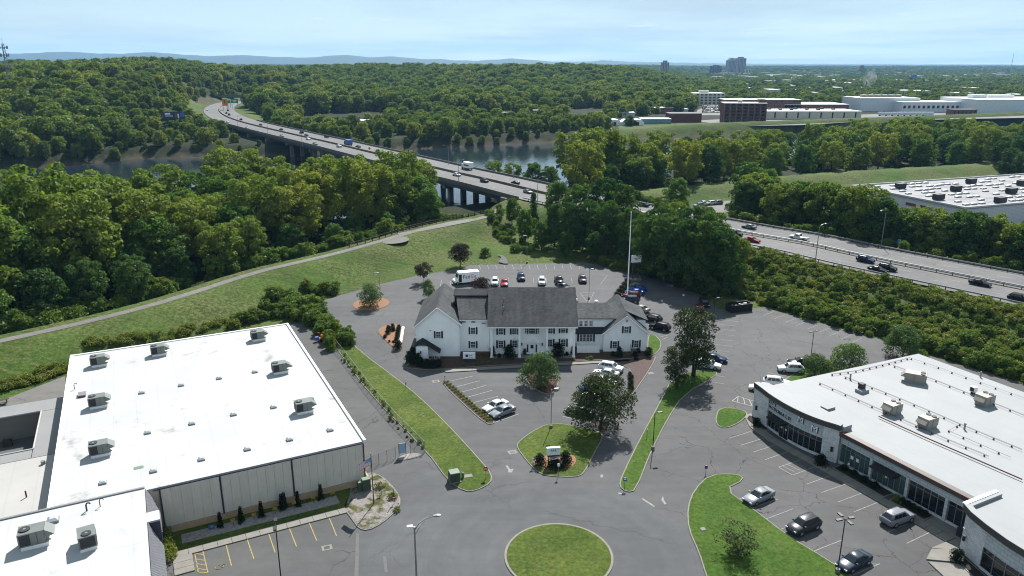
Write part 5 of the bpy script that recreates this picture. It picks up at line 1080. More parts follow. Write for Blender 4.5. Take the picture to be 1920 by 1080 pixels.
# left gabled wing
Yl = 136.3
gable_wall(-18.5, -10.25, -14.35, Yl, 6.4, 6.9, 10.1); wallbox(-18.5, -10.25, Yl + .25, 152.2, 0, 6.2)
slope([(-18.95, Yl - .35, 6.15), (-14.35, Yl - .35, 10.15), (-14.35, 152.6, 10.15), (-18.95, 152.6, 6.15)]); slope([(-14.35, Yl - .35, 10.15), (-9.85, Yl - .35, 6.7), (-9.85, 152.6, 6.7), (-14.35, 152.6, 10.15)])
MB().tube([(-14.3, Yl - .45, 10.2), (-9.8, Yl - .45, 6.72)], .13, 4).build('rake_board', M['white_trim'], inn); MB().tube([(-14.4, Yl - .45, 10.2), (-19.0, Yl - .45, 6.15)], .13, 4).build('rake_board', M['white_trim'], inn); MB().tube([(-9.78, Yl - .3, 6.5), (-13.0, 146, 9.1)], .14, 4).build('roof_flashing', M['white_trim'], inn)
for xq in (-18.45, -10.3):
    for k in range(11): MB().box((xq, Yl - .02, .5 + k * .52), (.42 if k % 2 else .3, .1, .46)).build('quoin', M['white_trim'], inn)
window(822, 627.5, Yl); MB().box((*(lambda q: (q[0], Yl - .03))(VP(807, 620, Yl)), VP(807, 620, Yl)[1]), (.3, .05, .12)).build('vent', M['dark'], inn)
# stair porch with a sloped roof
MB().box((-17.3, 135.2, 1.5), (2.2, 1.9, 3.0)).build('porch_wall', M['white_siding'], inn)
slope([(-18.7, 134.0, 3.0), (-17.35, 134.0, 3.9), (-17.35, Yl, 3.9), (-18.7, Yl, 3.0)], .12, 'shingle_d', 'porch_roof'); slope([(-17.35, 134.0, 3.9), (-13.9, 134.0, 1.6), (-13.9, Yl, 1.6), (-17.35, Yl, 3.9)], .12, 'shingle_d', 'porch_roof')
MB().box((-17.6, 134.2, 1.3), (.9, .06, 2.1)).build('porch_door', M['white_trim'], inn); MB().box((-17.6, 134.16, 1.8), (.3, .03, .5)).build('door_pane', M['glass'], inn)
for xx in (-18.4, -16.2): MB().box((xx, 134.15, 1.5), (.16, .16, 3.0)).build('porch_post', M['white_trim'], inn)
for k in range(7): MB().box((-16.0 + k * .33, 134.6, 1.45 - k * .2), (.05, .05, .9)).build('baluster', M['white_trim'], inn)
MB().tube([(-16.1, 134.6, 1.95), (-13.9, 134.6, .6)], .05, 5).build('handrail', M['white_trim'], inn)
MB().box((-16.3, 133.9, .25), (4.6, 1.0, .5)).build('landing', M['concrete'], inn)
# link
Yk = 137.4
wallbox(-10.3, -4.4, Yk, 146.8, 0, 7.5); slope([(-10.25, Yk - .4, 7.4), (-4.78, Yk - .4, 7.4), (-4.78, 143.4, 9.9), (-11.2, 143.4, 9.9)]); wallbox(-11.6, -4.8, 143.5, 146.6, 6.5, 10.3, 'shingle_d', 'roof_step')
slope([(-11.8, 143.45, 10.3), (-4.78, 143.45, 10.3), (-4.78, 146.2, 10.9), (-11.8, 146.2, 10.9)], .12, 'shingle_d')
window(887, 620, Yk); window(887, 646, Yk); window(907, 606, Yk, .8, .4, False, 1)
for px in (869, 887.5): xx, zz = VP(px, 603.5, Yk); MB().box((xx, Yk - .04, zz), (.75, .06, .32)).build('louver', M['galv'], inn)
wallbox(-10.2, -4.4, Yk - .08, Yk, 0, .75, 'brick', 'brick_base'); wallbox(-10.3, -4.6, Yk - .5, Yk - .36, 7.3, 7.46, 'white_trim', 'gutter')
MB().cyl(-8.2, 139.5, 7.9, 8.5, .08, n=7).build('vent_pipe', M['galv'], inn)
# right link: dormer over a lower wall
wallbox(12.35, 19.5, 140.2, 151, 0, 4.0); wallbox(12.35, 20.5, 141.3, 150.5, 4.0, 6.3)
slope([(12.3, 139.5, 3.75), (18.0, 139.5, 3.75), (18.6, 141.3, 4.35), (12.3, 141.3, 4.35)], .12, 'shingle_d'); wallbox(12.35, 18, 139.45, 139.6, 3.6, 3.85, 'shutter', 'gutter')
slope([(12.3, 140.8, 6.25), (21.5, 140.8, 6.25), (22.2, 146.5, 7.7), (12.3, 146.5, 7.7)]); slope([(12.3, 146.5, 7.7), (22.2, 146.5, 7.7), (22.2, 151, 6.3), (12.3, 151, 6.3)])
for px in (1089.3, 1098.8, 1108.2): 
    window(px, 606.5, 141.3, .72, 1.15, False)
for k in range(4): window(1089.5 + k * 6.3, 633, 140.2, .62, 1.55, False, 2, 1)
for px in (1083.8, 1113.5): xx, zz = VP(px, 633, 140.2); MB().box((xx, 140.13, zz), (.36, .07, 1.6)).build('shutter', M['shutter'], inn)
# right gabled wing
Yr = 139.2; xl, xr, xp = 18.25, 26.75, 22.6
gable_wall(xl, xr, xp, Yr, 3.9, 3.9, 7.5); wallbox(xl, xr, Yr + .25, 153, 0, 3.9)
slope([(xl - .45, Yr - .35, 3.65), (xp, Yr - .35, 7.55), (xp, 153.4, 7.55), (xl - .45, 153.4, 3.65)]); slope([(xp, Yr - .35, 7.55), (xr + .45, Yr - .35, 3.65), (xr + .45, 153.4, 3.65), (xp, 153.4, 7.55)])
for xa, za in ((xl - .5, 3.68), (xr + .5, 3.68)): MB().tube([(xp, Yr - .45, 7.55), (xa, Yr - .45, za)], .11, 4).build('rake_board', M['white_trim'], inn)
wallbox(24.2, 26.9, 142.2, 150.5, 3.6, 5.6); slope([(22.7, 141.9, 7.5), (27.3, 141.9, 5.5), (27.3, 150.8, 5.5), (22.7, 150.8, 7.5)])
window(1174.5, 618, Yr); window(1152.5, 646, Yr, .95, 1.5); window(1193, 644.5, Yr, .95, 1.5)
xx, zz = VP(1175.5, 602, Yr); MB().box((xx, Yr - .03, zz), (.3, .06, .4)).build('vent', M['galv'], inn)
for xq in (xl + .05, xr - .05): MB().box((xq, Yr - .02, 1.95), (.2, .08, 3.9)).build('corner_board', M['white_trim'], inn)
for k in range(4): MB().box((24.3, Yr - .3 - k * .3, .62 - k * .17), (1.3, .3, .17)).build('step', M['concrete'], inn)
for s in (-.7, .7): MB().tube([(24.3 + s, Yr - .2, .7), (24.3 + s, Yr - .2, 1.6), (24.3 + s, Yr - 1.3, .95), (24.3 + s, Yr - 1.3, .1)], .03, 5).build('handrail', M['black'], inn)
tag(MB().ball((0, 0, .3), (.45, .45, .35), 10, 6).cyl(0, 0, -.3, .3, .3, n=10).build('roof_vent', M['white_trim'], None, (*G(1118, 568, 7.5), 7.5)), 'white domed vent on the right link roof', 'vent')
# white privacy fence
t = thing('privacy_fence', 'white panel fence enclosing the small patio', 'fence', (0, 0, 0))
x0, x1 = 12.95, 17.25
for k in range(3): MB().box((x0 + k * (x1 - x0) / 2, 138.2, .8), (.16, .16, 1.7)).build('post', M['white_trim'], t)
for k in range(16): MB().box((x0 + .17 + k * .265, 138.2, .8), (.25, .05, 1.45)).build('board', M['white_trim'], t)
MB().box(((x0 + x1) / 2, 138.2, 1.55), (x1 - x0, .1, .1)).build('top_rail', M['white_trim'], t); MB().box((x0, 139.2, .8), (.06, 1.9, 1.45)).build('side_panel', M['white_trim'], t)
x, y = G(1085, 647); tag(MB().box((0, 0, .5), (1.0, .6, 1.0)).box((0, 0, 1.03), (1.1, .7, .06)).build('planter_box', M['wood'], None, (12.3, 138.7, 0)), 'brown wooden planter box left of the white fence', 'planter')
# shrubs before the house
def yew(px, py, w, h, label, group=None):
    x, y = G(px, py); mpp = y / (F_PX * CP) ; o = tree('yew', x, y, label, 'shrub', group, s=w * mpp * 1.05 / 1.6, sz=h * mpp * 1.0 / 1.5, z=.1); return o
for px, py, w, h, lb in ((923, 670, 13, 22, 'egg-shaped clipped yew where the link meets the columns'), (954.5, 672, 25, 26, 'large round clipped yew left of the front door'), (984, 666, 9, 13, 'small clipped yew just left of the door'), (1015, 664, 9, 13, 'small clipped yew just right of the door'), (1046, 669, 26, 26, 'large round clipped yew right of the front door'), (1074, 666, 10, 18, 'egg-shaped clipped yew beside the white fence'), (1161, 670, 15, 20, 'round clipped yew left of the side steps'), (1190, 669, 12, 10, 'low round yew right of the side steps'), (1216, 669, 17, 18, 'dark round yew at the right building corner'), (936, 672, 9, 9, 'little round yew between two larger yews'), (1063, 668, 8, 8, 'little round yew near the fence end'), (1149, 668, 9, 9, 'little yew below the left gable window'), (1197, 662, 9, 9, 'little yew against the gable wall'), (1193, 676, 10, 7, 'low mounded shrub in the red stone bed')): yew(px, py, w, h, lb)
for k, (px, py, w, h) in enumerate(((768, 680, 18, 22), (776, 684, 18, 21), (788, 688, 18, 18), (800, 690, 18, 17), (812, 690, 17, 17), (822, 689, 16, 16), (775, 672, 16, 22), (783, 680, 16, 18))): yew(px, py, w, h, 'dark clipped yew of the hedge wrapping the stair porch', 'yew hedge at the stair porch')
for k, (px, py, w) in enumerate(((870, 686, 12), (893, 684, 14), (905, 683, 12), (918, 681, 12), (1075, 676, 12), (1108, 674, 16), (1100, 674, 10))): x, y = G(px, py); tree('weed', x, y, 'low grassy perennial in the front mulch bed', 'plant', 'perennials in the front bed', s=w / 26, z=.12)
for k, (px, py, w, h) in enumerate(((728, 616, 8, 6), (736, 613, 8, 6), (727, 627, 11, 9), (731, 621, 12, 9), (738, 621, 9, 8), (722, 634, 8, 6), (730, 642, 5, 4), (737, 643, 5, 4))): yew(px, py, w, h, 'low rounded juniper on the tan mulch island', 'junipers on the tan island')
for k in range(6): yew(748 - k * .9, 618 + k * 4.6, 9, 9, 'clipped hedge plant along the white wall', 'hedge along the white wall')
yew(746, 655, 18, 17, 'bushy green shrub at the tip of the tan island')
t = thing('low_wall', 'low white retaining wall on the tan island', 'wall'); a, b = G(756, 616), G(751, 645); MB().tube([(*a, .35), (*b, .35)], .3, 4).build('coping', M['white_trim'], t)
for k in range(7): yew(1181 + (k % 2) * 3, 706 + k * 5, 10, 9, 'round clipped box shrub edging the red stone bed', 'box shrubs at the red stone bed')
for r_ in range(2):
    for k in range(17):
        u = k / 16; x, y = G(836 + u * 80 + r_ * 6 - 2, 719 + u * 71 - r_ * 1.0); tree('weed', x, y, 'small tufted shrub in the narrow mulch strip', 'shrub', 'shrubs in the mulch strip', s=.34, z=.12)
x, y = G(1072, 704); 
# board sign
x, y = G(880, 679); t = thing('board_sign', 'white boxed sign on a navy base in the front bed', 'sign', (x, y, .12), 0)
MB().box((0, 0, .35), (2.1, .6, .7)).build('base', M['navy_metal'], t); MB().box((0, 0, 1.25), (2.35, .5, 1.25)).build('cabinet', M['letter_white'], t); MB().box((-.45, -.27, 1.3), (.5, .03, .5)).build('emblem', M['letter_dark'], t)
for k, (xx, w) in enumerate(((.05, .16), (.28, .1), (.5, .2))): MB().box((xx, -.27, 1.42), (w, .03, .14)).build('lettering', M['letter_dark'], t)
for k in range(5): MB().box((.0 + k * .16, -.27, .95), (.1, .03, .06)).build('lettering', M['sign_back'], t)
# ------------------------------------------------------------------ stone-fronted office with the curved entrance
of = thing('office_building', 'low stone office with a curved lettered entrance and pale flat roof', 'building', (*OA, 0), OAng)
CUR = [(-.25, 16.2), (-.75, 13.9), (-1.2, 12.2), (-1.5, 10.5), (-1.72, 8.6), (-1.78, 6.8), (-1.7, 5.0), (-1.45, 3.3), (-1.05, 1.8), (-.45, .3), (-.25, -.4)]
TW2 = [(-.2, -20.9), (-3.4, -20.9), (-4.2, -22.2), (-5.0, -24.4), (-5.7, -27), (-6.1, -30), (-6.1, -34), (-5.6, -38)]
def curtain(pl, z0, z1, th, mat, name, off=0.0, par=of, top=None):
    rings = []
    for i, p in enumerate(pl):
        a, b = Vector(pl[max(0, i - 1)]), Vector(pl[min(len(pl) - 1, i + 1)]); d = (b - a).normalized(); n = Vector((d.y, -d.x)); n = n if n.x < 0 or (abs(n.x) < .2 and n.y > 0) else -n
        o = Vector(p) + n * off; q = o - n * th; rings.append([(o.x, o.y, z0), (q.x, q.y, z0), (q.x, q.y, z1), (o.x, o.y, z1)])
    return MB().loft(rings).build(name, M[mat], par)
ZO = 5.0
MB().prism([(0.1, -60), (36.5, -60), (36.5, 14.2), (.3, 15.9), (-.5, 12), (-1, 8), (-1, 5), (-.5, 1.5), (.1, -.4)], 0, ZO - .15).build('wall', M['panel'], of)
MB().prism([(-.3, -60), (36.7, -60), (36.7, 14.4), (.2, 16.0), (-.6, 12), (-1.2, 8), (-1.2, 5), (-.6, 1.5), (-.3, -.4)], ZO - .14, ZO).build('roof', M['rb_roof'], of)
MB().prism([(-2.0, 16.2), (-.1, 16.3), (1.6, 15.9), (2.2, 8), (1.6, -.6), (-.1, -.7), (-.5, .3), (-1.2, 1.8), (-1.6, 3.3), (-1.9, 5), (-1.95, 7), (-1.9, 8.8), (-1.7, 10.5), (-1.3, 12.4)][1:], ZO + .01, 5.75).build('parapet_block', M['rb_roof'], of)
curtain(CUR, 3.0, 5.5, .3, 'panel', 'fascia'); curtain(CUR, -.05, .45, .35, 'stone', 'sill_wall'); curtain(CUR, 5.2, 5.95, .8, 'cornice', 'cornice', .5); curtain(CUR, 5.96, 6.06, .9, 'rb_roof', 'coping', .48)
curtain(CUR[:3], -.05, 5.3, .5, 'stone', 'stone_pier', .28); curtain(CUR[8:], -.05, 5.3, .5, 'stone', 'stone_pier', .28)
curtain(CUR[:3], 2.75, 2.9, .5, 'panel', 'band', .36); curtain(CUR[8:], 2.75, 2.9, .5, 'panel', 'band', .36)
def along(pl, t):
    d = [0]
    for i in range(len(pl) - 1): d.append(d[-1] + math.hypot(pl[i + 1][0] - pl[i][0], pl[i + 1][1] - pl[i][1]))
    s = t * d[-1]
    for i in range(len(pl) - 1):
        if s <= d[i + 1] or i == len(pl) - 2:
            k = (s - d[i]) / (d[i + 1] - d[i]); a, b = Vector(pl[i]), Vector(pl[i + 1]); dd = (b - a).normalized(); return a + (b - a) * k, dd
def glaze(pl, z0, z1, n, mat='glass_d', doors=(), off=0.0):
    for k in range(n):
        (a, d), (b, _) = along(pl, k / n), along(pl, (k + 1) / n); n_ = Vector((d.y, -d.x)); n_ = n_ if n_.x < 0 else -n_
        a = a + n_ * off; b = b + n_ * off; c = (a + b) / 2; ang = math.atan2(b.y - a.y, b.x - a.x); w = (b - a).length
        mats = mat if isinstance(mat, str) else mat[k % len(mat)]
        for za, zb in ((z0, z0 + .55), (z0 + .55, z1 - .55), (z1 - .55, z1)) if k not in doors else ((z0 - .35, z1 - .55), (z1 - .55, z1)):
            MB().box((c.x, c.y, (za + zb) / 2), (w - .07, .05, zb - za - .06), ang).build('pane', M[mats], of)
        MB().box((a.x + n_.x * .03, a.y + n_.y * .03, (z0 + z1) / 2), (.08, .14, z1 - z0), ang).build('mullion', M['galv'], of)
        MB().box((c.x + n_.x * .03, c.y + n_.y * .03, z1 - .55), (w - .09, .1, .06), ang).build('transom', M['galv'], of)
        if k in doors:
            MB().box((c.x + n_.x * .06, c.y + n_.y * .06, z0 + 1.3), (.35, .04, .3), ang).build('door_sign', M['sign_white'], of); MB().box((c.x + n_.x * .07, c.y + n_.y * .07, z0 + .8), (.05, .05, .5), ang).build('door_handle', M['galv'], of)
glaze(CUR[2:9], .45, 3.0, 11, 'glass_d', (3, 4))
# canopy over the doors
(a, d) = along(CUR, .42); n_ = Vector((-abs(d.y), d.x if d.y < 0 else -d.x)); ang = math.atan2(d.y, d.x)
MB().box((a.x - .75, a.y + .2, 2.75), (3.1, 1.35, .3), ang).build('awning', M['black'], of)
for z, txt, t0, sz in ((4.52, 'MOTT', .215, .74), (3.78, 'MACDONALD', .215, .74)):
    for k, chh in enumerate(txt):
        (p, d) = along(CUR, t0 + k * .038); text_mesh(chh, sz, M['letter_dark'], 'letter', of, (p.x - .06, p.y, z), (R(90), 0, math.atan2(d.y, d.x)), .04)
for t_, z in ((.64, 4.55), (.78, 4.05)):
    (p, d) = along(CUR, t_); n_ = Vector((d.y, -d.x)); n_ = n_ if n_.x < 0 else -n_
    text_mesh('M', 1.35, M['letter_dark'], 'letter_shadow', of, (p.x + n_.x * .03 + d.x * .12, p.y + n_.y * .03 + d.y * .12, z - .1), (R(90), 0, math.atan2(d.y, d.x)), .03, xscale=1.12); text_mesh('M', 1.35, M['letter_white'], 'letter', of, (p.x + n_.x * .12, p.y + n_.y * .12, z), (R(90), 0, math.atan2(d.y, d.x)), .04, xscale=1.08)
def lantern(x, y, z): MB().box((x, y, z), (.22, .25, .6)).box((x, y, z + .36), (.3, .33, .1)).build('wall_lamp', M['black'], of)
lantern(-.85, 15.2, 2.0); lantern(-.95, .2, 2.0); lantern(-4.2, -21.6, 2.0)
# straight front
F0, F1 = -.45, -20.8
MB().box((.0, (F0 + F1) / 2, 3.85), (.35, F0 - F1, 1.2)).build('fascia', M['panel'], of)
MB().box((-.15, (F0 + F1) / 2, 4.72), (.95, F0 - F1, .62)).build('cornice', M['cornice'], of); MB().box((-.62, (F0 + F1) / 2, 5.0), (.12, F0 - F1, .14)).build('gutter_edge', M['rust'], of)
MB().box((.0, (F0 + F1) / 2, .2), (.3, F0 - F1, .45)).build('sill_wall', M['stone'], of)
for y0, y1, n, mt in ((-.7, -5.5, 6, 'glass_g'), (-6.0, -11.0, 6, 'glass_g'), (-11.5, -16.4, 5, 'glass_d'), (-16.9, -20.6, 4, 'glass_d')):
    glaze([(-.02, y0), (-.02, y1)], .45, 3.25, n, mt, (2,) if y0 == -6.0 else ()); MB().box((-.1, y1 - .22, 1.85), (.4, .38, 3.3)).build('pier', M['panel'], of)
MB().box((-.9, -8.3, 3.0), (1.5, 3.6, .25)).build('awning', M['black'], of)
for y in (-2.6, -3.5): MB().box((-.09, y, 1.9), (.03, .45, .5)).build('window_sign', M['sign_white'], of)
# second bowed bay
MB().prism(TW2 + [(2.4, -38), (2.4, -20.9)], 0, 5.2).build('bay_wall', M['stone'], of); MB().prism([(x + .2, y - .1) for x, y in TW2] + [(2.3, -38), (2.3, -21.1)], 5.22, 5.5).build('bay_roof', M['rb_roof'], of)
curtain(TW2[1:], 5.1, 5.85, .7, 'cornice', 'cornice', .45); curtain(TW2[1:], 5.86, 5.95, .8, 'rb_roof', 'coping', .43); MB().box((-.55, -20.85, 5.55), (6.0, .9, .7)).build('parapet', M['rb_roof'], of); MB().box((-.55, -20.6, 5.93), (6.2, .5, .08)).build('coping', M['wh_trim'], of)
curtain(TW2[3:], 2.9, 4.9, .25, 'panel', 'fascia', .06); glaze(TW2[3:], .45, 2.9, 9, 'glass_d', (), .06)
curtain(TW2[1:3], 2.75, 2.9, .4, 'panel', 'band', .08)
# roof equipment
for px, py, s, lb, rz in ((1715, 716, 1.2, 'long tan air unit near the back of the office roof', -R(30)), (1672, 774, 1.18, 'tan air unit with twin fans above the curved entrance side', OAng), (1738, 800, 1.18, 'tan air unit with twin fans beside the rusty gas pipe', OAng), (1845, 758, 1.22, 'tan air unit with twin fans toward the outer roof edge', OAng)):
    x, y = G(px, py, ZO); t = thing('rooftop_unit', lb, 'rooftop unit', (x, y, ZO), rz); t.scale = (s, s, s); w = 2.6 if px == 1715 else 1.9
    MB().box((0, 0, .16), (w * .95, 1.3, .32)).build('kerb', M['rb_roof'], t); MB().box((0, 0, .85), (w, 1.45, 1.05)).build('housing', M['hvac_tan'], t); MB().box((w / 2 + .02, 0, .85), (.05, 1.3, .9)).build('coil_grille', M['dark'], t)
    MB().add([(-w / 2 - .5, -.65, .75), (-w / 2 - .5, .65, .75), (-w / 2, .65, 1.3), (-w / 2, -.65, 1.3), (-w / 2, -.65, .7), (-w / 2, .65, .7)], [(0, 1, 2, 3)[::-1], (0, 3, 4), (1, 5, 2), (0, 4, 5, 1)]).build('intake_hood', M['hvac_tan'], t)
    for dy in (-.36, .36): MB().cyl(w / 2 - .45, dy, 1.38, 1.46, .3, n=12).build('fan_ring', M['dark'], t)
    MB().box((-.1, -.735, .85), (.02, .02, .95)).build('panel_seam', M['dark'], t)
def roofbox(px, py, parts, lb, cat, name):
    x, y = G(px, py, ZO); t = thing(name, lb, cat, (x, y, ZO), OAng)
    for nm, c, d, mt in parts: MB().box(c, d, taper=.98).build(nm, M[mt], t)
roofbox(1616, 735, [('curb', (0, 0, .25), (1.7, 1.3, .5), 'rb_roof'), ('cap', (.2, .3, .95), (.8, .8, .8), 'dark'), ('flange', (.2, .3, .53), (1.0, 1.0, .06), 'galv')], 'low grey curb with a dark exhaust cap on the office roof', 'exhaust', 'exhaust_vent')
roofbox(1552, 766, [('curb', (0, 0, .15), (1.7, 1.3, .3), 'rb_roof'), ('lid', (0, 0, .33), (1.75, 1.35, .06), 'rb_roof')], 'flat pale hatch near the curved cornice', 'hatch', 'roof_hatch')
roofbox(1824, 738, [('stand', (0, 0, .2), (.5, .5, .4), 'dark'), ('condenser', (0, 0, .8), (.8, .8, .8), 'wh_trim'), ('grille', (-.42, 0, .8), (.03, .6, .6), 'dark')], 'small white condenser on a stand on the office roof', 'condenser', 'condenser')
for px, py, lb in ((1838, 707, 'slim capped vent pipe near the outer roof edge'), (1594, 711, 'slim capped vent pipe near the roof end'), (1808, 805, 'short domed vent beside the long pipes')):
    x, y = G(px, py, ZO); t = thing('vent_pipe', lb, 'vent pipe', (x, y, ZO)); MB().cyl(0, 0, 0, .8, .13, n=9).build('pipe', M['galv'], t); MB().cyl(0, 0, .8, .98, .2, .1, n=9).build('cap', M['galv'], t)
def pipeline(pts, double, lb, mat='dark', step=2.4, r=.022, sup=True):
    P = [G3(1520 + a / 4.8, 640 + b / 4.8, ZO) for a, b in pts]; t = thing('roof_pipe', lb, 'pipe')
    for o in ((-.12, .12) if double else (0,)):
        MB().tube([(p.x + o * .5, p.y + o, ZO + .28) for p in P], r, 5).build('pipe', M[mat], t)
    if sup:
        pl = [(p.x, p.y, ZO) for p in P]; s = .3
        while s < pl_len(pl): q, d = pl_at(pl, s); MB().box((q.x, q.y, ZO + .12), (.2, .2, .24), math.atan2(d.y, d.x), taper=.6).build('support', M['black'], t); s += step
pipeline([(890, 160), (1145, 245), (1430, 348), (1730, 455), (2000, 552)], False, 'thin pipe on black supports along the outer roof edge', 'galv'); pipeline([(740, 230), (1100, 355), (1450, 495), (1770, 620), (2100, 755)], True, 'twin pipe running past the long tan unit')
pipeline([(300, 330), (580, 440), (840, 545), (1160, 680), (1320, 750), (1645, 885), (1900, 990)], True, 'twin pipe running past the dark exhaust cap'); pipeline([(70, 385), (335, 500), (620, 628), (920, 760), (1240, 903), (1600, 1050)], True, 'twin pipe on the entrance side of the twin-fan units')
pipeline([(180, 310), (430, 275), (580, 240), (720, 205), (890, 160)], True, 'pipe row across the end of the office roof', step=1.6); pipeline([(1325, 770), (1235, 820), (1410, 893), (1605, 978), (1800, 1060)], False, 'branch pipe bending beside the domed vent'); pipeline([(610, 690), (1040, 885), (1430, 1055), (1900, 1260)], False, 'long rusty red gas pipe lying on the office roof', 'rust', r=.09, sup=False)
for px, py, w, h, lb in ((1418, 800, 17, 18, 'round clipped shrub at the curved stone corner'), (1538, 872, 27, 22, 'round clipped shrub below the right stone pier of the entrance'), (1793, 1052, 30, 26, 'round clipped shrub on the bed below the bowed bay')): yew(px, py, w, h, lb)
for k in range(4): x, y = OL(-1.2, -2.4 - k * 1.7); tree('yew', x, y, 'low clipped shrub in the bed under the green-tinted windows', 'shrub', 'shrubs under the green windows', s=.8, sz=.55, z=.15)
for k in range(5): x, y = OL(-1.2, -11.6 - k * .8); tree('yew', x, y, 'low clipped shrub in the bed before the dark windows', 'shrub', 'shrubs under the dark windows', s=.62, sz=.5, z=.15)
x, y = OL(-1.3, -10.9); tree('weed', x, y, 'spiky yellow-green plant at the end of the bed', 'plant', s=.8, z=.15)
x, y = OL(-1.1, -19.6); tag(MB().box((0, 0, .55), (1.0, .8, 1.1)).box((0, 0, 1.12), (1.06, .86, .06)).build('litter_bin', M['dark'], None, (x, y, .13), OAng), 'dark bin box by the inner office corner', 'bin')
# ------------------------------------------------------------------ lamps, poles, signs, fence
def lamp(px, py, h, label, mat='black', heads=((1, 0),), base=True, r=.07, group=None, z=0.0, arm=.5):
    x, y = G(px, py, z); t = thing('lamp_post', label, 'lamp post', (x, y, z), R(15), group)
    MB().tube([(0, 0, 0), (0, 0, h)], [r, r * .8], 8).build('pole', M[mat], t)
    if base: MB().cyl(0, 0, -.1, .55, .28, .26, n=12).build('footing', M['concrete'], t)
    for ax, ay in heads:
        MB().tube([(0, 0, h - .1), (ax * arm, ay * arm, h)], r * .5, 5).build('arm', M[mat], t); a = math.atan2(ay, ax)
        MB().box((ax * (arm + .3), ay * (arm + .3), h + .02), (.7, .34, .14), a).build('lamp_head', M[mat] if mat != 'galv' else M['sign_back'], t)
lamp(1224, 843, 6.0, 'black lamp post in the grass strip between the lots'); lamp(1520, 672, 5.6, 'black twin-headed lamp post in the back of the cracked lot', heads=((1, .2), (-1, -.2))); lamp(1338, 592, 4.2, 'black lamp post beside the open dumpster', base=False)
lamp(529, 1105, 8.2, 'black twin-headed lamp post in the yellow-lined lot', heads=((0, 1), (0, -1))); lamp(1570, 1074, 7.0, 'black four-headed lamp post at the edge of the office lot', heads=((1, 0), (-1, 0), (0, 1), (0, -1)))
lamp(1033, 803, 6.7, 'slim grey lamp post on the entrance island', 'galv'); lamp(988, 494, 8.2, 'slim pale lamp post at the edge of the rear lawn', 'galv', heads=((-1, 0),), r=.06); lamp(1104, 561, 7.6, 'grey twin-headed lamp post in the rear lot', 'galv', heads=((1, 0), (-1, 0)), r=.07, arm=.35); lamp(713, 556, 6.2, 'slim pale lamp post behind the round tree', 'galv', heads=((-1, 0),), r=.055, base=False)
# big street light at the bottom with a camera box
x, y = G(783, 1130); t = thing('street_lamp', 'galvanised street lamp with a long curved arm by the turning circle', 'street lamp', (x, y, 0), R(8))
MB().tube([(0, 0, 0), (0, 0, 9.2)], [.13, .08], 9).build('pole', M['galv'], t); MB().tube([(0, 0, 8.9), (.5, 0, 9.7), (1.3, 0, 10.2), (2.1, 0, 10.45)], [.05, .045, .04, .04], 6).build('arm', M['galv'], t); MB().tube([(0, 0, 8.3), (.5, 0, 9.2), (1.1, 0, 9.9)], .03, 5).build('brace', M['galv'], t)
MB().loft([[(2.0, -.1, 10.4), (2.0, .1, 10.4), (2.0, .1, 10.52), (2.0, -.1, 10.52)], [(2.4, -.17, 10.36), (2.4, .17, 10.36), (2.4, .14, 10.56), (2.4, -.14, 10.56)], [(2.75, -.1, 10.42), (2.75, .1, 10.42), (2.75, .1, 10.52), (2.75, -.1, 10.52)]]).build('lamp_head', M['galv'], t)
MB().box((-.45, 0, 9.3), (.6, .35, .4)).build('floodlight', M['sign_white'], t); MB().tube([(0, 0, 9.2), (-.3, 0, 9.2)], .04, 5).build('bracket', M['galv'], t); MB().cyl(0, 0, 9.2, 9.34, .12, n=9).build('cap', M['galv'], t)
# tall white pole and pylon sign
x, y = G(1176, 562); t = thing('flagpole', 'very tall bare white flagpole behind the building', 'flagpole', (x, y, 0)); MB().tube([(0, 0, 0), (0, 0, 10), (0, 0, 21.5)], [.17, .13, .07], 10).build('pole', M['white_trim'], t); MB().ball((0, 0, 21.6), .13, 8, 5).build('finial', M['white_trim'], t); MB().cyl(0, 0, -.05, .25, .4, n=12).build('base', M['concrete'], t)
x, y = G(1191, 527); t = thing('pylon_sign', 'pale pylon sign on two dark posts behind parked cars', 'sign', (x, y, 0), R(12))
MB().box((0, 0, .35), (3.0, 1.4, .7)).build('plinth', M['concrete'], t)
for s in (-.75, .75): MB().box((s, 0, 2.9), (.22, .22, 4.6)).build('post', M['dark'], t)
MB().box((0, 0, 6.1), (2.6, .45, 1.9)).build('cabinet', M['sign_white'], t); MB().box((0, 0, 5.0), (2.0, .3, .3)).build('lower_band', M['navy_metal'], t); MB().box((0, -.24, 6.3), (1.3, .04, .16)).build('lettering', M['rust'], t); MB().box((0, -.24, 6.0), (.8, .04, .14)).build('lettering', M['rust'], t)
# entrance sign
x, y = G(1037, 872); t = thing('entrance_sign', 'white entrance sign with dark script lettering between clipped shrubs', 'sign', (x, y, .13), R(8))
for s in (-.7, .7): MB().box((s, 0, .7), (.12, .12, 1.4)).build('post', M['dark'], t)
MB().box((0, 0, 2.15), (1.95, .42, 1.15)).build('cabinet', M['sign_white'], t); MB().box((0, -.02, 1.42), (1.7, .3, .22)).build('band', M['navy_metal'], t); MB().box((0, -.05, 1.15), (1.1, .2, .28)).build('lower_panel', M['banner'], t); MB().box((0, -.16, 1.15), (.9, .02, .06)).build('lettering', M['letter_dark'], t)
text_mesh('9AR', .5, M['letter_dark'], 'script_lettering', t, (.0, -.22, 2.3), (R(90), 0, 0), .01); MB().box((.62, -.215, 2.5), (.26, .01, .05)).build('flourish', M['letter_dark'], t)
yew(1012, 873, 25, 24, 'round clipped shrub left of the entrance sign'); yew(1060, 870, 27, 27, 'round clipped shrub right of the entrance sign'); yew(1042, 876, 38, 14, 'low wide clipped shrub in front of the entrance sign')
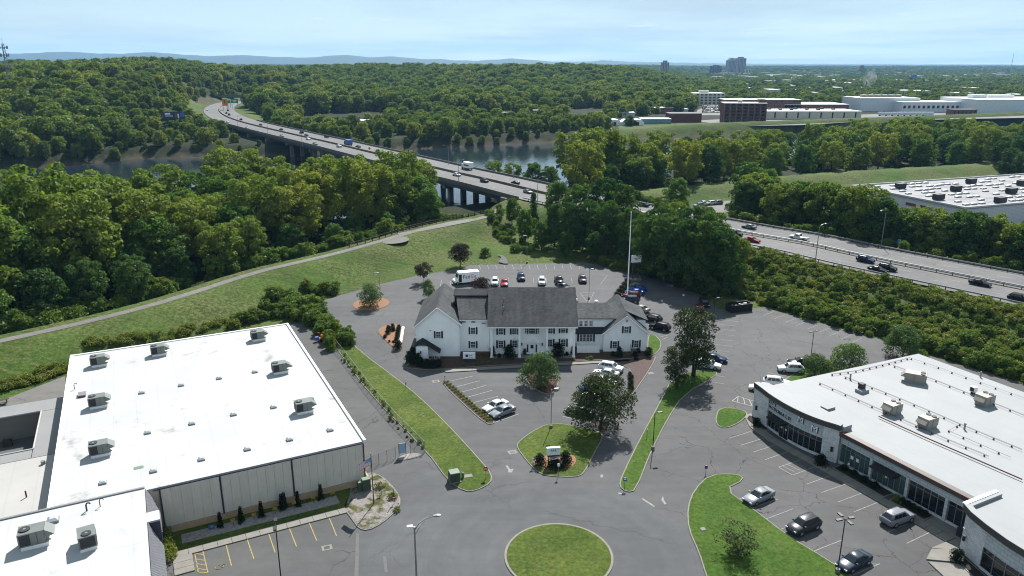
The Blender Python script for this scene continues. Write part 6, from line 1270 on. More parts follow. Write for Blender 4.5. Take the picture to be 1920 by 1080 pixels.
tag(MB().sheet(chaikin(GP([(995, 868), (1010, 880), (1050, 884), (1075, 876), (1082, 862), (1072, 852), (1000, 858)]), 2), .146).build('mulch_bed', M['mulch_tan']), 'tan mulch bed around the entrance sign', kind='structure')
def sign(px, py, h, shape, face, label, w=.6, hh=.6, rz=0.0, lines=(), z=0.0, back=False):
    x, y = G(px, py, z); t = thing('traffic_sign', label, 'sign', (x, y, z), rz); MB().box((0, 0, h / 2), (.06, .06, h)).build('post', M['galv'], t); p = MB()
    if shape == 'oct': p.add([(w * .54 * math.cos(R(22.5 + 45 * k)), -.05, h - hh / 2 + w * .54 * math.sin(R(22.5 + 45 * k))) for k in range(8)] + [(w * .54 * math.cos(R(22.5 + 45 * k)), -.03, h - hh / 2 + w * .54 * math.sin(R(22.5 + 45 * k))) for k in range(8)], [tuple(range(8)), tuple(reversed(range(8, 16)))] + [(k, 8 + k, 8 + (k + 1) % 8, (k + 1) % 8) for k in range(8)])
    else: p.box((0, -.05, h - hh / 2), (w, .03, hh), taper=1)
    p.build('panel', M[face], t)
    for dx, dz, lw, lh, mt in lines: MB().box((dx, -.072, h - hh / 2 + dz), (lw, .012, lh)).build('print', M[mt], t)
    return t
sign(911, 898, 1.9, 'oct', 'sign_red', 'round red no-entry sign on the grass strip tip', .62, .62, 0, ((0, 0, .44, .11, 'letter_white'),)); sign(739, 946, 1.3, 'oct', 'sign_red', 'small red no-entry sign in the gravel bed', .45, .45, .3, ((0, 0, .32, .09, 'letter_white'),)); MB().box((-.02, 0, 1.8), (.08, .08, 1.2)).build('stake', M['wood'], bpy.data.objects[[o.name for o in bpy.data.objects if o.get('label') == 'small red no-entry sign in the gravel bed'][0]])
sign(999, 876, 1.5, 'box', 'sign_blue', 'tilted small white and blue notice beside the clipped shrub', .42, .5, .3, ((0, 0, .36, .44, 'letter_white'), (0, .05, .2, .1, 'sign_blue'), (0, -.1, .2, .1, 'sign_blue'))); sign(1047, 893, 2.0, 'box', 'sign_white', 'small pale square sign before the low shrub', .36, .42); sign(1171, 916, 1.7, 'box', 'sign_blue', 'blue and white arrow sign at the tip of the grass strip', .5, .55, 0, ((0, .05, .32, .2, 'letter_white'),)); sign(1213, 820, 1.4, 'box', 'sign_back', 'thin grey sign post on the grass strip', .3, .4, 1.2)
sign(716, 928, 1.5, 'box', 'sign_back', 'grey sign seen from behind near the utility cabinet', .5, .4, .4); sign(664, 660, 1.3, 'box', 'sign_back', 'dark little sign on the verge by the mulch island', .3, .5, 1.0); sign(761, 730, 1.4, 'box', 'sign_back', 'grey sign beside the drive on the long verge', .3, .5, 1.0); sign(834, 716, 1.2, 'box', 'dark', 'slim dark marker at the head of the shrub strip', .2, .3, 1.0); sign(1323, 888, 1.3, 'box', 'purple', 'small purple sign at the tip of the office verge', .4, .5)
for k, (px, py) in enumerate(((1590, 882), (1714, 945))): sign(px, py, 1.2, 'box', 'sign_white', 'small white sign in the bed under the green-tinted windows' if k == 0 else 'small white sign in the bed before the dark windows', .3, .35, -R(60))
# US flag on its pole
x, y = G(701, 946); t = thing('flagpole', 'dark flagpole flying the stars and stripes from the gravel bed', 'flagpole', (x, y, .1)); MB().tube([(0, 0, 0), (0, 0, 7.3)], [.07, .045], 8).build('pole', M['black'], t); MB().ball((0, 0, 7.36), .07, 7, 5).build('finial', M['galv'], t)
def flag_pt(u, v): return (-.05 - u * 1.75, -.12 * math.sin(u * 5) * u - .1 * u, 6.75 - u * .95 - u * u * .15 - v * 1.05 * (1 - .15 * u) + .05 * math.sin(u * 6))
fl_ = empty('flag', (0, 0, 0)); fl_.parent = t; n = 10
for s in range(13):
    m_ = MB()
    for k in range(n):
        a, b = k / n, (k + 1) / n; m_.quad(flag_pt(a, (s + 1) / 13), flag_pt(b, (s + 1) / 13), flag_pt(b, s / 13), flag_pt(a, s / 13))
    m_.build('stripe', M['sign_red'] if s % 2 == 0 else M['letter_white'], fl_)
m_ = MB()
for k in range(5):
    a, b = k * .08, (k + 1) * .08; o = Vector((0, -.012, 0)); m_.quad(*(Vector(flag_pt(*q)) + o for q in ((a, 7 / 13), (b, 7 / 13), (b, 0), (a, 0)))); o = -o; m_.quad(*(Vector(flag_pt(*q)) + o for q in ((a, 0), (b, 0), (b, 7 / 13), (a, 7 / 13))))
ca = m_.build('canton', M['sign_blue'], fl_); st_ = MB()
for r_ in range(5):
    for c_ in range(6): p = Vector(flag_pt(.04 + c_ * .062, .05 + r_ * .105)); st_.box((p.x, p.y - .02, p.z), (.045, .012, .045), m=0)
tag(st_.build('stars', M['letter_white'], fl_), kind='stuff')
# cabinets
def cabinet(px, py, w, d, h, label, rz=R(27), z=.12):
    x, y = G(px, py); t = thing('utility_cabinet', label, 'utility cabinet', (x, y, z), rz); MB().box((0, 0, .08), (w * 1.15, d * 1.2, .16)).build('pad', M['concrete'], t); MB().box((0, 0, .16 + h / 2), (w, d, h)).build('body', M['cabinet'], t); MB().box((0, 0, .2 + h), (w * 1.03, d * 1.05, .1), taper=.92).build('lid', M['cabinet_l'], t); MB().box((0, -d / 2 - .01, .16 + h / 2), (.03, .02, h * .85)).build('door_seam', M['dark'], t)
cabinet(678, 922, 1.0, .8, 1.3, 'smaller green utility cabinet against the warehouse corner'); cabinet(687, 921, 1.1, .8, 1.6, 'taller green utility cabinet beside the smaller one'); cabinet(852, 903, 1.4, 1.3, 1.25, 'boxy green transformer cabinet on the verge tip', R(20)); x, y = G(868, 897); tag(MB().cyl(0, 0, 0, .7, .2, n=10).cyl(0, 0, .7, .82, .22, .1, n=10).build('pedestal', M['cabinet_l'], None, (x, y, .13)), 'small pale pedestal beside the transformer cabinet', 'pedestal'); x, y = G(877, 894); tag(MB().box((0, 0, .02), (1.3, .8, .05)).build('cover_slab', M['concrete'], None, (x, y, .13), .3), 'flat pale concrete cover on the verge', 'slab'); x, y = G(1318, 994); tag(MB().box((0, 0, .03), (.6, .6, .07)).build('cover_slab', M['concrete'], None, (x, y, .13), .3), 'small white cover plate in the office verge', 'slab')
# chain-link fence with gate, and its pale board
m = NT('chain_link'); v = m.pos(world=False); w_ = m.n('TexNoise'); tr = m.n('BsdfTransparent'); df = m.n('BsdfDiffuse'); df.inputs[0].default_value = (.22, .23, .22, 1); mx = m.n('MixShader'); mx.inputs[0].default_value = .16; m.l(tr.outputs[0], mx.inputs[1]); m.l(df.outputs[0], mx.inputs[2]); m.l(mx.outputs[0], m.out.inputs[0]); M['mesh'] = m.mat
def chain(pts, h, label, step=2.6, par=None):
    pl = [(*G(a, b), 0) for a, b in pts]; ll = pl_len(pl); n = int(ll / step); t = thing('chain_link_fence', label, 'fence'); prev = None
    for k in range(n + 1):
        p, d = pl_at(pl, ll * k / n); MB().cyl(p.x, p.y, 0, h + .1, .035, n=6).build('post', M['galv'], t)
        if prev is not None:
            a = prev; MB().quad((a.x, a.y, .1), (p.x, p.y, .1), (p.x, p.y, h), (a.x, a.y, h)).build('mesh_panel', M['mesh'], t); MB().tube([(a.x, a.y, h), (p.x, p.y, h)], .022, 5).build('top_rail', M['galv'], t)
        prev = p
chain([(628, 650), (650, 678), (693, 735), (740, 790), (797, 848)], 1.8, 'rusty chain-link fence along the grass strip'); chain([(695, 877), (720, 866), (742, 858)], 1.7, 'chain-link gate across the warehouse drive', 1.4); chain([(770, 852), (795, 848)], 1.8, 'short chain-link return beside the pale board', 1.2)
x, y = G(755, 856); t = thing('notice_board', 'pale blue notice board beside the gate', 'sign', (x, y, .1), R(18)); MB().box((0, 0, 1.25), (1.0, .05, 1.6)).build('panel', M['banner'], t)
for s in (-.52, .52): MB().box((s, 0, 1.0), (.07, .07, 2.1)).build('post', M['dark'], t)
# dumpsters, small machine
x, y = G(1385, 582); t = thing('dumpster', 'black open-topped roll-off dumpster by the hedge', 'dumpster', (x, y, 0), R(18))
for c, d in (((0, 0, .12), (5.6, 2.4, .24)), ((0, -1.2, .95), (5.6, .1, 1.7)), ((0, 1.2, .95), (5.6, .1, 1.7)), ((-2.8, 0, .95), (.1, 2.4, 1.7)), ((2.8, 0, .95), (.1, 2.4, 1.7))): MB().box(c, d).build('panel', M['black'], t)
for k in range(9): MB().box((-2.4 + k * .6, -1.28, .9), (.1, .08, 1.6)).build('rib', M['black'], t)
for k in range(14): MB().box((rng.uniform(-2.2, 2.2), rng.uniform(-.8, .8), 1.25 + rng.uniform(0, .15)), (rng.uniform(.3, .9), rng.uniform(.2, .5), .3), rng.uniform(0, 3)).build('debris', M[rng.choice(['concrete', 'sign_back', 'wood'])], t)
x, y = G(594, 577); t = thing('waste_bin', 'dark grey lidded waste container at the bend of the drive', 'bin', (x, y, 0), R(35)); MB().box((0, 0, .75), (1.6, 1.3, 1.5), taper=1.05).build('body', M['dark'], t); MB().box((0, 0, 1.56), (1.75, 1.45, .14), taper=.9).build('lid', M['downspout'], t); MB().box((0, -.75, 1.0), (1.2, .1, .1)).build('handle', M['black'], t)
x, y = G(605, 639); t = thing('lift_machine', 'small orange and blue lift machine parked in the weeds', 'machine', (x, y, 0), R(40)); MB().box((0, 0, .5), (1.7, .9, .5)).build('chassis', M['orange'], t); MB().box((.2, 0, 1.0), (.8, .7, .6)).build('engine_cover', M['orange'], t); MB().box((-1.1, .3, .7), (.7, .6, .7)).build('counterweight', M['sign_blue'], t); MB().tube([(-.3, 0, .9), (-.6, 0, 1.9), (-1.0, 0, 2.0)], .08, 6).build('boom', M['orange'], t)
for sx in (-.6, .6):
    for sy in (-.5, .5): MB().tube([(sx, sy - .1, .3), (sx, sy + .1, .3)], .3, 10).build('wheel', M['tyre'], t)
# lot trees
x, y = G(694, 576); tree('ornamental_tree', x, y, 'round green tree on the tan mulch island', s=.92, var=1, z=.1); x, y = G(1014, 722); tree('ornamental_tree', x, y, 'spreading green tree before the front entrance', s=1.05, var=0, z=.1); x, y = G(1127, 806); tree('locust_tree', x, y, 'broad dark maple shading the cars by the entrance island', s=1.02, var=1, z=.1)
x, y = G(1268, 726); tree('locust_tree', x, y, 'small loose dark tree on the grass strip', s=.58, var=0, z=.1, rz=.6); x, y = G(1298, 706); tree('locust_tree', x, y, 'tall dark tree beside the silver car on the grass strip', s=.95, var=0, z=.1, rz=2.4)
x, y = G(863, 500); tree('plum_tree', x, y, 'large purple-leaved plum at the lawn edge', s=.98, var=0); x, y = G(795, 530); tree('plum_tree', x, y, 'smaller purple-leaved plum with a forked trunk', s=.92, var=1, z=0); x, y = G(902, 562); tree('plum_tree', x, y, 'purple-leaved plum behind the main roof', s=.82, var=0, z=0); x, y = G(803, 560); tree('ornamental_tree', x, y, 'narrow green tree behind the left gable', s=.5, sz=.8, var=1, z=0)
x, y = G(1590, 712); tree('ornamental_tree', x, y, 'round green tree at the office end wall', s=1.12, var=1, z=.1); x, y = G(1527, 708); tree('ornamental_tree', x, y, 'small green tree beside the white crossovers', s=.78, var=0, z=.1); x, y = G(1690, 668); tree('ornamental_tree', x, y, 'spreading green tree behind the office corner', s=1.1, var=0, z=0); x, y = G(1383, 1040); tree('sapling', x, y, 'thin twiggy shrub on the office verge', 'shrub', s=1.0, sz=.72, z=.13)
x, y = G(1728, 672); tree('bush', x, y, 'yellow-green bush behind the office corner', 'bush', s=.6, z=0); x, y = G(1166, 560)
for k in range(5): px, py = 1157 + k * 4.6, 560 - k * 6.2; x, y = G(px, py); tree('yew', x, y, 'brown clipped hedge plant by the tall flagpole', 'hedge', 'brown hedge by the flagpole', s=1.35, sz=1.1, z=.1)
# ------------------------------------------------------------------ vehicles
SPEC = {  # stations: (x, half width, bottom, shoulder, deck)   cabin: (windscreen foot, roof front, roof rear, rear glass foot, roof z)
 'sedan': dict(st=[(2.38, .60, .36, .56, .60), (2.27, .80, .22, .64, .69), (1.7, .89, .19, .74, .80), (.98, .91, .18, .86, .93), (0, .92, .18, .90, .95), (-1.2, .92, .18, .92, .97), (-1.75, .90, .2, .94, 1.02), (-2.2, .85, .25, .92, 1.0), (-2.38, .72, .42, .82, .88)], cab=(1.05, .30, -.95, -1.72, 1.44), wb=1.38, r=.33),
 'suv': dict(st=[(2.32, .62, .42, .70, .76), (2.22, .84, .28, .82, .90), (1.6, .92, .24, .92, 1.0), (1.05, .94, .23, 1.0, 1.08), (0, .95, .23, 1.03, 1.09), (-1.4, .95, .23, 1.05, 1.1), (-2.0, .93, .26, 1.06, 1.12), (-2.25, .86, .34, 1.0, 1.08), (-2.34, .74, .5, .92, .98)], cab=(1.12, .52, -1.72, -2.2, 1.70), wb=1.36, r=.37),
 'pickup': dict(st=[(2.85, .70, .5, .85, .92), (2.72, .9, .38, .95, 1.05), (2.0, .98, .34, 1.02, 1.14), (1.35, 1.0, .34, 1.08, 1.18), (0, 1.0, .34, 1.08, 1.16), (-.6, 1.0, .34, 1.08, 1.16), (-.75, 1.0, .34, 1.08, 1.14), (-2.7, .98, .4, 1.08, 1.12), (-2.85, .9, .5, 1.02, 1.06)], cab=(1.4, .85, -.4, -.7, 1.85), wb=1.75, r=.41)}
def car_meshes(kind):
    S = SPEC[kind]; body = MB(); rings = []
    for x, w, zb, zs, zt in S['st']: rings.append([(x, w * .86, zb), (x, w, zb + .12), (x, w, (zb + zs) / 2 + .05), (x, w * .965, zs), (x, w * .80, zt), (x, -w * .80, zt), (x, -w * .965, zs), (x, -w, (zb + zs) / 2 + .05), (x, -w, zb + .12), (x, -w * .86, zb)])
    body.loft(rings); a, b, c, d, zr = S['cab']
    def dz(x): return np.interp(x, [s[0] for s in S['st']][::-1], [s[4] for s in S['st']][::-1]) - .03
    wl, wr_ = S['st'][4][1] * .86, S['st'][4][1] * .68
    B = [(a, wl * .93), (a - .35, wl), (d + .3, wl), (d, wl * .9)]; T = [(b, wr_ * .93), (b - .25, wr_), (c + .25, wr_), (c, wr_ * .93)]
    lo = [(x, y, dz(x)) for x, y in B] + [(x, -y, dz(x)) for x, y in B[::-1]]; hi = [(x, y, zr - .04 - (.03 if i in (0, 3) else 0)) for i, (x, y) in enumerate(T)] + [(x, -y, zr - .04 - (.03 if i in (0, 3) else 0)) for i, (x, y) in list(enumerate(T))[::-1]]
    top = [(x * .9 + (b + c) / 2 * .1, y * .82, zr) for x, y, _ in hi]
    body.loft([lo, hi, top])
    glass = {}
    def panel(p, q, r_, s, u0, u1, v0, v1, o):
        p, q, r_, s = (Vector(t) for t in (p, q, r_, s)); n = (q - p).cross(s - p).normalized() * o
        f = lambda u, v: (p * (1 - u) + q * u) * (1 - v) + (s * (1 - u) + r_ * u) * v + n
        return [f(u0, v0), f(u1, v0), f(u1, v1), f(u0, v1)]
    glass['windscreen'] = [panel(lo[7], lo[0], hi[0], hi[7], .06, .94, .1, .95, .012)]; glass['rear_window'] = [panel(lo[3], lo[4], hi[4], hi[3], .1, .9, .2, .92, .012)]
    if kind == 'pickup': sp = ((.08, .5), (.54, .92))
    elif kind == 'suv': sp = ((.04, .36), (.385, .68), (.71, .97))
    else: sp = ((.03, .47), (.5, .95))
    glass['side_window'] = [panel(lo[1], lo[2], hi[2], hi[1], u0, u1, .14, .92, .012) for u0, u1 in sp]; glass['side_window2'] = [panel(lo[5], lo[6], hi[6], hi[5], 1 - u1, 1 - u0, .14, .92, .012) for u0, u1 in sp]
    x0, w0 = S['st'][1][0], S['st'][1][1]; x9, w9 = S['st'][-2][0], S['st'][-2][1]; zh = S['st'][1][3] - .05; zt = S['st'][-2][3] - .12
    hl = [MB().box((x0 - .02, s * w0 * .76, zh), (.22, .32, .15)) for s in (1, -1)]; tl = [MB().box((x9 + .02, s * w9 * .82, zt), (.2, .26, .2)) for s in (1, -1)]
    trim = MB().box((x0 + .03, 0, zh - .12), (.2, w0 * 1.0, .18)).box((S['st'][0][0] - .04, 0, .34), (.12, 1.2, .14)).box((0, 0, S['st'][4][2] + .04), (S['wb'] * 2 - .9, S['st'][4][1] * 2.01, .1))
    if kind == 'suv': trim.box((-.6, .6, zr + .03), (2.0, .04, .04)).box((-.6, -.6, zr + .03), (2.0, .04, .04))
    if kind == 'pickup': trim.box((-1.75, 0, 1.125), (1.75, 1.5, .04))
    arch = MB(); W_ = S['st'][4][1]
    for sx in (1, -1):
        for sy in (1, -1): arch.tube([(sx * S['wb'], sy * (W_ - .10), S['r']), (sx * S['wb'], sy * (W_ + .004), S['r'] + .02)], S['r'] + .07, 14)
    mir = [MB().box((a - .25, sy * (wl + .14), dz(a) + .14), (.16, .22, .15)) for sy in (1, -1)]
    return body, glass, hl, tl, trim, arch, mir, S
WH = {}
def wheel_mesh(r):
    if r not in WH:
        ty = MB().tube([(0, -.11, 0), (0, -.09, 0), (0, .09, 0), (0, .11, 0)], [r * .9, r, r, r * .9], 18).mesh('tyre', M['tyre'], True); rim = MB().tube([(0, -.115, 0), (0, .115, 0)], [r * .64, r * .64], 14)
        for k in range(5): t = 2 * math.pi * k / 5; rim.box((math.cos(t) * r * .4, .0, math.sin(t) * r * .4), (.06, .245, .06))
        WH[r] = (ty, rim.mesh('rim', M['rim']))
    return WH[r]
DET = {}; SIM = {}
for kind in SPEC:
    body, glass, hl, tl, trim, arch, mir, S = car_meshes(kind)
    gm = {k: MB() for k in glass}
    for k, qs in glass.items():
        for q in qs: gm[k].quad(*q)
    ms = [('body', body.mesh('body', PAINT['white'], True), 1)] + [(k.replace('2', ''), gm[k].mesh(k.replace('2', ''), M['glass_d']), 0) for k in gm] + [('headlight', h.mesh('headlight', M['head']), 0) for h in hl] + [('taillight', t.mesh('taillight', M['tail']), 0) for t in tl] + [('trim', trim.mesh('trim', M['trim']), 0)] + [('mirror', q.mesh('mirror', PAINT['black']), 1) for q in mir]
    S['arch'] = MB().tube([(0, -.10, 0), (0, .004, .02)], S['r'] + .07, 14).mesh('wheel_arch', M['trim']), MB().tube([(0, .10, 0), (0, -.004, .02)], S['r'] + .07, 14).mesh('wheel_arch', M['trim'])
    DET[kind] = (ms, S)
    j = MB()
    def mg(m_, k): j.add(m_.v, m_.f, k)
    mg(body, 0)
    for k in gm: mg(gm[k], 1)
    for h in hl: mg(h, 3)
    for t in tl: mg(t, 4)
    mg(trim, 2); mg(arch, 2)
    for sx in (1, -1):
        for sy in (1, -1): j.tube([(sx * S['wb'], sy * (S['st'][4][1] - .1), S['r']), (sx * S['wb'], sy * (S['st'][4][1] + .03), S['r'])], S['r'], 10, 2)
    SIM[kind] = j.mesh('car', [PAINT['white'], M['glass_d'], M['trim'], M['head'], M['tail']])
def setp(o, c): o.material_slots[0].link = 'OBJECT'; o.material_slots[0].material = PAINT[c]
def car(px, py, ang, kind, colr, label, z=0.0, simple=False, group=None, xy=None, s=1.0):
    x, y = xy or G(px, py, z); nm = {'sedan': 'car', 'suv': 'car', 'pickup': 'pickup_truck'}[kind]; cat = 'car' if kind != 'pickup' else 'pickup truck'
    if simple:
        o = bpy.data.objects.new(nm, SIM[kind]); link(o); o.location = (x, y, z + .005); o.rotation_euler = (0, 0, R(ang)); setp(o, colr); return tag(o, label, cat, group)
    t = thing(nm, label, cat, (x, y, z + .012), R(ang), group); ms, S = DET[kind]; t.scale = (s, s, s)
    for n_, me_, p_ in ms:
        o = link(bpy.data.objects.new(n_, me_), t)
        if p_: setp(o, colr)
    ty, rim = wheel_mesh(S['r'])
    for sx in (1, -1):
        for sy in (1, -1):
            w = link(bpy.data.objects.new('wheel', ty), t); w.location = (sx * S['wb'], sy * (S['st'][4][1] - .085), S['r']); link(bpy.data.objects.new('rim', rim), w); q = link(bpy.data.objects.new('wheel_arch', S['arch'][0 if sy > 0 else 1]), t); q.location = (sx * S['wb'], sy * S['st'][4][1], S['r'])
    return t
A1 = -148; A2 = -23
for px, py, a, k, c, lb in (
    (929, 767, A1 + 8, 'sedan', 'white', 'white sedan parked beside the silver one at the shrub strip'), (942, 777, A1 + 8, 'sedan', 'silver', 'silver sedan nosed up to the shrub strip'),
    (1145, 695, A2, 'suv', 'white', 'white SUV with roof rails by the red stone bed'), (1136, 705, 180 + A2, 'sedan', 'white', 'white sedan next to the white SUV'), (1130, 719, A2, 'sedan', 'white', 'white car half hidden behind the shading maple'), (1113, 738, A2, 'sedan', 'blue', 'blue car glimpsed through the shading maple'), (1110, 757, A2, 'suv', 'white', 'white crossover under the shading maple'), (1088, 777, 180 + A2, 'sedan', 'black', 'black sedan nosing out from under the shading maple'),
    (928, 533, -90, 'suv', 'white', 'white crossover beside the red car behind the building'), (946, 534, -90, 'sedan', 'red', 'bright red compact behind the main roof'), (977, 524, -86, 'suv', 'navy', 'dark blue SUV parked alone in the rear lot'), (1016, 532, -92, 'suv', 'white', 'white SUV parked right of the dark blue SUV'), (1048, 530, -88, 'pickup', 'black', 'black pickup truck behind the main ridge'), (1058, 542, -60, 'sedan', 'slate', 'blue-grey sedan half hidden by the main roof'), (1092, 528, -90, 'suv', 'grey', 'dark grey SUV near the grey twin lamp'), (1075, 564, -88, 'suv', 'silver', 'silver car at the edge of the main roof'), (889, 558, -90, 'sedan', 'red', 'red car hidden under the rear purple plum'),
    (1195, 545, 176, 'sedan', 'blue', 'bright blue car farthest back by the pylon sign'), (1190, 552, 176, 'sedan', 'blue', 'bright blue car between another blue one and the maroon SUV'), (1183, 559, 176, 'suv', 'maroon', 'maroon SUV in the row by the flagpole'), (1180, 567, 178, 'suv', 'slate', 'slate blue crossover at the end of the flagpole row'), (1200, 583, 140, 'sedan', 'beige', 'champagne sedan behind the right gable'), (1222, 602, 140, 'suv', 'black', 'black SUV beside the grass mound'), (1237, 618, 145, 'suv', 'black', 'boxy black SUV at the end of the gable row'),
    (1313, 583, -92, 'sedan', 'maroon', 'maroon car under the overhanging oaks'), (1320, 573, -92, 'suv', 'black', 'black car in the shade of the oaks'), (1328, 690, -22, 'suv', 'white', 'pale silver SUV on the grass strip edge'), (1340, 677, -20, 'sedan', 'navy', 'navy sedan behind the tall dark trees'),
    (1501, 684, 172, 'sedan', 'black', 'black sedan below the twin-headed black lamp'), (1482, 697, 172, 'suv', 'white', 'white crossover beside the small green tree'), (1456, 723, -15, 'suv', 'white', 'white hatchback SUV behind the curved corner'), (1430, 733, 160, 'sedan', 'white', 'white sedan tucked behind the curved stone corner'),
    (1422, 937, -148, 'sedan', 'silver', 'silver sedan with a sunroof by the office verge'), (1506, 993, -152, 'suv', 'grey', 'dark grey SUV facing the office verge'), (1600, 1060, -150, 'sedan', 'slate', 'dark slate sedan beside the four-headed lamp'), (1682, 978, 25, 'suv', 'lightgrey', 'light grey crossover nosed to the office walk')):
    car(px, py, a, k, c, lb)
# highway traffic follows the lanes
def hcar(px, py, lane, kind, c, label):
    z = 6.0
    for _ in range(4):
        x, y = G(px, py, z); D, S_, ST, Z_ = np_near(np.array([x]), np.array([y]), HW); z = float(Z_[0]) + .03
    s = float(ST[0]); p, d = pl_at(HW, s); nn = Vector((-d.y, d.x, 0)); off = float(D[0]) * float(S_[0])
    off = min((4.2, 7.9, 11.2) if off > 0 else (-4.2, -7.9, -11.2), key=lambda v_: abs(v_ - off)); q = p + nn * off; ang = math.degrees(math.atan2(d.y, d.x)) + (180 if off > 0 else 0)
    return car(0, 0, ang, kind, c, label, q.z + .02, True, xy=(q.x, q.y))
for px, py, k, c, lb in ((1408, 427, 'sedan', 'lightgrey', 'silver sedan on the far highway lanes by the yellow sign'), (1376, 442, 'suv', 'black', 'black SUV emerging from behind the oaks on the highway'), (1407, 454, 'sedan', 'red', 'red car on the near highway lanes behind brush'), (1491, 452, 'pickup', 'white', 'white pickup truck on the highway'), (1622, 491, 'suv', 'navy', 'dark blue SUV leading three cars on the highway'), (1664, 506, 'suv', 'black', 'black SUV running beside the black sedan'), (1643, 510, 'sedan', 'black', 'black sedan running beside the black SUV'), (1838, 534, 'sedan', 'black', 'black sedan alone on the near highway lanes'), (1914, 563, 'suv', 'black', 'black SUV entering at the edge of the highway view'), (1204, 387, 'sedan', 'slate', 'blue-grey car seen through a gap in the clump'), (1268, 400, 'suv', 'white', 'white car glimpsed above the oaks'),
    (862, 329, 'sedan', 'white', 'white sedan on the bridge near the cottonwoods'), (912, 341, 'suv', 'grey', 'dark SUV in the middle of the bridge'), (972, 344, 'sedan', 'black', 'black coupe on the far bridge lanes'), (996, 361, 'sedan', 'silver', 'silver car at the bridge end'), (391, 207, 'sedan', 'white', 'white car on the far highway bend'), (418, 213, 'sedan', 'black', 'dark car passing the tall orange sign'), (425, 208, 'sedan', 'navy', 'dark blue car just below the orange sign'), (433, 216, 'suv', 'grey', 'dark van on the highway bend'), (455, 225, 'sedan', 'navy', 'navy car coming round the bend'), (427, 230, 'sedan', 'white', 'white car at the hill end of the bridge'), (466, 240, 'sedan', 'white', 'white sedan above the far bank trees'), (491, 235, 'sedan', 'grey', 'grey car on the far lanes above the bank'), (530, 244, 'sedan', 'black', 'black car on the far lanes over the pier'), (530, 256, 'sedan', 'silver', 'silver car on the near lanes over the pier'), (566, 250, 'suv', 'black', 'black SUV abreast of another dark car'), (567, 255, 'sedan', 'grey', 'dark grey car by the central barrier'), (579, 262, 'sedan', 'white', 'white car beside the central barrier'), (592, 271, 'sedan', 'lightgrey', 'pale grey car on the outer bridge lane'), (610, 258, 'suv', 'grey', 'grey van on the far bridge lanes'), (631, 276, 'suv', 'white', 'white SUV by the leafy end of the bridge'), (664, 277, 'sedan', 'black', 'black car ahead of the blue truck'), (723, 288, 'sedan', 'black', 'black car by the treetops on the bridge'), (646, 272, 'sedan', 'silver', 'silver car following the blue truck')):
    hcar(px, py, 0, k, c, lb)
# delivery van
x, y = G(873, 531); t = thing('delivery_van', 'white FedEx step van parked behind the building', 'delivery van', (x, y, .012), R(200))
MB().box((-.75, 0, 1.85), (5.4, 2.35, 2.6)).build('cargo_box', M['white_trim'], t); MB().box((-.75, 0, 3.18), (5.45, 2.4, .08)).build('roof', M['letter_white'], t)
MB().add([(1.95, 1.15, .6), (1.95, -1.15, .6), (1.95, -1.15, 2.95), (1.95, 1.15, 2.95), (2.5, 1.1, .6), (2.5, -1.1, .6), (2.5, -1.1, 1.75), (2.5, 1.1, 1.75), (2.1, 1.12, 2.95), (2.1, -1.12, 2.95)], [(0, 1, 5, 4), (4, 5, 6, 7), (7, 6, 9, 8), (8, 9, 2, 3), (0, 4, 7, 8, 3), (1, 2, 9, 6, 5)]).build('cab', M['white_trim'], t)
MB().add([(2.5, 1.0, .55), (2.5, -1.0, .55), (2.5, -1.0, 1.55), (2.5, 1.0, 1.55), (3.3, .85, .5), (3.3, -.85, .5), (3.3, -.85, 1.2), (3.3, .85, 1.2)], [(4, 5, 6, 7), (7, 6, 2, 3), (0, 4, 7, 3), (1, 2, 6, 5), (0, 1, 5, 4)]).build('hood', M['white_trim'], t)
MB().quad((2.48, 1.0, 1.85), (2.48, -1.0, 1.85), (2.16, -1.02, 2.8), (2.16, 1.02, 2.8)).build('windscreen', M['glass_d'], t)
for s in (1, -1): MB().box((1.75, s * 1.19, 1.75), (.8, .03, 2.1)).build('door', M['glass_d'], t); MB().box((3.28, s * .65, .95), (.1, .25, .2)).build('headlight', M['head'], t); MB().box((-3.46, s * 1.0, .9), (.04, .2, .3)).build('taillight', M['tail'], t)
MB().box((3.3, 0, .55), (.2, 1.9, .25)).build('bumper', M['trim'], t); MB().box((-.3, 0, .5), (5.2, 1.9, .3)).build('chassis', M['trim'], t)
for sx in (2.5, -2.2):
    for sy in (1, -1): w = MB().tube([(sx, sy * .85, .42), (sx, sy * 1.14, .42)], .42, 14).build('wheel', M['tyre'], t); MB().tube([(sx, sy * 1.14, .42), (sx, sy * 1.15, .42)], .22, 10).build('rim', M['rim'], w)
for sgn, rz in ((1, R(180)), (-1, 0)):
    for txt, mt, dx in (('Fed', 'purple', -1), ('Ex', 'orange', 1)): text_mesh(txt, 1.4, M[mt], 'lettering', t, (-1.05 + (dx * .98 - .12) * (1 if sgn < 0 else -1), sgn * 1.19, 2.0), (R(90), 0, rz), .012)
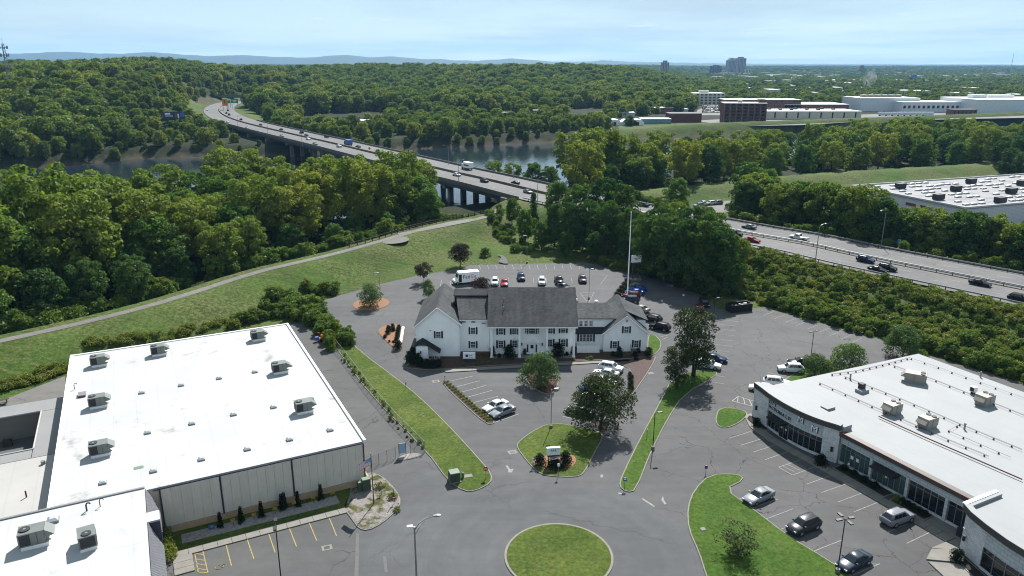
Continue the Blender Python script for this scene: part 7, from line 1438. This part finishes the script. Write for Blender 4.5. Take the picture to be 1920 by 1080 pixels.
# trucks on the bridge
def truck(px, py, c, label, L_=7.5, mat='letter_white', cab='white'):
    o = hcar(px, py, 0, 'sedan', c, label); loc, rz = o.location.copy(), o.rotation_euler.z; bpy.data.objects.remove(o)
    t = thing('box_truck', label, 'truck', loc, rz); MB().box((-1.0, 0, 2.1), (L_ - 2, 2.4, 2.6)).build('cargo_box', M[mat], t); MB().box((L_ / 2 - .9, 0, 1.5), (1.7, 2.1, 1.9), taper=.9).build('cab', PAINT[cab], t); MB().box((L_ / 2 - .2, 0, 1.95), (.45, 1.7, .7), taper=.85).build('windscreen', M['glass_d'], t); MB().box((0, 0, .6), (L_ - .6, 1.8, .35)).build('chassis', M['trim'], t)
    for s in (1, -1): MB().box((-1.0, s * 1.21, 2.0), (L_ - 3, .02, .7)).build('side_stripe', M['glass_d'], t)
    for sx in (L_ / 2 - 1.1, -L_ / 2 + 1.3):
        for sy in (1, -1): MB().tube([(sx, sy * .8, .48), (sx, sy * 1.15, .48)], .48, 12).build('wheel', M['tyre'], t)
truck(876, 317, 'white', 'white motor coach on the far bridge lanes', 7.5); truck(657, 272, 'blue', 'dark blue truck on the bridge', 8, 'sign_blue', 'navy')
# ------------------------------------------------------------------ store beyond the highway
st = thing('store', 'big box store with a pale roof crowded with skylights', 'store', (156, 254, -.9), R(20))
MB().box((55, 26, 4), (110, 52, 8)).build('wall', M['panel'], st); MB().box((55, 26, 8.1), (110.4, 52.4, .3)).build('roof', M['store_roof'], st)
for c, d in (((55, .1, 8.5), (110.6, .4, .6)), ((.1, 26, 8.5), (.4, 52, .6)), ((55, 52, 8.5), (110.6, .4, .6))): MB().box(c, d).build('parapet', M['panel'], st)
MB().box((-.25, 26, 5.6), (.3, 50, 3.6)).build('facade_panel', M['panel'], st)
for y in (22, 15.5): MB().box((-.45, y, 5.9), (.1, 4.5, 1.1)).build('faded_lettering', M['rust'], st)
MB().box((38, -.6, 6.2), (14, 1.0, 3.2)).build('entrance_band', M['orange'], st); MB().box((62, -.4, 5), (12, .5, 2)).build('entrance_band', M['orange'], st)
for k, (px, py, w) in enumerate(((1518, 378, 9), (1562, 372, 13))):
    x, y = G(px, py, 3); t = thing('canopy', 'orange sale canopy glimpsed through trees, left one' if 0 else ('small orange canopy tent among the trees' if k == 0 else 'larger orange canopy roof before the store'), 'canopy', (x, y, 0), R(20))
    MB().box((0, 0, 4.2), (w, 6, 1.3)).build('roof', M['orange'], t)
    for sx in (-1, 1):
        for sy in (-1, 1): MB().box((sx * w * .45, sy * 2.7, 1.8), (.25, .25, 3.6)).build('post', M['galv'], t)
sx0 = None; M['store_patch'] = plain('damp_roof_patch', (.075, .085, .11), .6, .3, .4)
for r_ in range(8):
    for c_ in range(11):
        lx, ly = 6 + c_ * 7.6 + (r_ % 2) * 2.5, 4.5 + r_ * 6.1 + rng.uniform(-.9, .9); c0, s0 = math.cos(R(20)), math.sin(R(20)); wx, wy = 156 + lx * c0 - ly * s0, 254 + lx * s0 + ly * c0
        if (wx / wy) > .72: continue
        if (r_ * 11 + c_) % 5 == 2 and r_ % 2 == 0:
            t = thing('rooftop_unit', 'dark boxy air unit among the store skylights', 'rooftop unit', (wx, wy, 7.36), R(20), 'store roof units'); MB().box((0, 0, 1.2), (3.6, 2.4, 1.9)).build('housing', M['dark'], t); MB().box((0, 0, .15), (3.2, 2.0, .3)).build('kerb', M['store_roof'], t); MB().box((1.5, 0, 2.2), (.8, 2.2, .12)).build('fan_deck', M['galv'], t); continue
        for dx in (0, 3.6):
            if rng.random() < .3: continue
            ox, oy = wx + dx * c0, wy + dx * s0
            if sx0 is None:
                sx0 = thing('skylight', 'white dome skylight on the big store roof', 'skylight', (ox, oy, 7.36), R(20), 'store skylights'); MB().box((0, 0, .2), (2.3, 1.25, .4)).build('kerb', M['galv'], sx0); MB().box((0, 0, .5), (2.2, 1.15, .28), taper=.7).build('dome', M['letter_white'], sx0)
            else: q = copy_tree(sx0); q.location = (ox, oy, 7.36)
for k in range(34): MB().box((rng.uniform(4, 78), rng.uniform(3, 49), 8.262), (rng.uniform(3, 9), rng.uniform(1.5, 4), .012), rng.uniform(-.1, .1)).build('roof_patch', M['store_patch'], st)
lotS = sheet('parking_lot', GP([(1300, 398), (1470, 400), (1650, 425), (1920, 470), (2100, 500), (2100, 430), (1817, 412), (1660, 385), (1420, 372), (1340, 378)]), .02, M['asph_back'], 'store parking lot behind the highway trees')
for k, (px, py, kd, c) in enumerate(((1320, 385, 'pickup', 'white'), (1332, 384, 'suv', 'white'), (1345, 383, 'suv', 'silver'), (1310, 388, 'suv', 'lightgrey'), (1368, 388, 'sedan', 'navy'), (1665, 418, 'suv', 'white'), (1675, 412, 'sedan', 'white'), (1690, 405, 'suv', 'silver'), (1700, 400, 'sedan', 'white'), (1680, 424, 'suv', 'white'), (1840, 430, 'suv', 'maroon'), (1852, 432, 'sedan', 'black'))):
    car(px, py, rng.choice((20, 200, 110)), kd, c, '%s %s parked in the store lot behind the trees' % (c.replace('lightgrey', 'light grey'), {'suv': 'SUV', 'sedan': 'sedan', 'pickup': 'pickup'}[kd]), .03, True, 'cars in the store lot')
# ------------------------------------------------------------------ far bank town
UNIT = MB().box((0, 0, 0), (1, 1, 1)).mesh('window', M['glass_d']); UNITW = MB().box((0, 0, 0), (1, 1, 1)).mesh('pilaster', M['sign_back'])
M['white_wall'] = siding('white_metal_wall', (.56, .59, .62), 2.0, True, .08, .3); M['cream_wall'] = plain('cream_wall', (.50, .47, .40), .8, .1, .2); M['brick_far'] = plain('dark_brick', (.115, .045, .036), .9, .2, .3); M['brick_lt'] = plain('light_brick', (.17, .075, .06), .9, .2, .3); M['teal'] = plain('teal_metal', (.12, .22, .25), .6, .12, .2); M['tower_c'] = plain('tower_concrete', (.26, .25, .25), .8, .1, .05); M['far_roof'] = plain('pale_membrane', (.62, .62, .60), .8, .1, .1); M['dark_roof'] = plain('dark_roofing', (.12, .12, .12), .9, .15, .1)
BLK = []
def block(pxa, pxb, py, h, depth, wall, roof, label, z0=3.0, rows=0, cols=0, rot=0.0, cat='building', name='building', ww=.55, wh_=.5, extras=()):
    (xa, y), (xb, _) = G(pxa, py, z0), G(pxb, py, z0); w = xb - xa; BLK.append((xa - 9, xb + 9, y - (60 if py < 195 else 80), y + depth + 6)); t = thing(name, label, cat, ((xa + xb) / 2, y, z0 - 1), rot)
    MB().box((0, depth / 2, h / 2 + .5), (w, depth, h + 1)).build('wall', M[wall], t); MB().box((0, depth / 2, h + 1.2), (w + .6, depth + .6, .5)).build('roof', M[roof], t)
    for r_ in range(rows):
        for c_ in range(cols):
            o = link(bpy.data.objects.new('window', UNIT), t); o.location = (-w / 2 + w * (c_ + .5) / cols, -.02, 1 + h * (r_ + .55) / rows); o.scale = (w / cols * ww, .12, h / rows * wh_)
    for ex in extras:
        (nm, cx_, cy_, dz_, sx, sy, sz_, mt) = ex; MB().box((cx_ * w, cy_ * depth, h + 1.45 + dz_ + sz_ / 2), (sx, sy, sz_)).build(nm, M[mt], t)
    return t, w
t, w = block(1357, 1434, 231, 17.5, 22, 'brick_far', 'far_roof', 'six-storey dark brick mill with pale pilasters by the river', rows=6, cols=7, rot=R(-6), extras=(('roof_house', .42, .5, 0, 6, 8, 3, 'brick_far'), ('roof_unit', -.1, .4, 0, 4, 3, 2, 'galv')))
for k in range(8): o = link(bpy.data.objects.new('pilaster', UNITW), t); o.location = (-w / 2 + w * k / 7, -.15, 9.5); o.scale = (.35, .3, 18)
block(1358, 1500, 212, 14, 26, 'brick_lt', 'far_roof', 'long brick mill with rows of windows behind the six-storey mill', rows=4, cols=26)
block(1288, 1358, 196, 14, 30, 'cream_wall', 'far_roof', 'cream office block on the rise behind the car park', 4, 4, 9, extras=(('roof_house', 0, .5, 0, 12, 8, 3, 'cream_wall'),)); block(1157, 1238, 181, 10, 30, 'white_wall', 'far_roof', 'white building on the wooded hillside', 10, 2, 10)
block(1255, 1315, 229, 7.5, 20, 'brick_far', 'dark_roof', 'squat red brick workshop on the riverside'); block(1202, 1258, 232, 4, 14, 'teal', 'far_roof', 'long teal shed beside the brick workshop'); block(1226, 1262, 213, 6, 14, 'brick_lt', 'far_roof', 'small brick building with a white base'); block(1160, 1190, 219, 4, 14, 'panel', 'far_roof', 'low grey building at the edge of the wood'); block(1266, 1290, 212, 4, 16, 'panel', 'far_roof', 'low grey workshop behind the brick ones')
for k, (px, w_) in enumerate(((1152, 12), (1180, 15), (1195, 12))):
    x, y = G(px, 233, 4); t = thing('tent', ['long white storage tent by the river bend', 'tall white storage tent next to the teal shed', 'short pale tent beside the tall one'][k], 'tent', (x, y, 3)); MB().loft([[(-w_ / 2, yy, 0), (-w_ / 2, yy, 2.5), (-w_ * .3, yy, 4.6), (0, yy, 5.3), (w_ * .3, yy, 4.6), (w_ / 2, yy, 2.5), (w_ / 2, yy, 0)] for yy in (0, 14)]).build('cover', M['letter_white'], t); MB().box((0, -.1, 1.5), (3, .1, 3)).build('opening', M['dark'], t)
block(1420, 1614, 224, 7.5, 40, 'cream_wall', 'far_roof', 'long pale warehouse with dark bay doors beyond the wood', rows=1, cols=9, ww=.12, wh_=.7, extras=[('roof_unit', -.4 + k * .09, .3 + (k * 37 % 10) * .05, 0, 3, 3, 1.5, 'dark') for k in range(9)]); block(1470, 1590, 212, 9, 50, 'brick_lt', 'far_roof', 'broad white-roofed plant behind the pale warehouse')
block(1612, 1722, 209, 14.5, 50, 'white_wall', 'far_roof', 'tall white plant block with rooftop pipes', extras=[('roof_unit', -.3 + k * .12, .5, 0, 6, 6, 3, 'hvac_tan') for k in range(6)]); block(1690, 1870, 211, 11, 40, 'white_wall', 'far_roof', 'middle white plant block with loading docks', rows=1, cols=20, ww=.5, wh_=.28); block(1826, 2010, 214, 15, 70, 'white_wall', 'far_roof', 'largest white plant hall at the river dike', extras=(('roof_house', -.3, .5, 0, 16, 10, 4, 'white_wall'), ('roof_house', 0, .7, 0, 30, 12, 3, 'wh_trim')))
block(1785, 1831, 217, 6, 12, 'brick_lt', 'dark_roof', 'small red brick pump house on the dike', rows=1, cols=6, ww=.3); block(1678, 1708, 207, 8, 10, 'panel', 'dark_roof', 'grey process unit between the white plant blocks')
for k in range(9):
    px = 1652 + k * 11.5; x, y = G(px, 217, 3.2); t = thing('trailer', 'white box trailer in the long parked row on the dike', 'trailer', (x, y, 3), R(rng.uniform(-2, 2)), 'trailers parked in a row'); MB().box((0, 0, 2.5), (5.6, 2.6, 2.9)).build('box', M['white_wall'], t); MB().box((0, 0, .8), (5.2, 1.8, .4)).build('chassis', M['trim'], t); MB().box((-1.9, -1.0, .5), (1.6, .5, 1.0)).build('wheels', M['tyre'], t)
for k, px in enumerate((1628, 1650, 1672, 1725, 1760)): x, y = G(px, 206.5, 3.2); t = thing('trailer', 'white trailer backed up to the plant docks', 'trailer', (x, y, 3), R(3), 'trailers at the docks'); MB().box((0, 0, 2.5), (9, 2.6, 2.9)).build('box', M['wh_trim'], t); MB().box((0, 0, .8), (8, 1.8, .4)).build('chassis', M['trim'], t); MB().box((-4.2, 0, 1.5), (1.8, 2.3, 2.0)).build('cab', M['sign_blue'] if k == 3 else M['white_trim'], t)
for k, (px, py, w_, h_, wl, lb) in enumerate(((1488, 178, 45, 8, 'panel', 'grey block among trees beyond the long mill'), (1555, 178, 88, 6, 'cream_wall', 'long low white-roofed plant beyond the trees'), (1640, 172, 60, 8, 'brick_far', 'dark brick works beside the smoking stack'), (1700, 163, 30, 6, 'white_wall', 'white-roofed block beyond the smoking stack'), (1735, 160, 40, 6, 'cream_wall', 'pale domed hall far across the plain'), (1835, 161, 52, 9, 'cream_wall', 'pale school-like building far across the plain'), (1690, 180, 42, 9, 'panel', 'round-roofed grey hall behind the plant'), (1790, 176, 50, 6, 'teal', 'green-roofed shed behind the plant'), (1530, 152, 30, 8, 'cream_wall', 'pale block in the far treetops'), (1560, 146, 22, 10, 'brick_lt', 'brick block near the far towers'), (1450, 148, 26, 10, 'cream_wall', 'pale block left of the far brick block'), (1310, 144, 50, 12, 'cream_wall', 'low downtown block left of the dark tower'), (1280, 140, 22, 10, 'wh_trim', 'white downtown block by the wooded ridge'), (1365, 180, 20, 6, 'brick_lt', 'brick gatehouse behind the cream office'), (1418, 172, 46, 7, 'brick_far', 'dark brick mill wing beyond the cream office'), (1770, 150, 30, 8, 'white_wall', 'small white block near the far woods'))):
    block(px - w_ / 2, px + w_ / 2, py, h_, 26, wl, 'far_roof' if k % 3 else 'wh_trim', lb, rows=1 if h_ > 7 else 0, cols=8 if h_ > 7 else 0)
x, y = G(1712, 155, 3); t = thing('water_tank', 'bright blue tank standing above the far trees', 'tank', (x, y, 3)); MB().cyl(0, 0, 14, 22, 9, 8, n=14).build('tank', M['sign_blue'], t)
for k in range(5): a = 2 * math.pi * k / 5; MB().box((6 * math.cos(a), 6 * math.sin(a), 7), (.9, .9, 14)).build('leg', M['galv'], t)
# downtown towers
def tower(pxa, pxb, top, Y, label, crown=None, cols=7, rows=14, mat='tower_c'):
    (xa, zt_), (xb, _) = VP(pxa, top, Y), VP(pxb, top, Y); w = xb - xa; h = zt_ - 3; t = thing('tower_block', label, 'tower', ((xa + xb) / 2, Y, 3), R(12))
    MB().box((0, 0, h / 2), (w * .92, w * .7, h)).build('shaft', M[mat], t)
    for c_ in range(cols): o = link(bpy.data.objects.new('window', UNIT), t); o.location = (-w * .46 + w * .92 * (c_ + .5) / cols, -w * .35 - .1, h * .52); o.scale = (w / cols * .42, .5, h * .9)
    if crown == 'hip': MB().box((0, 0, h + w * .13), (w * .78, w * .58, w * .26), taper=.55).build('crown', M[mat], t)
    elif crown == 'box': MB().box((0, 0, h + 3), (w * .5, w * .4, 6)).build('crown', M['sign_back'], t)
    return t
tower(1240, 1254, 117, 2600, 'lone grey apartment tower rising behind the wooded ridge', 'box', 4); tower(1363, 1380, 113, 3900, 'downtown tower with a hipped top', 'hip', 6); tower(1380, 1398, 109, 3950, 'downtown tower with a flat top beside the hipped one', 'box', 6); tower(1333, 1352, 124, 3700, 'dark squat downtown tower', 'box', 6, mat='brick_far'); tower(1397, 1403, 130, 3800, 'slim pale slab beside the tallest towers', None, 2, mat='cream_wall'); tower(1403, 1409, 130, 3820, 'second slim pale slab beside the tallest towers', None, 2, mat='cream_wall'); tower(1613, 1620, 124, 4300, 'dark stepped tower with a spire far on the plain', 'hip', 3, mat='brick_far'); tower(1598, 1611, 133, 4280, 'dark low block at the foot of the spired tower', None, 4, mat='brick_far')
x, y = VP(1901, 100, 5000)[0], 5000; t = thing('radio_mast', 'hair-thin radio mast on the far horizon', 'mast', (x, y, 5)); MB().tube([(0, 0, 0), (0, 0, 115)], [1.8, 1.1], 4).build('mast', M['galv'], t)
x, y = G(1623, 171, 3); t = thing('smoke_stack', 'slim dark stack giving off white smoke', 'smokestack', (x, y, 2)); MB().tube([(0, 0, 0), (0, 0, 20)], [1.6, 1.1], 10).build('stack', M['dark'], t); MB().cyl(0, 0, 19.5, 20.3, 1.4, n=10).build('rim', M['galv'], t)
sm = MB().ball((0, 0, 0), (1, 1, 1), 12, 8); m = NT('smoke_volume'); pv = m.n('VolumePrincipled'); pv.inputs['Color'].default_value = (.95, .96, 1, 1); vv = m.pos(world=False); m.l(m.math('MULTIPLY', m.rng(m.noise(vv, 1.6, 4), .42, .7), .035), pv.inputs['Density']); m.l(pv.outputs[0], m.out.inputs['Volume'])
smo = sm.build('smoke', m.mat, None, (x + 5, y, 28)); smo.scale = (14, 8, 20); tag(smo, 'pale drift of smoke above the dark stack', kind='stuff')
# car park full of tiny cars by the mills
for k in range(60):
    px, py = 1318 + (k % 12) * 3.4 + rng.uniform(-.5, .5), 199 + (k // 12) * 3.0; car(px, py, rng.choice((70, 250)), rng.choice(('suv', 'sedan')), rng.choice(('white', 'silver', 'grey', 'black', 'lightgrey', 'navy')), 'tiny parked car in the crowded mill car park', 3.1, True, 'cars in the mill car park')
sheet('parking_lot', GP([(1305, 216), (1310, 196), (1362, 196), (1362, 216)], 3.05), 3.05 + .02, M['asph_back'], 'crowded car park between the mills')
sheet('yard', GP([(1380, 236), (1300, 226), (1430, 218), (1620, 214), (1990, 206), (1990, 219), (1640, 226), (1500, 234)], 3.3), 3.02 + .05, M['asph_back'], 'pale plant yard along the dike')
# sheds by the trees across the river
for pxa, pxb, py, lb in ((577, 606, 240, 'white-roofed shed behind the far bridge rail'), (643, 680, 236, 'flat white roof under the roadside billboard'), (688, 720, 234, 'second flat white roof beyond the billboard'), (816, 880, 242, 'long low white shed behind the river trees'), (935, 962, 231, 'white-roofed hut by the brick shed'), (1000, 1018, 226, 'small dark brick shed in the wood edge')): block(pxa, pxb, py, 4 if 'brick' not in lb else 9, 16, 'cream_wall' if 'brick' not in lb else 'brick_far', 'far_roof' if 'brick' not in lb else 'dark_roof', lb, rows=1, cols=5, ww=.3)
# billboards
def billboard(px, py, ptop, w_px, h_px, z0, label, faces, posts=1):
    x, y = G(px, py, z0); mpp = math.hypot(y, CAM_H - z0) / 1400; w, h = w_px * mpp, h_px * mpp; zt = CAM_H - (ptop - HOR) * y / 1400 / .985; t = thing('billboard', label, 'billboard', (x, y, z0), R(6))
    for k in range(posts): MB().cyl((k - (posts - 1) / 2) * w * .5, .5, -1, zt - z0 - h * .5, .55, n=9).build('post', M['dark'], t)
    MB().box((0, .2, zt - z0 - h / 2), (w + .4, .5, h + .4)).build('frame', M['dark'], t)
    for (a, b, c, d, mt) in faces: MB().box((-w / 2 + w * (a + b) / 2, -.1 - .01 * (mt != faces[0][4]), zt - z0 - h * (c + d) / 2), (w * (b - a), .06, h * (d - c))).build('print', M[mt], t)
billboard(329, 240, 203, 37, 12, 10, 'dark blue billboard with white lettering on the wooded bank', ((0, 1, 0, 1, 'navy_metal'), (.08, .34, .12, .36, 'letter_white'), (.08, .46, .45, .68, 'banner'), (.56, .64, .2, .9, 'mulch_tan'), (.68, .74, .25, .9, 'letter_white'), (.8, .99, .05, .7, 'sign_blue')), 2)
billboard(659, 240, 212, 31, 10, 3, 'light blue billboard with a navy end panel on a single post', ((0, 1, 0, 1, 'banner'), (.72, 1, 0, 1, 'navy_metal'), (.78, .95, .15, .38, 'letter_white'), (.82, .92, .5, .6, 'letter_white'), (.02, .36, .35, .95, 'letter_white'), (.28, .34, .45, .68, 'sign_blue')))
# overpass and highway signs on the hill
ov = thing('overpass', 'grey overpass crossing the highway on the hill', 'bridge', (-372, 965, 0), R(-2))
MB().box((10, 0, 16.6), (150, 11, 1.2)).build('deck', M['conc_grey'], ov); MB().box((10, -5.4, 17.8), (150, .4, 1.2)).build('parapet', M['conc_dark'], ov); MB().box((10, -4.6, 15.4), (150, .6, 1.4)).build('girder', M['steel_dark'], ov)
for x in (-38, 0, 34): MB().box((x, 0, 8), (1.6, 8, 16)).build('pier', M['conc_grey'], ov)
def gantry(px, py, z0, w, h, top, face, label, lines=()):
    x, y = G(px, py, z0); t = thing('highway_sign', label, 'sign', (x, y, z0), R(8))
    for s in (-.4, .4): MB().box((s * w, .2, (top - h / 2) / 2), (.35, .35, top - h / 2)).build('post', M['galv'], t)
    MB().box((0, 0, top - h / 2), (w, .25, h)).build('panel', M[face], t)
    for dx, dz, lw, lh, mt in lines: MB().box((dx * w, -.15, top - h / 2 + dz * h), (lw * w, .05, lh * h)).build('print', M[mt], t)
gantry(423, 206, 10.5, 5.2, 6.5, 10.5, 'sign_orange', 'tall orange warning sign over the highway bend', ((0, .1, .15, .5, 'letter_dark'),)); gantry(430.5, 203, 10.6, 3.0, 3.0, 8, 'sign_green', 'small green exit sign beside the orange one'); gantry(441, 203, 10.8, 7, 4.2, 9.5, 'sign_green', 'wide green direction sign on the highway bend', ((0, .12, .6, .12, 'letter_white'), (0, -.2, .5, .12, 'letter_white')))
gantry(1040, 372, 6.3, 4.6, 2.8, 4.6, 'sign_back', 'grey back of a highway sign at the bridge end'); x, y = G(693, 284, 7.8); t = thing('warning_sign', 'small red diamond sign on the bridge', 'sign', (x, y, 7.8)); MB().box((0, 0, .8), (.1, .1, 1.6)).build('post', M['galv'], t); MB().add([(0, -.06, .9), (.8, -.06, 1.7), (0, -.06, 2.5), (-.8, -.06, 1.7)], [(0, 1, 2, 3)]).build('panel', M['orange'], t)
x, y = G(1419, 422, 4.8); t = thing('warning_sign', 'yellow diamond sign on the wooded highway verge', 'sign', (x, y, 4.5)); MB().box((0, 0, 1.2), (.1, .1, 2.4)).build('post', M['galv'], t); MB().add([(0, -.06, 1.6), (.6, -.06, 2.2), (0, -.06, 2.8), (-.6, -.06, 2.2)], [(0, 1, 2, 3)]).build('panel', M['sign_orange'], t); MB().box((0, -.05, 3.1), (.5, .04, .4)).build('plaque', M['sign_white'], t)
x, y = G(1684, 464, 4.3); t = thing('route_sign', 'small blue sign on the wooded highway verge', 'sign', (x, y, 4.0)); MB().box((0, 0, 1.1), (.1, .1, 2.2)).build('post', M['galv'], t); MB().box((0, -.06, 2.1), (1.0, .04, 1.2)).build('panel', M['sign_blue'], t)
x, y = G(1204, 385, 5.6); t = thing('route_sign', 'white sign on a post above the clump of trees', 'sign', (x, y + 10, 5.0)); MB().box((0, 0, 1.4), (.12, .12, 2.8)).build('post', M['galv'], t); MB().box((0, -.06, 3.2), (1.2, .04, 1.6)).build('panel', M['sign_white'], t)
# lattice mast at the left edge
x, y = VP(8, 100, 640)[0] + 4, 640.0; zb = gz(x, y); t = thing('antenna_tower', 'lattice antenna tower with stacked panel arrays', 'tower', (x - 4, y, zb), .3); Ht = 71 - zb
legs = [[(2.4 * math.cos(a), 2.4 * math.sin(a)), (.8 * math.cos(a), .8 * math.sin(a))] for a in (.5, 2.6, 4.7)]
for b, u in legs: MB().tube([(*b, 0), (*u, Ht)], .22, 5).build('leg', M['galv'], t)
for k in range(18):
    f = lambda i, s: (legs[i][0][0] * (1 - s) + legs[i][1][0] * s, legs[i][0][1] * (1 - s) + legs[i][1][1] * s, Ht * s)
    for i in range(3): MB().tube([f(i, k / 18), f((i + 1) % 3, (k + 1) / 18)], .11, 4).build('brace', M['galv'], t)
for zz, nn in ((Ht - 3, 6), (Ht - 9, 9), (Ht - 18, 12)):
    for k in range(nn): a = 2 * math.pi * k / nn; MB().box((3.1 * math.cos(a), 3.1 * math.sin(a), zz), (.5, .5, 2.6), a).build('panel_antenna', M['sign_back'], t)
    MB().cyl(0, 0, zz - .3, zz, 2.9, n=12).build('ring', M['galv'], t)
MB().tube([(0, 0, Ht), (0, 0, Ht + 4)], .1, 4).build('spike', M['galv'], t)
for k in range(110):
    u = rng.uniform(.17, .72); Y = rng.uniform(1050, 3600); px = 960 + u * 1400 * .98; w_ = rng.uniform(8, 26); py = 120 + 52 * 1430 / Y
    block(px - w_ / 2, px + w_ / 2, py, rng.uniform(8, 15), rng.uniform(18, 40), rng.choice(('white_wall', 'cream_wall', 'panel', 'brick_lt')), 'far_roof', 'small pale-roofed building among the trees of the plain')[0]['group'] = 'small buildings of the plain'; 
# trees between the roofs of the plain
def gen():
    u = rng.uniform(.10, .78); Y = math.sqrt(rng.uniform(690 ** 2, 3600 ** 2)); x = u * Y
    for q in OPEN:
        if inpoly(x, Y, q): return None
    for a, b, c, d in BLK:
        if a < x < b and c < Y < d: return None
    return (x, Y)
q_ = poisson(9500, gen, lambda x, y: 10 + (y - 700) * .006, 4); qz = height(np.array([a for a, _ in q_]), np.array([b for _, b in q_]))
scatter('street_trees', [(a, b, c - .5, rng.uniform(.65, 1.05), rng.uniform(0, 6.28), rng.randrange(3)) for (a, b), c in zip(q_, qz)], [crown_of('forest_tree', k) for k in range(3)], 'countless small trees among the roofs of the plain')
# ------------------------------------------------------------------ haze
hz = MB(); hz.box((0, 8000, 190), (30000, 17600, 400)); hb = bpy.data.meshes
m = NT('haze_air'); pv = m.n('VolumePrincipled'); pv.inputs['Color'].default_value = (.30, .60, 1.0, 1); pv.inputs['Density'].default_value = 4.0e-5; pv.inputs['Anisotropy'].default_value = .12
m.l(pv.outputs[0], m.out.inputs['Volume'])
hzo = hz.build('haze', m.mat); tag(hzo, 'thin blue summer haze lying over the plain and hills', kind='stuff')
